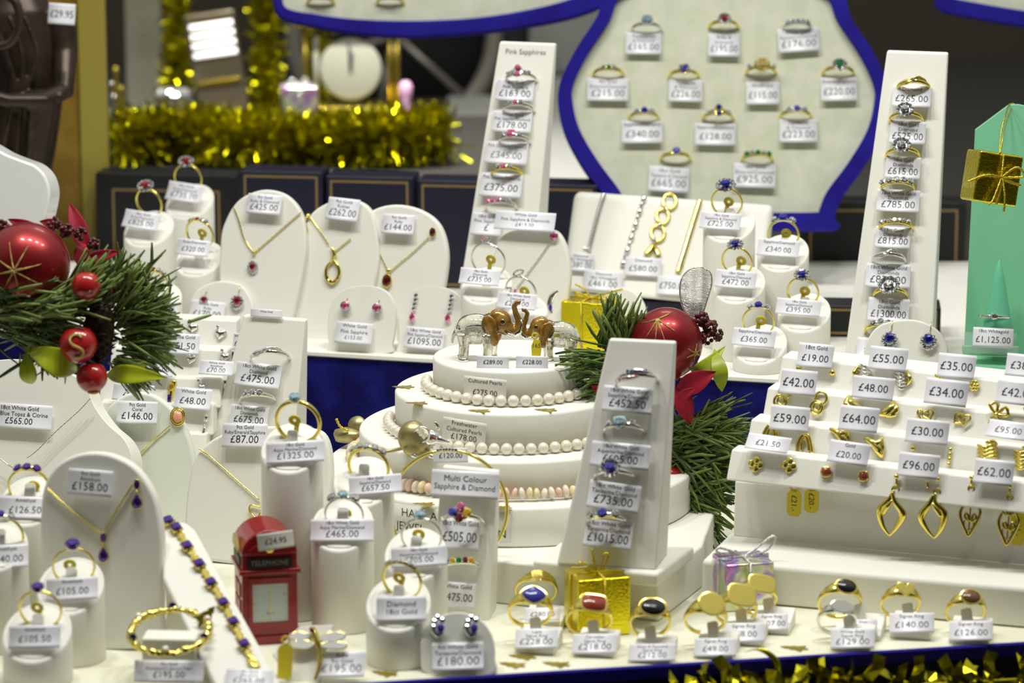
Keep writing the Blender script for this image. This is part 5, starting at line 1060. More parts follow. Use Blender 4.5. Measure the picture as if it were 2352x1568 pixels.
for x, y, lab in ((1835, 846, 'gold ball stud peeping below the 18ct £19.00 tag'), (1912, 856, 'gold ball stud clear of the £19.00 tag')):
    r = ear(T1, x, y, lab); ball(T1, r, x, y, 7.5, 'gold', 'ball', 2.0)
for x, y, m_, lab in ((1985, 856, 1, 'ridged silver and gold shell earring behind the £48.00 tag'), (2068, 868, -1, 'ridged silver shell earring right below the £55.00 tag')):
    r = ear(T1, x, y, lab)
    for i in range(6): t = -1+2*i/5; wire(T1, r, [(x-18*sqrt(1-t*t*.7), y+t*17-4, .5), (x, y+t*20+4, 4.2*sqrt(1.05-t*t)), (x+18*sqrt(1-t*t*.7), y+t*17+6, .5)], [.4, .95, .4], 'white_gold', 'rib', 6)
    wire(T1, r, [(x-m_*16, y+16, 1), (x-m_*22, y, 2), (x-m_*12, y-18, 1)], [.6, 1.5, .6], 'gold', 'rim', 2)
for x, y, lab in ((2155, 870, 'gold flower stud hidden under the £35.00 tag edge'), (2238, 885, 'gold petal stud beside the £34.00 tag')):
    r = ear(T1, x, y, lab)
    for i in range(6): a = i*pi/3; ball(T1, r, x+7*cos(a), y+9*sin(a), 5.5, 'gold', 'petal', 1.6)
    ball(T1, r, x, y, 5, 'gold', 'centre', 2.8)
for x, y, f_, lab in ((1797, 912, 1, 'gold knot hoop peeping below the first £42.00 tag'), (1880, 926, 1, 'gold knot hoop clear beside the £42.00 tag')):
    r = ear(T2, x, y, lab)
    for (cx_, cy_, R_, d) in ((6, -12, 13, 1.4), (-5, 10, 14, 2.4), (-3, 8, 8, 3.0)): wire(T2, r, [(x+cx_+R_*cos(2*pi*i/12), y+cy_+R_*1.1*sin(2*pi*i/12)) for i in range(12)], .75, 'gold', 'loop', d, 3, closed=True)
def swirl(pl, x, y, s, lab):
    r = ear(pl, x, y, lab)
    wire(pl, r, [(x-24*s, y+14, 1), (x-8*s, y+10, 2.4), (x+8*s, y-4, 2.4), (x+10*s, y-18, 1)], [.4, 2.6, 2.4, .6], 'gold', 'shell', 2, 6, sq=(1, .6)); wire(pl, r, [(x-16*s, y+16, 1), (x+6*s, y+14, 2.6), (x+18*s, y, 2.4), (x+12*s, y-18, 1)], [.4, 2.0, 1.9, .6], 'gold', 'rib', 2.5, 6, sq=(1, .7)); wire(pl, r, [(x-4*s, y+18, 1), (x+14*s, y+14, 2.4), (x+20*s, y-2, 1)], [.5, 1.6, .5], 'gold', 'rib', 2, 6)
swirl(T2, 1962, 926, -1, 'gold shell swirl behind the £64.00 tag'); swirl(T2, 2040, 938, 1, 'gold shell swirl on the ledge right of the £64.00 tag')
def heart(pl, x, y, s, lab, rot=0):
    r = ear(pl, x, y, lab)
    for q, (dx_, m_) in enumerate(((-6, 1), (7, 1))):
        P = [];
        for i in range(20):
            a = 2*pi*i/20; hx, hy = 16*sin(a)**3, 13*cos(a)-5*cos(2*a)-2*cos(3*a)-cos(4*a); an = radians(rot+(20 if q else -16)); P.append((x+dx_+(hx*cos(an)-hy*sin(an))*.85*s, y-(hx*sin(an)+hy*cos(an))*.85*s))
        wire(pl, r, P, .62, 'gold', 'heart_outline', 1.2+q*.8, 2, closed=True, bead=.0)
heart(T2, 2125, 952, .95, 'pair of linked gold hearts above the £30.00 tag', 0); heart(T2, 2208, 962, 1.0, 'linked gold hearts lying clear beside the £95.00 tag', -30)
def bow(pl, x, y, lab):
    r = ear(pl, x, y, lab)
    for P in ([(x, y, 2), (x-14, y-22, 2.6), (x+4, y-26, 2), (x, y, 2)], [(x, y, 2), (x+22, y-16, 2.6), (x+26, y+2, 2), (x, y, 2)], [(x, y, 2), (x-10, y+8, 2), (x-16, y+22, 1)], [(x, y, 2), (x+8, y+12, 2), (x+4, y+24, 1)]): wire(pl, r, P, 1.15, 'gold', 'ribbon_loop', 2, 5, bead=.25)
    ball(pl, r, x, y, 5, 'gold', 'knot', 3)
bow(T2, 2288, 952, 'gold filigree bow earring above the £95.00 tag'); bow(T2, 2368, 960, 'gold bow earring cut by the photo edge')
def hoops(pl, x, y, lab):
    r = ear(pl, x, y, lab)
    for q, (w_, h_, d) in enumerate(((19, 34, 1.0), (9, 24, 2.0))): wire(pl, r, [(x-w_, y+h_*.55), (x-w_*.8, y-h_*.2), (x-w_*.1, y-h_*.7), (x+w_*.75, y-h_*.2), (x+w_, y+h_*.6)], [.8, .9, .9, .9, .8], 'gold', 'hoop', d, 6, bead=0)
    wire(pl, r, [(x-2, y-24), (x+10, y-20), (x+18, y+20)], [.8, 1.0, .8], 'gold', 'hoop', 2.5, 5)
hoops(T3, 1770, 1000, 'gold hoop cluster top showing over the £21.50 tag'); hoops(T3, 1848, 1022, 'gold triple hoop earring to the side of the £21.50 tag')
def trumpet(pl, x, y, s, lab):
    r = ear(pl, x, y, lab); wire(pl, r, [(x-26*s, y-20, 1.5), (x-8*s, y-10, 2.5), (x+6*s, y+8, 2.2), (x+14*s, y+26, 1)], [.8, 2.2, 2.6, .8], 'gold', 'flare', 2, 6, sq=(1, .7)); wire(pl, r, [(x-22*s, y-14, 1.5), (x+2*s, y-8, 3), (x+14*s, y-22, 1.4)], [.8, 2.2, .5], 'gold', 'fold', 2.5, 6, sq=(1, .7)); wire(pl, r, [(x+14*s, y-22, 1.4), (x+15*s, y, 1.6), (x+14*s, y+26, 1)], [.5, 1.5, .6], 'gold', 'edge', 2, 6)
trumpet(T3, 1932, 1004, 1, 'gold trumpet shaped earring above the Gold £20.00 tag'); trumpet(T3, 2012, 1026, 1, 'gold folded trumpet earring left of the £30.00 tag foot')
r = ear(T3, 2097, 1030, 'small gold bead stud just below the £30.00 tag'); ball(T3, r, 2097, 1030, 6, 'gold', 'bead', 1.6, (1.1, .8, 1))
r = ear(T3, 2180, 1045, 'slim gold drop chain earring beside the £96.00 tag'); 
for i in range(4): ball(T3, r, 2183-i*1.2, 1032+i*11, 5-.4*(i % 2), 'gold', 'link', 1.6, (.9, .7, 1.1))
def knot(pl, x, y, lab):
    r = ear(pl, x, y, lab)
    for q in range(5): wire(pl, r, [(x-22, y-14+q*9, 1), (x-8, y-8+q*9, 3.2), (x+6, y-12+q*8, 3.4)], [.8, 1.3, .8], 'gold', 'strand', 2, 5); wire(pl, r, [(x-4, y-20+q*9, 3.4), (x+12, y-22+q*8.6, 3.2), (x+22, y-16+q*8, 1)], [.8, 1.3, .8], 'gold', 'strand', 2, 5)
knot(T3, 2268, 1036, 'ribbed gold knot earring below the £95.00 tag'); knot(T3, 2352, 1048, 'ribbed gold knot earring cut by the photo edge')
def clover(pl, x, y, lab):
    r = ear(pl, x, y, lab)
    for a in (80, 165, 265, 350): ball(pl, r, x+9*cos(radians(a)), y-9*sin(radians(a)), 9, 'gold', 'leaf', 1.2, (1, .35, 1))
    ball(pl, r, x, y, 4, 'gold', 'centre', 2.2)
clover(T4, 1735, 1066, 'gold clover stud under the £21.50 tag nearest the stand end'); clover(T4, 1812, 1068, 'gold clover stud between the £21.50 and £20.00 tags')
for x, y, lab in ((1897, 1083, 'red cabochon stud below the Gold £20.00 tag, nearer the clovers'), (1983, 1093, 'red cabochon stud nearer the £96.00 tag')):
    r = ear(T4, x, y, lab); ball(T4, r, x, y, 11, 'carnelian', 'cabochon', 1.8, (1, .7, 1)); k = mpp(T4.hit(x, y))*1000; mb = MB(); P = local(T4, r, [(x, y)], 1.0)[0]; mb.X = Matrix.Translation(P) @ Matrix.Rotation(radians(90), 4, 'X'); mb.lathe([(9*k, -1), (13.5*k, -.6), (13*k, .5), (10*k, .5)], 20); mb.build('setting', 'gold', r)
    for a in (45, 135, 225, 315): ball(T4, r, x+12.5*cos(radians(a)), y+12.5*sin(radians(a)), 2.4, 'gold', 'claw', 1.8)
HP = T4.off(.004)
def drop(x, y, kind, lab):
    pl = YP(x, y, T4.hit(x, y-90).y-.004, LY, 4); r = surf_thing('earring', pl, x, y, lab, 'earring', 'long gold drop earrings hanging from the lowest rung')
    if kind:      # folded flame drop
        s = kind; wire(pl, r, [(x+12*s, y-72), (x+12*s, y-55)], .7, 'gold', 'hook', 1, 3); ball(pl, r, x+12, y-76, 6, 'gold', 'stud', 1.2); wire(pl, r, [(x+10+8*cos(a*pi/5), y-46+8*sin(a*pi/5)) for a in range(10)], .6, 'gold', 'ring', 1, 2, closed=True)
        wire(pl, r, [(x+6, y-44, 2), (x-6*s, y-22, 3), (x-26*s, y+2, 2), (x-20*s, y+36, 1.4), (x-4*s, y+60, 1)], [.7, 1.5, 2.2, 1.5, .5], 'gold', 'flame', 1.5, 6, sq=(1, .55)); wire(pl, r, [(x+2, y-40, 3), (x+8*s, y-18, 3), (x+26*s, y+10, 2), (x+14*s, y+38, 1.4), (x-4*s, y+60, 1)], [.7, 1.6, 2.3, 1.4, .5], 'gold', 'flame', 1.5, 6, sq=(1, .55)); wire(pl, r, [(x-18*s, y+10, 3), (x-8*s, y-8, 3.6), (x+2*s, y-22, 3)], [.8, 1.4, .6], 'gold', 'fold', 2.4, 5)
    else:         # openwork leaf
        ball(pl, r, x+4, y-74, 6, 'gold', 'stud', 1.2); wire(pl, r, [(x+4, y-70), (x+2, y-58)], .6, 'gold', 'hook', 1, 3); wire(pl, r, [(x+3+7*cos(a*pi/5), y-48+7*sin(a*pi/5)) for a in range(10)], .6, 'gold', 'ring', 1, 2, closed=True)
        wire(pl, r, [(x+4, y-38), (x-18, y-4), (x-22, y+18), (x-8, y+54), (x-4, y+60), (x+4, y+50), (x+22, y+14), (x+20, y-8), (x+5, y-38)], .95, 'gold_dark', 'leaf_rim', 1, 6); wire(pl, r, [(x+3, y-36), (x, y+10), (x-4, y+56)], .5, 'gold_dark', 'vein', 1.2, 4)
        for dx_, dy, m_ in ((-9, -18, -1), (9, -16, 1), (-8, 16, -1), (9, 18, 1)): wire(pl, r, [(x+dx_*.2, y+dy+10), (x+dx_, y+dy-8), (x+dx_*1.5, y+dy+2), (x+dx_*.3, y+dy+11)], .8, 'gold_dark', 'leaflet', 1.2, 5)
        wire(pl, r, [(x-3+11*cos(a*pi/6), y+33+14*sin(a*pi/6)) for a in range(12)], .5, 'gold_dark', 'loop', 1.2, 3, closed=True)
drop(2047, 1170, 1, 'twisted gold flame drop nearer the red cabochon studs'); drop(2142, 1176, -1, 'twisted gold flame drop right below the £96.00 tag'); drop(2228, 1170, 0, 'openwork gold leaf drop nearer the flame drops'); drop(2316, 1190, 0, 'openwork gold leaf drop over the last yellow tag')
for x, y, h, s, lab, ry in ((1824, 1155, 62, '£21.-', 'yellow hanging tag marked £21 under the lowest rung', 0), (1864, 1150, 56, '£20.-', 'yellow hanging tag marked £20 under the lowest rung', 0), (2338, 1212, 80, '£16.-', 'yellow hanging tag behind the last leaf drop', 0)):
    pl = YP(x, y, fp.hit(x, y).y-.010, LY, 2); o = surf_thing('hanging_tag', pl, x, y, lab, 'tag', 'yellow string tags under the ladder'); k = mpp(pl.p)*1000; w_ = 17*k; h_ = h*k/2
    mb = MB(); mb.prism([(-w_*.6, -h_), (w_*.6, -h_), (w_, -h_+w_*.5), (w_, h_-w_*.5), (w_*.5, h_), (-w_*.5, h_), (-w_, h_-w_*.5), (-w_, -h_+w_*.5)], -.3, .3); mb.build('plate', 'yellow_plastic', o)
    A = [(13*k*cos(2*pi*i/20), h_+8*k+13*k*sin(2*pi*i/20)) for i in range(20)]; B = [(7*k*cos(2*pi*i/20), h_+8*k+7*k*sin(2*pi*i/20)) for i in range(20)]; mb = MB(); mb.ringprism(A, B, -.3, .3); mb.build('eyelet', 'yellow_plastic', o)
    tb = MB(); write(tb, [(s, 0, -w_*.35, w_*1.1, h_*1.7)], lambda x_, z_, y_: (-z_*1, -.4, x_) if False else (z_, -.4, -x_)); tb.build('lettering', 'ink', o)
for pl, x, y, w_, h_, s, lab, roll, tl in (
    (T1, 1873, 817, 84, 56, '18ct Gold|£19.00', 'white tag reading 18ct Gold £19.00 over the ball studs', 1, -2), (T1, 2040, 824, 90, 54, '£55.00', 'white tag reading £55.00 below the sapphire studs', 1, -2), (T1, 2197, 841, 88, 56, '£35.00', 'white tag reading £35.00 before the green box', 1, -2), (T1, 2356, 840, 92, 52, '£38.00', 'white tag starting £3 cut by the photo edge', 1, -2),
    (T2, 1834, 878, 86, 58, '£42.00', 'white tag reading £42.00 on the rung of knot hoops', 1, -4), (T2, 2006, 891, 98, 52, '£48.00', 'white tag reading £48.00 between shell earrings and swirls', 1, -4), (T2, 2174, 901, 100, 60, '£34.00', 'white tag reading £34.00 above the linked hearts', 2, -4), (T2, 2338, 902, 100, 56, '£42.00', 'white tag reading £42 cut by the photo edge above the bow', 2, -2),
    (T3, 1814, 961, 92, 58, '£59.00', 'white tag reading £59.00 over the triple hoops', 1, -6), (T3, 1973, 962, 92, 58, '£64.00', 'white tag reading £64.00 over the trumpet earrings', 1, -6), (T3, 2130, 991, 100, 56, '£30.00', 'white tag reading £30.00 over the bead stud', 1, -6), (T3, 2316, 988, 98, 42, '£95.00', 'white tag reading £95.00 over the ribbed knots', 3, 18),
    (T4, 1764, 1018, 104, 38, '£21.50', 'curled white tag reading £21.50 over the clover studs', 3, 22), (T4, 1950, 1040, 96, 52, 'Gold|£20.00', 'white tag reading Gold £20.00 over the red studs', 3, 2), (T4, 2110, 1069, 96, 56, '£96.00', 'white tag reading £96.00 over the flame drops', 1, -4), (T4, 2283, 1084, 92, 58, '£62.00', 'white tag with light bar reading £62.00 over the leaf drops', 1, -2)):
    tag(pl.hit(x, y, .005), w_, h_, s, LY, 24+tl, roll, bend=.07, label=lab, group=GLT, psz=.42)

# ------------------------------------------------------------------ small earring ladder behind the coral stand
LL = []
q = ZP(470, 990, .004, -10, 20); root = thing('earring_ladder', plM(q), 'smaller white earring ladder between pine spray and two ring tower', 'earring ladder')
for i, (x0, x1, yb, yt, Y) in enumerate(((222, 474, 1050, 988, 2.012), (224, 490, 990, 922, 2.022), (226, 506, 928, 862, 2.034), (250, 523, 866, 796, 2.046), (360, 543, 800, 728, 2.060))):
    pl = YP(x0, yb, Y, -8, 20); LL.append(pl); wedge('tier', pl, [(x0, yb), (x1, yb+10), (x1, yt+8), (x0+6, yt)], 14, 10, 'leatherette', root, bevel=1.2)
mb = MB(); I = root.matrix_world.inverted(); c = LL[2].hit(420, 900, -.028); 
mb.box((c.x*1000, c.y*1000+12, c.z*500), (62, 22, c.z*1000)); mb.build('support', 'leatherette', root, I)
A5, A4, A3, A2, A1 = LL
GLL = 'white gold earrings on the smaller ladder'; GLLT = 'price tags on the smaller earring ladder'
def hstud(pl, x, y, lab, s=1.0):
    r = surf_thing('earring', pl, x, y, lab, 'earring', GLL); mb = MB(); P = local(pl, r, [(x, y)], 1.6)[0]; k = mpp(pl.hit(x, y))*1000*s
    poly = [(15*sin(2*pi*i/28)**3*k, (13*cos(2*pi*i/28)-5*cos(4*pi*i/28)-2*cos(6*pi*i/28)-cos(8*pi*i/28))*k) for i in range(28)]; A = sum(poly[i-1][0]*poly[i][1]-poly[i][0]*poly[i-1][1] for i in range(28)); poly = poly if A > 0 else poly[::-1]
    mb.X = Matrix.Translation(P) @ Matrix.Rotation(radians(12), 4, 'Y'); n = 28; V = [(x_*q, y_, z_*q) for q, y_ in ((.8, 1.5), (1, .6), (.9, -.4), (.55, -1.2), (.1, -1.5)) for x_, z_ in poly]; Fc = [(j*n+i, j*n+(i+1) % n, (j+1)*n+(i+1) % n, (j+1)*n+i) for j in range(4) for i in range(n)]; mb.add(V, Fc+[tuple(4*n+i for i in range(n))]); mb.build('heart', 'white_gold', r); ball(pl, r, x-6, y-16, 4, 'diamond', 'accent', 2)
hstud(A1, 442, 752, 'silver heart earring under the £170.00 tag edge', .9); hstud(A1, 506, 766, 'larger silver heart earring beside the two ring tower', 1.0); hstud(A2, 438, 824, 'round silver heart stud below the £61.50 tag', .9); hstud(A2, 516, 820, 'pleated silver stud above the Amethyst £70.00 tag', .9)
hstud(A3, 462, 890, 'silver stud half hidden behind the £48.00 tag', .7); hstud(A3, 330, 880, 'silver and gold stud under the lime leaf', .7)
r = surf_thing('earring', A3, 393, 893, 'tall gold and purple bar earring beside the £48.00 tag', 'earring', GLL); wire(A3, r, [(400, 874), (394, 895), (390, 922)], [1.8, 2.2, 1.6], 'gold', 'bar', 1.5, 5, sq=(1, .6)); gem_at(A3, 389, 914, 5, 9, 'amethyst', 'gemstone', r, 3.4, 8, p=5); gem_at(A3, 394, 888, 6, 10, 'citrine', 'gemstone', r, 3.6, 8, p=5)
r = surf_thing('earring', A4, 472, 970, 'long silver drop earring behind the £87.00 bust', 'earring', GLL); ball(A4, r, 473, 960, 8, 'silver', 'drop', 2.4, (.85, .7, 1.1)); ball(A4, r, 470, 977, 3.5, 'silver', 'link', 2); wire(A4, r, [(470, 980), (466, 1000), (463, 1020)], [.6, 1.4, .5], 'silver', 'dangle', 2, 4)
for pl, x, y, w_, h_, s, lab, roll, tl in ((A2, 420, 790, 78, 48, 'White Gold|£61.50', 'white tag reading £61.50 beside the pine needles', 1, 2), (A3, 497, 845, 78, 34, 'White Gold|Amethyst|£70.00', 'white tag reading Amethyst £70.00 by the two ring tower', 2, 14), (A3, 366, 845, 68, 38, 'White Gold|£45.00', 'white tag mostly hidden by pine needles and lime leaf', 3, 8), (A4, 443, 916, 86, 50, 'White Gold|£48.00', 'white tag reading White Gold £48.00 above the coral stand', 3, 6), (A4, 306, 902, 96, 40, 'White Gold|Blue Topaz|£52.00', 'white tag half covered by the coral stand top', 3, 4), (A2, 560, 785, 50, 40, 'White Gold|£58.00', 'white tag cut off behind the two ring tower', 1, 2)):
    tag(pl.hit(x, y, .004), w_, h_, s, pl.yaw, pl.tilt+tl, roll, bend=.10, label=lab, group=GLLT)

# ------------------------------------------------------------------ busts and tablets at the left
GBU = 'white neck forms and tablets in the left foreground'
CO = ZP(320, 1212, .0, -10, 11)
tablet('necklace_stand', CO, [(215, 1100), (222, 1000), (240, 945), (275, 912), (315, 900), (358, 910), (400, 945), (428, 990), (446, 1060), (440, 1140), (420, 1216), (235, 1208)], 'pale green tinted rounded stand with coral stud and chain', GBU, depth=8, mt='pale_green_pad')
ctag(CO, 315, 947, 96, 52, '9ct Gold|Coral|£146.00', 'white tag with a light bar reading Coral £146.00', 0, tl=2, bend=.09)
r = surf_thing('earring', CO, 407, 960, 'oval coral cabochon in a beaded gold rim', 'earring'); ball(CO, r, 408, 957, 13, 'coral', 'cabochon', 2.2, (.82, .6, 1.0)); k = mpp(CO.hit(407, 960))*1000
for q, (rr, z_) in enumerate(((15, 1.8), (19, 1.0))): wire(CO, r, [(408+rr*.85*cos(2*pi*i/22), 957+rr*1.1*sin(2*pi*i/22)) for i in range(22)], .62, 'gold', 'beaded_rim', z_, 2, closed=True, bead=.4)
r = surf_thing('necklace', CO, 350, 1010, 'thin gold chain below the coral cabochon', 'necklace'); wire(CO, r, [(390, 978), (352, 1012), (303, 1060)], .5, 'gold', 'chain', 1, 22, bead=.45); ball(CO, r, 302, 1061, 5, 'gold', 'end_bead', 1.2)
NK = ZP(120, 1240, .0, -12, 18)
root = thing('neck_form', plM(NK), 'white neck form with a blue topaz and citrine necklace below the red apples', 'neck form')
solid_px('body', NK, [(-160, 1140), (-160, 860), (-60, 838), (0, 826), (60, 826), (120, 842), (170, 862), (200, 888), (216, 930), (246, 972), (285, 1008), (303, 1050), (300, 1100), (280, 1180), (240, 1210), (-100, 1205)], 20, 'leatherette', root, bevel=6, smooth=True, bseg=6)
ctag(NK, 44, 956, 158, 58, '18ct White Gold|Sky Blue Topaz & Citrine|£565.00', 'wide white tag reading £565.00 with Blue Topaz and Citrine', 1, tl=-4, psz=.36)
r = surf_thing('necklace', NK, 120, 990, 'fine white gold chain on the neck form below the red apples', 'necklace'); wire(NK, r, [(208, 915), (180, 945), (130, 990), (85, 1035), (62, 1052)], .55, 'white_gold', 'chain', 6.5, 14, bead=.45); wire(NK, r, [(-10, 1045), (20, 1068), (40, 1080)], .55, 'white_gold', 'chain', 6.5, 10, bead=.45)
S87 = ZP(575, 1300, .0, -14, 16)
tablet('necklace_stand', S87, [(424, 1220), (430, 1120), (448, 1050), (485, 1010), (545, 985), (620, 978), (700, 980), (745, 1000), (760, 1080), (750, 1200), (730, 1300), (440, 1280)], 'broad white stand with butterfly pendant behind the red telephone box', GBU, depth=9)
ctag(S87, 562, 1000, 108, 56, '9ct Gold|Ruby/Emerald/Sapphire|£87.00', 'white tag reading Ruby Emerald Sapphire £87.00', -2, tl=4, bend=.03)
r = surf_thing('necklace', S87, 540, 1090, 'gold chain with a butterfly pendant half behind the tall ring stand', 'necklace'); wire(S87, r, [(455, 1029), (480, 1046), (530, 1090), (596, 1148)], .55, 'gold', 'chain', 1, 14, bead=.5)
for P in ([(598, 1165), (576, 1160), (574, 1175), (590, 1190), (598, 1176)], [(597, 1190), (580, 1190), (582, 1206), (596, 1212)]): wire(S87, r, P, .55, 'gold', 'wing', 1.2, 6)
AM = ZP(240, 1492, .0, -10, 10)
tablet('necklace_stand', AM, [(92, 1200), (100, 1120), (128, 1070), (170, 1045), (215, 1038), (262, 1046), (312, 1075), (350, 1130), (366, 1190), (372, 1260), (371, 1400), (368, 1478), (240, 1492), (100, 1485), (92, 1350)], 'tall white rounded stand with the amethyst drop necklace', GBU, depth=9)
ctag(AM, 207, 1108, 106, 60, '9ct Gold|Amethyst|£158.00', 'white tag reading Amethyst £158.00 on the tall rounded stand', 2, tl=2, bend=.03)
def pear_drop(pl, x, y, r, off=2):
    gem_at(pl, x, y-38, 6, 10, 'amethyst', 'gemstone', r, off, 8, p=5, metal='gold'); ball(pl, r, x-1, y-22, 3.5, 'gold', 'link', off); gem_at(pl, x, y, 11, 17, 'amethyst', 'gemstone', r, off, 14, pt=.85)
    wire(pl, r, [(x, y-17), (x-10, y+2), (x-8, y+14), (x, y+18), (x+8, y+14), (x+11, y+2), (x+1, y-17)], .5, 'gold', 'setting', off-.9, 5)
r = surf_thing('necklace', AM, 235, 1220, 'gold chain with an amethyst pear drop', 'necklace'); wire(AM, r, [(108, 1120), (150, 1160), (190, 1195), (228, 1222)], .6, 'gold', 'chain', 1, 20, bead=.45); wire(AM, r, [(305, 1112), (275, 1160), (242, 1218)], .6, 'gold', 'chain', 1, 22, bead=.45); pear_drop(AM, 237, 1273, r)
r = surf_thing('earring', AM, 312, 1140, 'amethyst pear drop earring at the end of the chain', 'earring'); pear_drop(AM, 314, 1150, r)
# ------------------------------------------------------------------ ring stands in the foreground
for (xc, w_, yc, Y, rp, spec, mt, ctx, tp, s, pr, kw) in (
    (67, 138, 1150, 1.765, (62, 1068), 'row:amethyst:3:1.75', 'gold', 'three amethyst ring under the neck form', (58, 1166, 128, 52), 'Amethyst|£126.50', '£126.50', dict(R=10.2, sz=.7, troll=0)),
    (-2, 132, 1255, 1.725, (2, 1178), 'th:amethyst:1.2', 'gold', 'gold ring cut off by the picture edge', (14, 1278, 104, 54), 'Amethyst|£140.00', '£140.00', dict(R=9.8, troll=-5)),
    (162, 155, 1345, 1.705, (167, 1250), 'so:amethyst:1.55', 'gold', 'large oval amethyst ring', (166, 1352, 120, 52), 'Amethyst|£105.00', '£105.00', dict(R=9.8, sz=-.8, tw=10, troll=-5)),
    (85, 160, 1452, 1.668, (88, 1348), 'so:amethyst:1.35', 'gold', 'round amethyst ring nearest the viewer', (80, 1462, 120, 52), 'Amethyst|£105.50', '£105.50', dict(R=9.8, sz=-.9, troll=-3)),
    (670, 142, 1028, 1.785, (680, 915), 'so:aqua:1.35', 'gold', 'large aquamarine ring before the blue velvet', (678, 1038, 134, 50), '18ct Gold|Aqua Marine/Diamond|£1325.00', '£1325.00', dict(R=10.8, sz=-1, tw=-6, rk=dict(th=2.0, wd=3), troll=-5)),
    (835, 140, 1105, 1.792, (842, 1022), 'row:diamond:5:1.6', 'gold', 'gold ring with big pale diamonds by the mouse', (862, 1113, 122, 44), '18ct Gold|Sapphire/Diamond|£657.50', '£657.50', dict(R=10.0, tw=-10, troll=-6, rk=dict(th=1.8, wd=2.6))),
    (786, 145, 1205, 1.762, (788, 1135), 'th:aqua:1.5', 'white_gold', 'white gold three stone ring above the telephone box', (786, 1218, 146, 52), '18ct White Gold|Aqua Marine/Diamond|£465.00', '£465.00', dict(R=9.3, sz=.1, troll=-2)),
    (955, 145, 1272, 1.735, (966, 1182), 'so:aqua:1.3', 'white_gold', 'white gold ring with a pale blue oval', (962, 1278, 128, 46), '18ct Gold|Aquamarine/Diamond|£705.00', '£705.00', dict(R=9.6, sz=-.7, troll=-5)),
    (915, 150, 1385, 1.70, (918, 1282), 'row:diamond:7:1.0', 'gold', 'half hoop diamond ring by the mixed stone tower', (922, 1398, 116, 58), 'Diamond|18ct Gold', '', dict(R=9.6, sz=-1, troll=-3, tw=-14, rk=dict(wd=2.6)))):
    stand_set(xc, w_, yc, 0, Y, rp, spec, mt, ctx, tp, s, pr, yaw=-6, slope=32, **kw)

# ------------------------------------------------------------------ amethyst bracelet on its pad
BP = ZP(570, 1602, 0, 0, 62)
root = thing('bracelet_pad', plM(BP), 'long white sloping pad carrying the amethyst bracelet', 'bracelet pad')
solid_px('body', BP, [(374, 1194), (428, 1198), (448, 1214), (668, 1612), (512, 1612), (373, 1325)][::1], 7, 'leatherette', root, bevel=1.8, bseg=4)
q = BP.hit(405, 1230, -.008); mb = MB(); mb.box((q.x*1000, q.y*1000+2, q.z*500), (12, 5, q.z*1000)); mb.build('prop', 'leatherette', root, root.matrix_world.inverted())
r = surf_thing('bracelet', BP, 480, 1360, 'gold link bracelet of dark square amethysts on the sloping pad', 'bracelet')
pts = [(384, 1186), (402, 1206), (428, 1250), (456, 1292), (483, 1334), (511, 1380), (533, 1425), (557, 1472), (576, 1512)]
wire(BP, r, pts, 1.5, 'gold', 'link_chain', 1.4, 7, bead=.4, sq=(1.5, .7))
for i, (x, y) in enumerate(((386, 1192), (404, 1208), (429, 1250), (457, 1291), (484, 1334), (512, 1380), (535, 1424), (560, 1475))):
    M = plM(BP); M.translation = BP.hit(x, y, .0036); M = r.matrix_world.inverted() @ M @ Matrix.Rotation(radians(-30), 4, 'Y') @ Matrix.Rotation(radians(90), 4, 'X'); mb = MB(); mb.gem(2.7, 2.7, 2.0, 8, p=6); mb.build('gemstone', 'amethyst', r, M)
    mb = MB(); mb.lathe([(2.0, -2.6), (3.4, -2.0), (3.5, -.6), (2.9, -.1)], 4, sx=1.15, sy=1.15); mb.v = [Matrix.Rotation(radians(45), 4, 'Z') @ v for v in mb.v]; mb.build('setting', 'gold', r, M)
wire(BP, r, [(576, 1510), (588, 1520), (592, 1532), (580, 1528), (572, 1514)], 1.3, 'gold', 'clasp', 1.6, 4)
ctag(BP, 572, 1556, 108, 40, '9ct Gold|Amethyst|£265.00', 'white tag at the foot of the amethyst bracelet pad', 3, off=.002, tl=-6)
# wreath bracelet on a white block
P = Z(388, 1568, 0); t = wbox('bracelet_block', P+Vector((0, .001, 0)), (27, 16, 22.5), -4, 'leatherette', label='small white block with a gold wreath bracelet around it', cat='block', bevel=1)
BQ = PL(W(388, 1432, P.y+.003), -4, 70); r = surf_thing('bracelet', BQ, 388, 1432, 'gold wreath bracelet with amethysts and pearls round a white block', 'bracelet'); rr = random.Random(4)
k = mpp(P)*1000; rx, ry = 90*k, 22; I = r.matrix_world.inverted(); Cc = Vector((P.x, P.y+.009, .0240))
mb = MB(); pts = [];
for i in range(120):
    a = 2*pi*i/120; pts.append((I @ (Cc+Vector((cos(a)*rx*.001, sin(a)*ry*.001, .0012*sin(a)*4+rr.uniform(-.0006, .0006)))))*1000+Vector((rr.uniform(-.5, .5), 0, rr.uniform(-.5, .5))))
mb.tube(pts, [rr.uniform(.7, 2.5) for _ in pts], 7, True); mb.build('wreath', 'gold', r)
for i, a in enumerate((1.6, 3.6, 5.85, .4, 2.6, 4.7)):
    p = (I @ (Cc+Vector((cos(a)*rx*.001, sin(a)*ry*.001, .0048*sin(a)))))*1000; mb = MB(); mb.X = Matrix.Translation(p+Vector((0, 0, 1.6))+Vector((0, -1.4, 0))); 
    if i < 3: mb.gem(2.2, 2.2, 1.8, 8); mb.build('gemstone', 'amethyst', r)
    else: mb.sph((0, 0, 0), 1.9); mb.build('pearl', 'pearl', r)
tag(Z(392, 1566, 0)+Vector((0, -.0075, .0080)), 160, 50, '9ct Gold|Amethyst/Cultured Pearl|£195.00', -2, 28, 0, bend=.03, label='white tag reading £195.00 before the wreath bracelet')
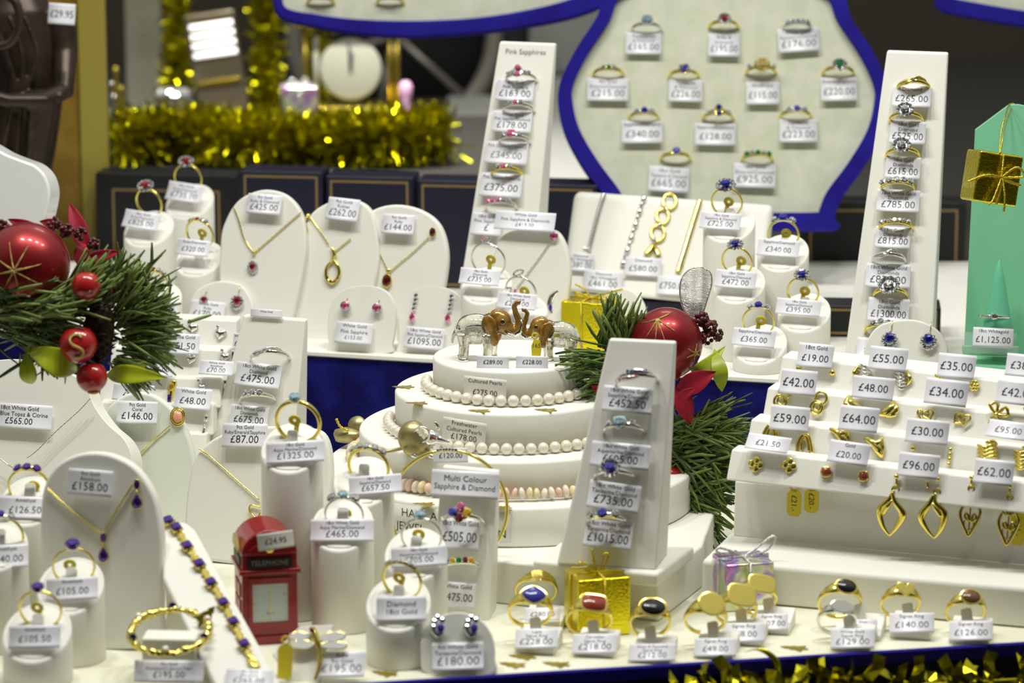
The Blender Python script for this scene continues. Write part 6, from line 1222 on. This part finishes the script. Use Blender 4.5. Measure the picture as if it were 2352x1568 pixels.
confetti(W(456, 1440, P.y+.018), 13, 0, 'gold paper tree leaning behind the wreath bracelet', tilt=-20, yaw=0).rotation_euler.rotate_axis('Y', radians(38))

# ------------------------------------------------------------------ red telephone box clock
P = Z(622, 1478, 0); k = mpp(P)*1000; root = thing('telephone_box_clock', frame(P, 12), 'small red telephone box with a clock dial on its front', 'clock'); Wb, D, H = 128*k, 30, 214*k
mb = MB(); mb.box((0, D/2, H/2), (Wb, D, H)); mb.build('body', 'phone_red', root, bevel=.8)
mb = MB(); mb.box((0, D/2, 11*k), (Wb+2.4, D+2.4, 22*k)); mb.build('base', 'phone_red', root, bevel=.8)
mb = MB(); mb.box((0, D/2, 172*k), (Wb+3.2, D+3.2, 12*k)); mb.build('cornice', 'phone_red', root, bevel=.7)
mb = MB(); n = 24; A = [(Wb/2*1.02*cos(pi*i/n), 212*k+58*k*sin(pi*i/n)) for i in range(n+1)]; mb.prism(A, -.8, D+.8, False); mb.build('domed_roof', 'phone_red', root, bevel=1.2, angle=50)
mb = MB(); n = 24; A = [(Wb*.40*cos(pi*i/n), 214*k+28*k*sin(pi*i/n)) for i in range(n+1)]; mb.prism(A, -1.4, 0, False); mb.build('pediment', 'phone_red', root, bevel=.4)
mb = MB(); mb.sph((0, -1.6, 228*k), (11*k, .9, 11*k), 14, 8); mb.build('crest', 'gold_dark', root)
mb = MB(); mb.X = Matrix.Translation((-Wb/2-.9, D/2, 214*k)) @ Matrix.Rotation(radians(-90), 4, 'Z'); A = [(D*.36*cos(pi*i/n), 34*k*sin(pi*i/n)) for i in range(n+1)]; mb.prism(A, -.5, .5, False); mb.build('side_pediment', 'glitter', root)
mb = MB(); mb.box((0, -.5, 194*k), (Wb*.80, 1, 22*k)); s_ = mb.build('sign_panel', 'black_leather', root); tb = MB(); write(tb, [('TELEPHONE', 0, 188*k, 17*k, Wb*.68)], lambda x, z, y: (x, -1.1, z)); tb.build('lettering', 'ink_faint', s_)
mb = MB(); mb.X = Matrix.Translation((-Wb/2-.4, D/2, 194*k)); mb.box((0, 0, 0), (.8, D*.7, 20*k)); mb.build('side_sign', 'black_leather', root)
w2, h2 = 41*k, 46*k; cz = 98*k; mb = MB(); mb.ringprism([(-w2-9*k, cz-h2-12*k), (w2+9*k, cz-h2-12*k), (w2+9*k, cz+h2+14*k), (-w2-9*k, cz+h2+14*k)], [(-w2, cz-h2), (w2, cz-h2), (w2, cz+h2), (-w2, cz+h2)], -1.4, .2); mb.build('dial_frame', 'phone_red', root, smooth=False)
mb = MB(); mb.box((0, -.2, cz), (w2*2, .6, h2*2)); mb.build('dial', 'dial', root)
for a, l in ((4, 30), (176, 20)): mb = MB(); mb.X = Matrix.Translation((0, -.8, cz-4*k)) @ Matrix.Rotation(radians(a), 4, 'Y'); mb.box((0, 0, l*k/2), (2.2*k, .3, l*k)); mb.build('hand', 'gold', root)
for i in range(12): a = 2*pi*i/12; mb = MB(); mb.X = Matrix.Translation((0, -.6, cz)) @ Matrix.Rotation(a, 4, 'Y'); mb.box((0, 0, 37*k), (2.0*k, .2, 7*k)); mb.build('hour_mark', 'gold_dark', root)
tb = MB(); write(tb, [('QUARTZ', 0, cz-27*k, 8*k, 20*k)], lambda x, z, y: (x, -.65, z)); tb.build('lettering', 'ink_faint', root)
for j in range(3):
    for i in range(2): mb = MB(); mb.X = Matrix.Translation((-Wb/2-.35, D*(.33+.34*i), (46+j*38)*k)) ; mb.box((0, 0, 0), (.7, D*.26, 30*k)); mb.build('side_pane', 'phone_red_line', root)
fr = frame(P, 12); tag(fr @ Vector((.003, -.0022, 247*k*.001)), 84, 38, '£24.95', 12, 8, -5, bend=.02, label='small grey price label reading £24.95 on the telephone box roof', mt='linen', psz=.60)

# ------------------------------------------------------------------ dragonfly brooch
P = Z(700, 1566, 0); DP = PL(P, -4, 34); root = thing('brooch_easel', plM(DP), 'white folded card easel behind the dragonfly brooch', 'easel')
solid_px('body', DP, [(625, 1502), (690, 1436), (766, 1434), (752, 1478), (730, 1600), (690, 1600)], 3, 'card_white', root, bevel=.5)
mb = MB(); mb.box((0, 14, 8), (14, 2, 16)); mb.build('strut', 'card_white', root)
r = surf_thing('brooch', DP, 722, 1470, 'gold dragonfly brooch with white enamel wings', 'brooch', d=.002)
wire(DP, r, [(717, 1440), (722, 1455), (730, 1475), (735, 1495), (733, 1530), (722, 1562)], [1.4, 2.0, 2.0, 1.4, 1.2, .8], 'gold', 'body', 3, 6); ball(DP, r, 717, 1446, 7, 'garnet', 'head', 5)
def wing(pts, name='wing'):
    Pw = local(DP, r, spline(pts, 6), 3.4); mb = MB(); mb.tube(Pw, .55, 6, True); mb.build('wing_rim', 'gold', r); poly = [(p.x, p.z) for p in Pw]; A = sum(poly[i-1][0]*poly[i][1]-poly[i][0]*poly[i-1][1] for i in range(len(poly))); poly = poly if A > 0 else poly[::-1]; y = Pw[0].y
    mb = MB(); mb.prism(poly, y-.5, y+.3); mb.build(name, 'enamel_white', r)
for pts in ([(718, 1462), (690, 1452), (668, 1456), (668, 1466), (690, 1470)], [(720, 1476), (695, 1470), (672, 1474), (672, 1486), (700, 1490), (718, 1484)], [(735, 1464), (760, 1452), (786, 1452), (792, 1462), (775, 1472), (742, 1472)], [(738, 1478), (765, 1474), (792, 1478), (792, 1488), (765, 1490), (740, 1486)]): wing(pts)
tag(Z(785, 1566, 0)+Vector((0, .002, .0085)), 108, 62, 'Ruby|9ct Gold|£195.00', -8, 42, -3, bend=.10, label='glossy white tag beside the dragonfly brooch')
t = PL(Z(655, 1566, 0)-Vector((0, .004, 0)), -4, 20); o = surf_thing('hanging_tag', t, 655, 1512, 'dark yellow string tag hanging from the dragonfly easel', 'tag'); k = mpp(t.p)*1000
mb = MB(); mb.prism([(-16*k, -46*k), (16*k, -46*k), (18*k, 22*k), (10*k, 32*k), (-10*k, 32*k), (-18*k, 22*k)], -.3, .3); mb.build('plate', 'yellow_plastic', o); A = [(11*k*cos(2*pi*i/20), 42*k+11*k*sin(2*pi*i/20)) for i in range(20)]; B = [(6*k*cos(2*pi*i/20), 42*k+6*k*sin(2*pi*i/20)) for i in range(20)]; mb = MB(); mb.ringprism(A, B, -.3, .3); mb.build('eyelet', 'yellow_plastic', o)

# ------------------------------------------------------------------ bangle and front earring disc
bp = PL(W(1030, 1168, 1.806), -4, 8); r = surf_thing('bangle', bp, 1030, 1168, 'thin gold bangle standing behind the mixed stone tower', 'bangle'); k = mpp(bp.p)*1000
mb = MB(); mb.tube([(135*k*cos(2*pi*i/96), 0, 135*k*sin(2*pi*i/96)) for i in range(96)], 1.0, 8, True, sq=(1, 1.3)); mb.build('hoop', 'gold', r)
for i in range(7): a = radians(83+i*3.0); mb = MB(); mb.X = Matrix.Translation((135*k*cos(a), -1.2, 135*k*sin(a)+.5)) @ Matrix.Rotation(radians(90), 4, 'X'); mb.gem(1.0, 1.0, .9, 8); mb.build('gemstone', 'diamond', r)
ED = ZP(1050, 1548, 0, -4, 20)
tablet('earring_stand', ED, [(966, 1500), (970, 1455), (992, 1425), (1030, 1408), (1072, 1408), (1110, 1428), (1132, 1465), (1136, 1510), (1128, 1548), (985, 1548)], 'white oval stand with tanzanite earrings at the front edge', 'white oval earring stands', depth=5, bevel=1.6, cat='earring stand')
for x, lab in ((1008, 'tanzanite and diamond earring nearer the ring stands'), (1085, 'tanzanite and diamond earring nearer the signet rings')):
    r = surf_thing('earring', ED, x, 1436, lab, 'earring', 'earrings on the front oval stand'); gem_at(ED, x+4, 1442, 9, 11, 'tanzanite', 'gemstone', r, 4.2, 10)
    for dx_, dy in ((-10, -10), (-3, -20), (8, -14), (-12, 2), (3, 14)): gem_at(ED, x+dx_, 1438+dy, 7, 7, 'diamond', 'side_stone', r, 3.2, 8)
    wire(ED, r, [(x-8, 1416), (x-14, 1440), (x-2, 1458), (x+10, 1450)], [1, 1.8, 1.8, 1], 'white_gold', 'setting', 1.8, 5)
ctag(ED, 1052, 1508, 118, 66, '9ct White Gold|Tanzanite/Diamond|£180.00', 'white tag reading £180.00 on the front oval earring stand', -3, tl=12, off=.003, group=None, bend=.10)

# ------------------------------------------------------------------ signet rings along the front edge
GS = 'signet rings along the front edge'
for (hx, hy, by, spec, mt, R, lab, tx, ty, tw_, th_, s, price, yw, rl) in (
    (1238, 1316, 1452, 'dome', 'gold', 10.0, 'beaded gold dome ring', 1246, 1410, 82, 30, '£280.00', '£280.00', 14, 6),
    (1226, 1364, 1502, 'sig:lapis:marquise:7.8:6.0', 'gold', 10.2, 'gold ring with a blue lapis plate', 1232, 1466, 98, 46, 'Lapis|Signet Ring|£228.00', '£228.00', 16, 8),
    (1364, 1382, 1508, 'sig:carnelian:cushion:7.6:5.5', 'gold', 10.6, 'gold ring with a red carnelian plate', 1366, 1478, 102, 46, 'Carnelian|Signet Ring|£218.00', '£218.00', 16, 10),
    (1500, 1392, 1522, 'sig:onyx:oval:7.8:5.8:diamond', 'gold', 9.4, 'gold ring with a black onyx oval and diamond', 1498, 1498, 108, 40, 'Onyx & Diamond|Signet Ring|£212.00', '£212.00', 14, 6),
    (1634, 1384, 1512, 'sig:plain:oval:7.3:7.2', 'gold', 9.6, 'plain round faced gold signet ring', 1643, 1486, 96, 42, 'Signet Ring|£49.00', '£49.00', 22, 12),
    (1704, 1364, 1482, 'sig:plain:cushion:7.8:7.0', 'gold', 9.8, 'plain broad cushion signet ring', 1708, 1452, 98, 44, 'Signet Ring|£78.00', '£78.00', 22, 12),
    (1750, 1338, 1456, 'sig:plain:cushion:7.6:5.8', 'gold', 9.8, 'plain signet ring before the iridescent parcel', 1772, 1428, 76, 38, 'Signet Ring|£107.00', '£107.00', 24, 12),
    (1944, 1344, 1470, 'sig:onyx:oval:6.4:4.9', 'gold', 10.2, 'tall gold ring with a black oval', 1982, 1440, 66, 36, 'Onyx|Signet Ring|£110.00', '£110.00', 24, 12),
    (1934, 1390, 1496, 'sig:plain:oval:6.6:4.2', 'white_gold', 8.8, 'white gold signet ring', 1958, 1466, 100, 46, 'White Gold|Signet Ring|£129.00', '£129.00', 24, 10),
    (2080, 1350, 1468, 'sig:plain:heart:5.2:5.2', 'gold', 9.2, 'gold signet ring with a heart shaped face', 2094, 1430, 102, 46, 'Signet Ring|£140.00', '£140.00', 24, 8),
    (2230, 1368, 1480, 'sig:smoky:oval:6.1:4.8', 'gold', 9.2, 'gold signet ring with a brown oval face', 2230, 1448, 98, 46, 'Signet Ring|£126.00', '£126.00', 24, 8)):
    Pb = Z(tx-6, by, 0); k = mpp(Pb)*1000; root = thing('ring_block', frame(Pb, -14), f'white wedge block under the {lab}', 'ring block', 'white wedge blocks for signet rings')
    mb = MB(); mb.hexa([(-46*k, 0, 0), (46*k, 0, 0), (46*k, 0, 3.2), (-46*k, 0, 3.2), (-46*k, 22, 0), (46*k, 22, 0), (46*k, 22, 9), (-46*k, 22, 9)]); mb.build('body', 'card_white', root, bevel=.8)
    mb = MB(); mb.X = Matrix.Translation((-2, 14, 7)) @ Matrix.Rotation(radians(-14), 4, 'Y') @ Matrix.Rotation(radians(-28), 4, 'X'); mb.prism([(-2.8, -3), (2.8, -3), (2.8, 7.5), (2.2, 8.3), (-2.2, 8.3), (-2.8, 7.5)], -1.5, 1.5); mb.build('slot_tongue', 'card_white', root, bevel=.5)
    up_ring(hx, hy, Pb.y+.013, spec, mt, f'{lab} at the front edge', GS, yaw=0, lean=-31, R=R, tw=rl, wd=2.8, th=1.6, ht=12)
    tag(W(tx, ty, Pb.y+.0015), tw_, th_, s, -10, 48, -4, bend=.03, label=f'tag reading {price} before the {lab}', group='price tags on the signet ring blocks')
present(1388, 1462, 0, 126, 138, 16, 'foil', 'cord_gold', 'gold foil parcel behind the carnelian signet ring', zb=.0, depth=26, bows=[[(0, 0), (-30, 10), (-62, 16)], [(0, 0), (-8, 26), (-14, 58)], [(0, 0), (8, 14), (18, 42), (28, 38), (14, 8), (0, 0)], [(0, 0), (-24, 20), (-44, 26)]])
present(1722, 1402, 0, 116, 112, 14, 'iridescent', 'cord_silver', 'iridescent parcel with a silver cord bow before the white slab', zb=.0, depth=26, bows=[[(0, 0), (-30, 8), (-62, 16), (-58, 26), (-28, 16), (0, 0)], [(0, 0), (36, 22), (66, 44), (78, 40), (56, 12), (0, 0)], [(0, 0), (30, 2), (62, 4)]])
for px, py, rz, lab in ((1190, 1532, 62, 'gold paper tree nearest the front earring stand'), (1215, 1512, 70, 'gold paper tree before the lapis signet tag'), (1292, 1530, 66, 'gold paper tree on the front edge below the carnelian tag'), (895, 1552, 60, 'gold paper tree on the edge below the half hoop stand'), (1840, 1492, 70, 'gold paper tree between plain and white gold signet rings'), (965, 1528, 20, 'gold paper tree tucked behind the front oval stand')):
    confetti(Z(px+16, py, .0), 15, rz, lab)

# ------------------------------------------------------------------ festive sprays
def leaf(root, O, pts, mt, name, curl=.25, n=8, th=.5):
    """pts: base, widest offsets and tip as world points base->tip with side vector"""
    base, tip, side, up = pts; mb = MB(); V = []; Fc = []
    for i in range(n+1):
        t = i/n; c = base.lerp(tip, t)+up*(sin(t*pi)*curl); w_ = side*(sin(min(1, t*1.02)*pi)**.8)*(1-.25*t)
        for j in (-1, -.5, 0, .5, 1): V.append(tuple((O @ (c+w_*j+up*(abs(j)*.18*side.length/max(1e-6, up.length))))*1000))
    for i in range(n):
        for j in range(4): a = i*5+j; Fc.append((a, a+1, a+6, a+5))
    mb.add(V, Fc); return mb.build(name, mt, root, solid=th, subd=1)
def spray(label, Y, bauble, star, petals, limes, berries, apples, needles, cone=None, seed=2):
    bx_, by_, br = bauble; root = thing('christmas_spray', frame(W(bx_, by_+br, Y)), label, 'christmas decoration'); O = root.matrix_world.inverted(); rr = random.Random(seed)
    c = W(bx_, by_, Y); k = mpp(c); R = br*k; C = (O @ c)*1000; mb = MB(); mb.sph(C, R*1000, 48, 32); b_ = mb.build('bauble', 'bauble_red', root)
    for (sx, sy, L, rots) in star:
        ctr = None
        for a0 in rots:
            pts = []
            for i in range(9):
                q = i/8; dx_, dy_ = (sx+cos(radians(a0))*L*q-bx_)*k, (by_-(sy-sin(radians(a0))*L*q))*k; zz = R*R-dx_*dx_-dy_*dy_
                if zz <= 0: break
                pts.append((O @ (c+Vector((dx_, -sqrt(zz)-.0002, dy_))))*1000)
            if len(pts) > 2: mb = MB(); mb.tube(pts, [rr.uniform(.35, .75)*(1.3-i/len(pts)) for i in range(len(pts))], 5); mb.build('glitter_ray', 'glitter', b_)
    for (x0, y0, x1, y1, wpx, d0, d1) in petals:
        a, b = W(x0, y0, Y+d0), W(x1, y1, Y+d1); d = (b-a).normalized(); s_ = d.cross(Vector((0, -1, .25)).normalized()).normalized()*wpx*k; u_ = s_.cross(d).normalized(); u_ = u_ if u_.y < 0 else -u_
        leaf(root, O, (a, b, s_, u_*.002), 'petal', 'red_petal', 1.5)
    for (x0, y0, x1, y1, wpx, d0, d1, cu) in limes:
        a, b = W(x0, y0, Y+d0), W(x1, y1, Y+d1); d = (b-a).normalized(); s_ = d.cross(Vector((0, -1, .3)).normalized()).normalized()*wpx*k; u_ = s_.cross(d).normalized(); u_ = u_ if u_.y < 0 else -u_
        leaf(root, O, (a, b, s_, u_*.004), 'leaf_lime', 'lime_leaf', cu)
    for (x, y, n, sp, d0) in berries:
        cc = W(x, y, Y+d0); mb = MB(); mb.tube([(O @ (cc+Vector((0, .004, -sp*k*1.4))))*1000, (O @ cc)*1000], .5, 5)
        for i in range(n):
            v = Vector((rr.gauss(0, 1), rr.gauss(0, 1), rr.gauss(0, 1))).normalized()*sp*k*rr.uniform(.75, 1.0); mb.sph((O @ (cc+v))*1000, sp*k*1000*.36, 10, 7)
        mb.build('berry_cluster', 'berry_dark', root)
    for (x, y, r_, d0, s_) in apples:
        cc = W(x, y, Y+d0); ra = r_*k*1000; q = (O @ cc)*1000; mb = MB(); prof = [(.02, ra*.86)]+[(ra*sin(pi*t/16)*(1-.06*(t/16)), ra*cos(pi*t/16)*(.98 if t > 2 else .92)) for t in range(1, 16)]+[(.02, -ra*.90)]; mb.lathe(prof[::-1], 32, q); ap = mb.build('red_apple', 'berry_red', root)
        if s_:
            P = []
            for (ux, uy) in spline([(.30, .55), (.12, .72), (-.22, .66), (-.36, .42), (-.16, .18), (.18, .02), (.38, -.20), (.24, -.50), (-.10, -.54)], 6, False): P.append(q+Vector((ux*ra*.9, -ra*sqrt(max(0, 1-(ux*.9)**2-(uy*.9)**2))-.2, uy*ra*.9)))
            mb = MB(); mb.tube(P, [1.0 if i % 2 else .8 for i in range(len(P))], 6); mb.build('glitter_letter', 'glitter', ap)
        else: mb = MB(); mb.sph(q+Vector((ra*.1, -ra*.25, -ra*.86)), (ra*.4, ra*.4, ra*.16), 12, 6); mb.build('glitter_base', 'glitter', ap)
    if cone:
        x, y, rx, ry, d0, tilt = cone; cc = (O @ W(x, y, Y+d0))*1000; mb = MB(); mb.X = Matrix.Translation(cc) @ Matrix.Rotation(radians(tilt), 4, 'Y'); A, B = rx*k*1000, ry*k*1000; mb.sph((0, 0, 0), (A*.8, A*.8, B*.92), 16, 12)
        for i in range(110):
            t = -1+2*(i+.5)/110; a = i*2.39996; ro = A*sqrt(max(0, 1-t*t)); p = Vector((cos(a)*ro*.8, sin(a)*ro*.8, t*B)); o_ = Vector((cos(a), sin(a), .25)).normalized(); sd = Vector((-sin(a), cos(a), 0)); up_ = o_.cross(sd)
            mb.add([p-sd*2.0+o_*.2, p+sd*2.0+o_*.2, p+sd*1.5+o_*2.2-up_*.3, p+o_*2.7, p-sd*1.5+o_*2.2-up_*.3, p+up_*-1.0], [(0, 1, 2, 3, 4), (1, 0, 5), (2, 1, 5), (3, 2, 5), (4, 3, 5), (0, 4, 5)])
        mb.build('pine_cone', 'pinecone', root)
    mb = MB()
    for (x, y, a0, a1, L, n, d0, spread) in needles:
        for i in range(n):
            a = radians(rr.uniform(a0, a1)); l = L*rr.uniform(.6, 1.08); ox, oy = x+rr.gauss(0, spread), y+rr.gauss(0, spread*.7); dd = rr.uniform(-.014, .014)
            p0 = W(ox, oy, Y+d0+rr.uniform(-.006, .006)); p1 = W(ox+cos(a)*l, oy-sin(a)*l, Y+d0+dd); m = p0.lerp(p1, .5)+Vector((rr.uniform(-1, 1), rr.uniform(-1, 1), rr.uniform(-.2, 1)))*l*k*.10
            w_ = rr.uniform(.5, 1.0); mb.cur = 1 if rr.random() < .3 else 0; P = [(O @ q)*1000 for q in (p0, p0.lerp(m, .5)*.5+p0.lerp(m, .55)*.5, m, m.lerp(p1, .5), p1)]; mb.tube(P, [w_*.8, w_, w_, w_*.9, w_*.5], 4, sq=(1, .45))
    mb.build('pine_needles', ['needle', 'needle_dark'], root, kind='stuff')
    mb = MB(); 
    for (x, y, a0, a1, L, n, d0, spread) in needles[:4]: mb.tube([(O @ W(bx_, by_+br*.8, Y+.02))*1000, (O @ W(x, y, Y+d0))*1000], .9, 6)
    mb.build('twig', 'twig', root); return root
spray('festive spray with red bauble, apples and pine cone over the neck form', 1.83, (62, 609, 99), [(46, 603, 62, (12, 60, 102, 150, 195, 240, 282, 330))],
      [(205, 585, 160, 466, 24, .02, .035), (120, 545, 18, 503, 18, .02, .03), (190, 600, 281, 577, 17, .0, -.002), (212, 612, 268, 676, 17, .006, .0), (150, 520, 90, 508, 14, .03, .03), (178, 612, 196, 560, 20, .01, .02)],
      [(176, 852, 50, 796, 38, -.004, -.012, 5), (60, 806, 74, 880, 24, -.012, -.006, 2), (245, 862, 388, 868, 26, .004, -.004, 4), (320, 850, 350, 825, 16, .004, -.002, 2)],
      [(125, 514, 26, 15, .02), (152, 530, 26, 15, .012), (186, 536, 24, 14, .012), (216, 562, 26, 14, .01), (4, 520, 24, 16, .02), (0, 545, 20, 14, .018)],
      [(198, 656, 34, -.020, 0), (180, 790, 45, -.022, 1), (211, 866, 37, -.020, 0)],
      [(170, 700, 30, 75, 130, 90, -.006, 20), (250, 690, 40, 95, 110, 90, .004, 16), (290, 740, -10, 60, 110, 130, .006, 18), (300, 790, -45, 25, 100, 120, .004, 18), (60, 720, 120, 200, 110, 70, -.012, 20), (90, 720, -20, 40, 120, 70, -.014, 30), (30, 740, -40, 60, 120, 90, -.010, 34), (110, 770, 190, 340, 80, 90, -.006, 34), (300, 690, -40, 110, 90, 90, .014, 30), (270, 830, -60, -10, 100, 40, .004, 10), (20, 700, -30, 30, 110, 60, -.014, 24), (330, 740, -60, 70, 60, 60, .01, 30)],
      cone=(226, 762, 46, 80, -.012, 8), seed=11)
spray('festive spray with red bauble between front tower and earring ladder', 1.915, (1531, 788, 83), [(1508, 722, 46, (200, 235, 262, 290, 330, 20)), (1594, 800, 22, (20, 80, 140, 200, 260, 320))],
      [(1552, 900, 1646, 852, 30, -.012, -.016), (1556, 880, 1586, 976, 26, -.012, -.014), (1550, 850, 1575, 840, 30, .0, -.012), (1400, 910, 1356, 884, 14, -.01, -.014), (1545, 930, 1500, 960, 24, -.008, -.008), (1556, 915, 1600, 890, 14, -.018, -.022)],
      [(1610, 860, 1668, 792, 30, .01, .0, 5), (1640, 800, 1658, 900, 22, -.002, -.004, 3)],
      [(1612, 732, 26, 16, .004), (1632, 752, 26, 16, .002), (1646, 768, 22, 14, .0), (1622, 776, 20, 14, .002)],
      [(1545, 1096, 28, -.004, 0)],
      [(1400, 800, 62, 100, 125, 60, .004, 14), (1440, 790, 60, 95, 90, 20, .006, 10), (1400, 830, 165, 215, 105, 80, -.006, 16), (1420, 880, 150, 215, 90, 70, -.008, 16), (1420, 790, 80, 130, 80, 30, .0, 16), (1580, 990, -40, 40, 120, 130, -.004, 26), (1590, 1060, -60, 30, 110, 130, -.004, 26), (1570, 1130, -75, 30, 120, 130, -.004, 24), (1580, 1180, -100, -20, 90, 80, -.004, 24), (1580, 1020, -20, 70, 120, 60, .0, 26), (1560, 1040, 0, 360, 90, 160, .008, 34), (1575, 1140, 0, 360, 80, 160, .01, 30), (1640, 1000, -40, 30, 90, 40, -.004, 12)], seed=12)
P1_, P2_ = Z(1590, 1548), Z(1660, 700, ZS)
t = surf_thing('leaf_ornament', PL(W(1597, 665, 1.93), -10, 0), 1597, 665, 'translucent silver mesh leaf standing behind the red bauble', 'ornament'); LP = PL(W(1597, 665, 1.93), -10, 0)
oP = outline(LP, [(1572, 712), (1562, 680), (1564, 645), (1580, 622), (1606, 614), (1630, 624), (1635, 650), (1624, 690), (1612, 722), (1590, 730)], 8); mb = MB(); mb.tube([(x, 0, z) for x, z in oP], .4, 6, True); mb.build('rim', 'cord_silver', t)
xs = [p[0] for p in oP]; zs = [p[1] for p in oP]; mb = MB()
def inside(x, z):
    c = False
    for i in range(len(oP)):
        (x0, z0), (x1, z1) = oP[i-1], oP[i]
        if (z0 > z) != (z1 > z) and x < (x1-x0)*(z-z0)/(z1-z0)+x0: c = not c
    return c
for j in range(34):
    z = min(zs)+(max(zs)-min(zs))*(j+.5)/34; run = [min(xs)+(max(xs)-min(xs))*i/40 for i in range(41)]; run = [x for x in run if inside(x, z)]
    if len(run) > 2: mb.tube([(x, -2.2*sin(pi*(i/(len(run)-1))), z+.8*sin(x*.6)) for i, x in enumerate(run)], .27, 4)
mb.build('mesh', 'cord_silver', t, kind='stuff')
mb = MB(); mb.tube([((oP[0][0]), 0, min(zs)), (0, 2, min(zs)-16), (2, 3, min(zs)-34)], .5, 6); mb.build('stem', 'cord_silver', t)
# foil fringe hanging in front of the dark fascia
tinsel('tinsel_garland', [Vector((W(x, 1590, 1.672).x, 1.672+(x-1600)*.00004, W(x, 1592, 1.68).z)) for x in range(1560, 2480, 60)], 24, 120, 'wide gold foil tinsel hanging below the blue front edge', seed=21, wd=6.5, dark=.85)
for px, lab in ((1768, 'loose gold foil ribbon curling over the front edge by the £78.00 tag'),):
    t = thing('foil_ribbon', frame(W(px, 1540, 1.70)), lab, 'ribbon'); mb = MB(); P = spline([(-12, -2, 11), (-5, -4, 12.5), (2, -6, 8), (4, -7, 1), (5, -6, -8), (4, -6, -16)], 6, False); V = []
    for p in P: V += [(p[0]-1.6, p[1], p[2]-.6), (p[0]+1.6, p[1], p[2]+.6)]
    mb.add(V, [(2*i, 2*i+1, 2*i+3, 2*i+2) for i in range(len(P)-1)]); mb.build('strip', 'tinsel_dark', t, solid=.15)
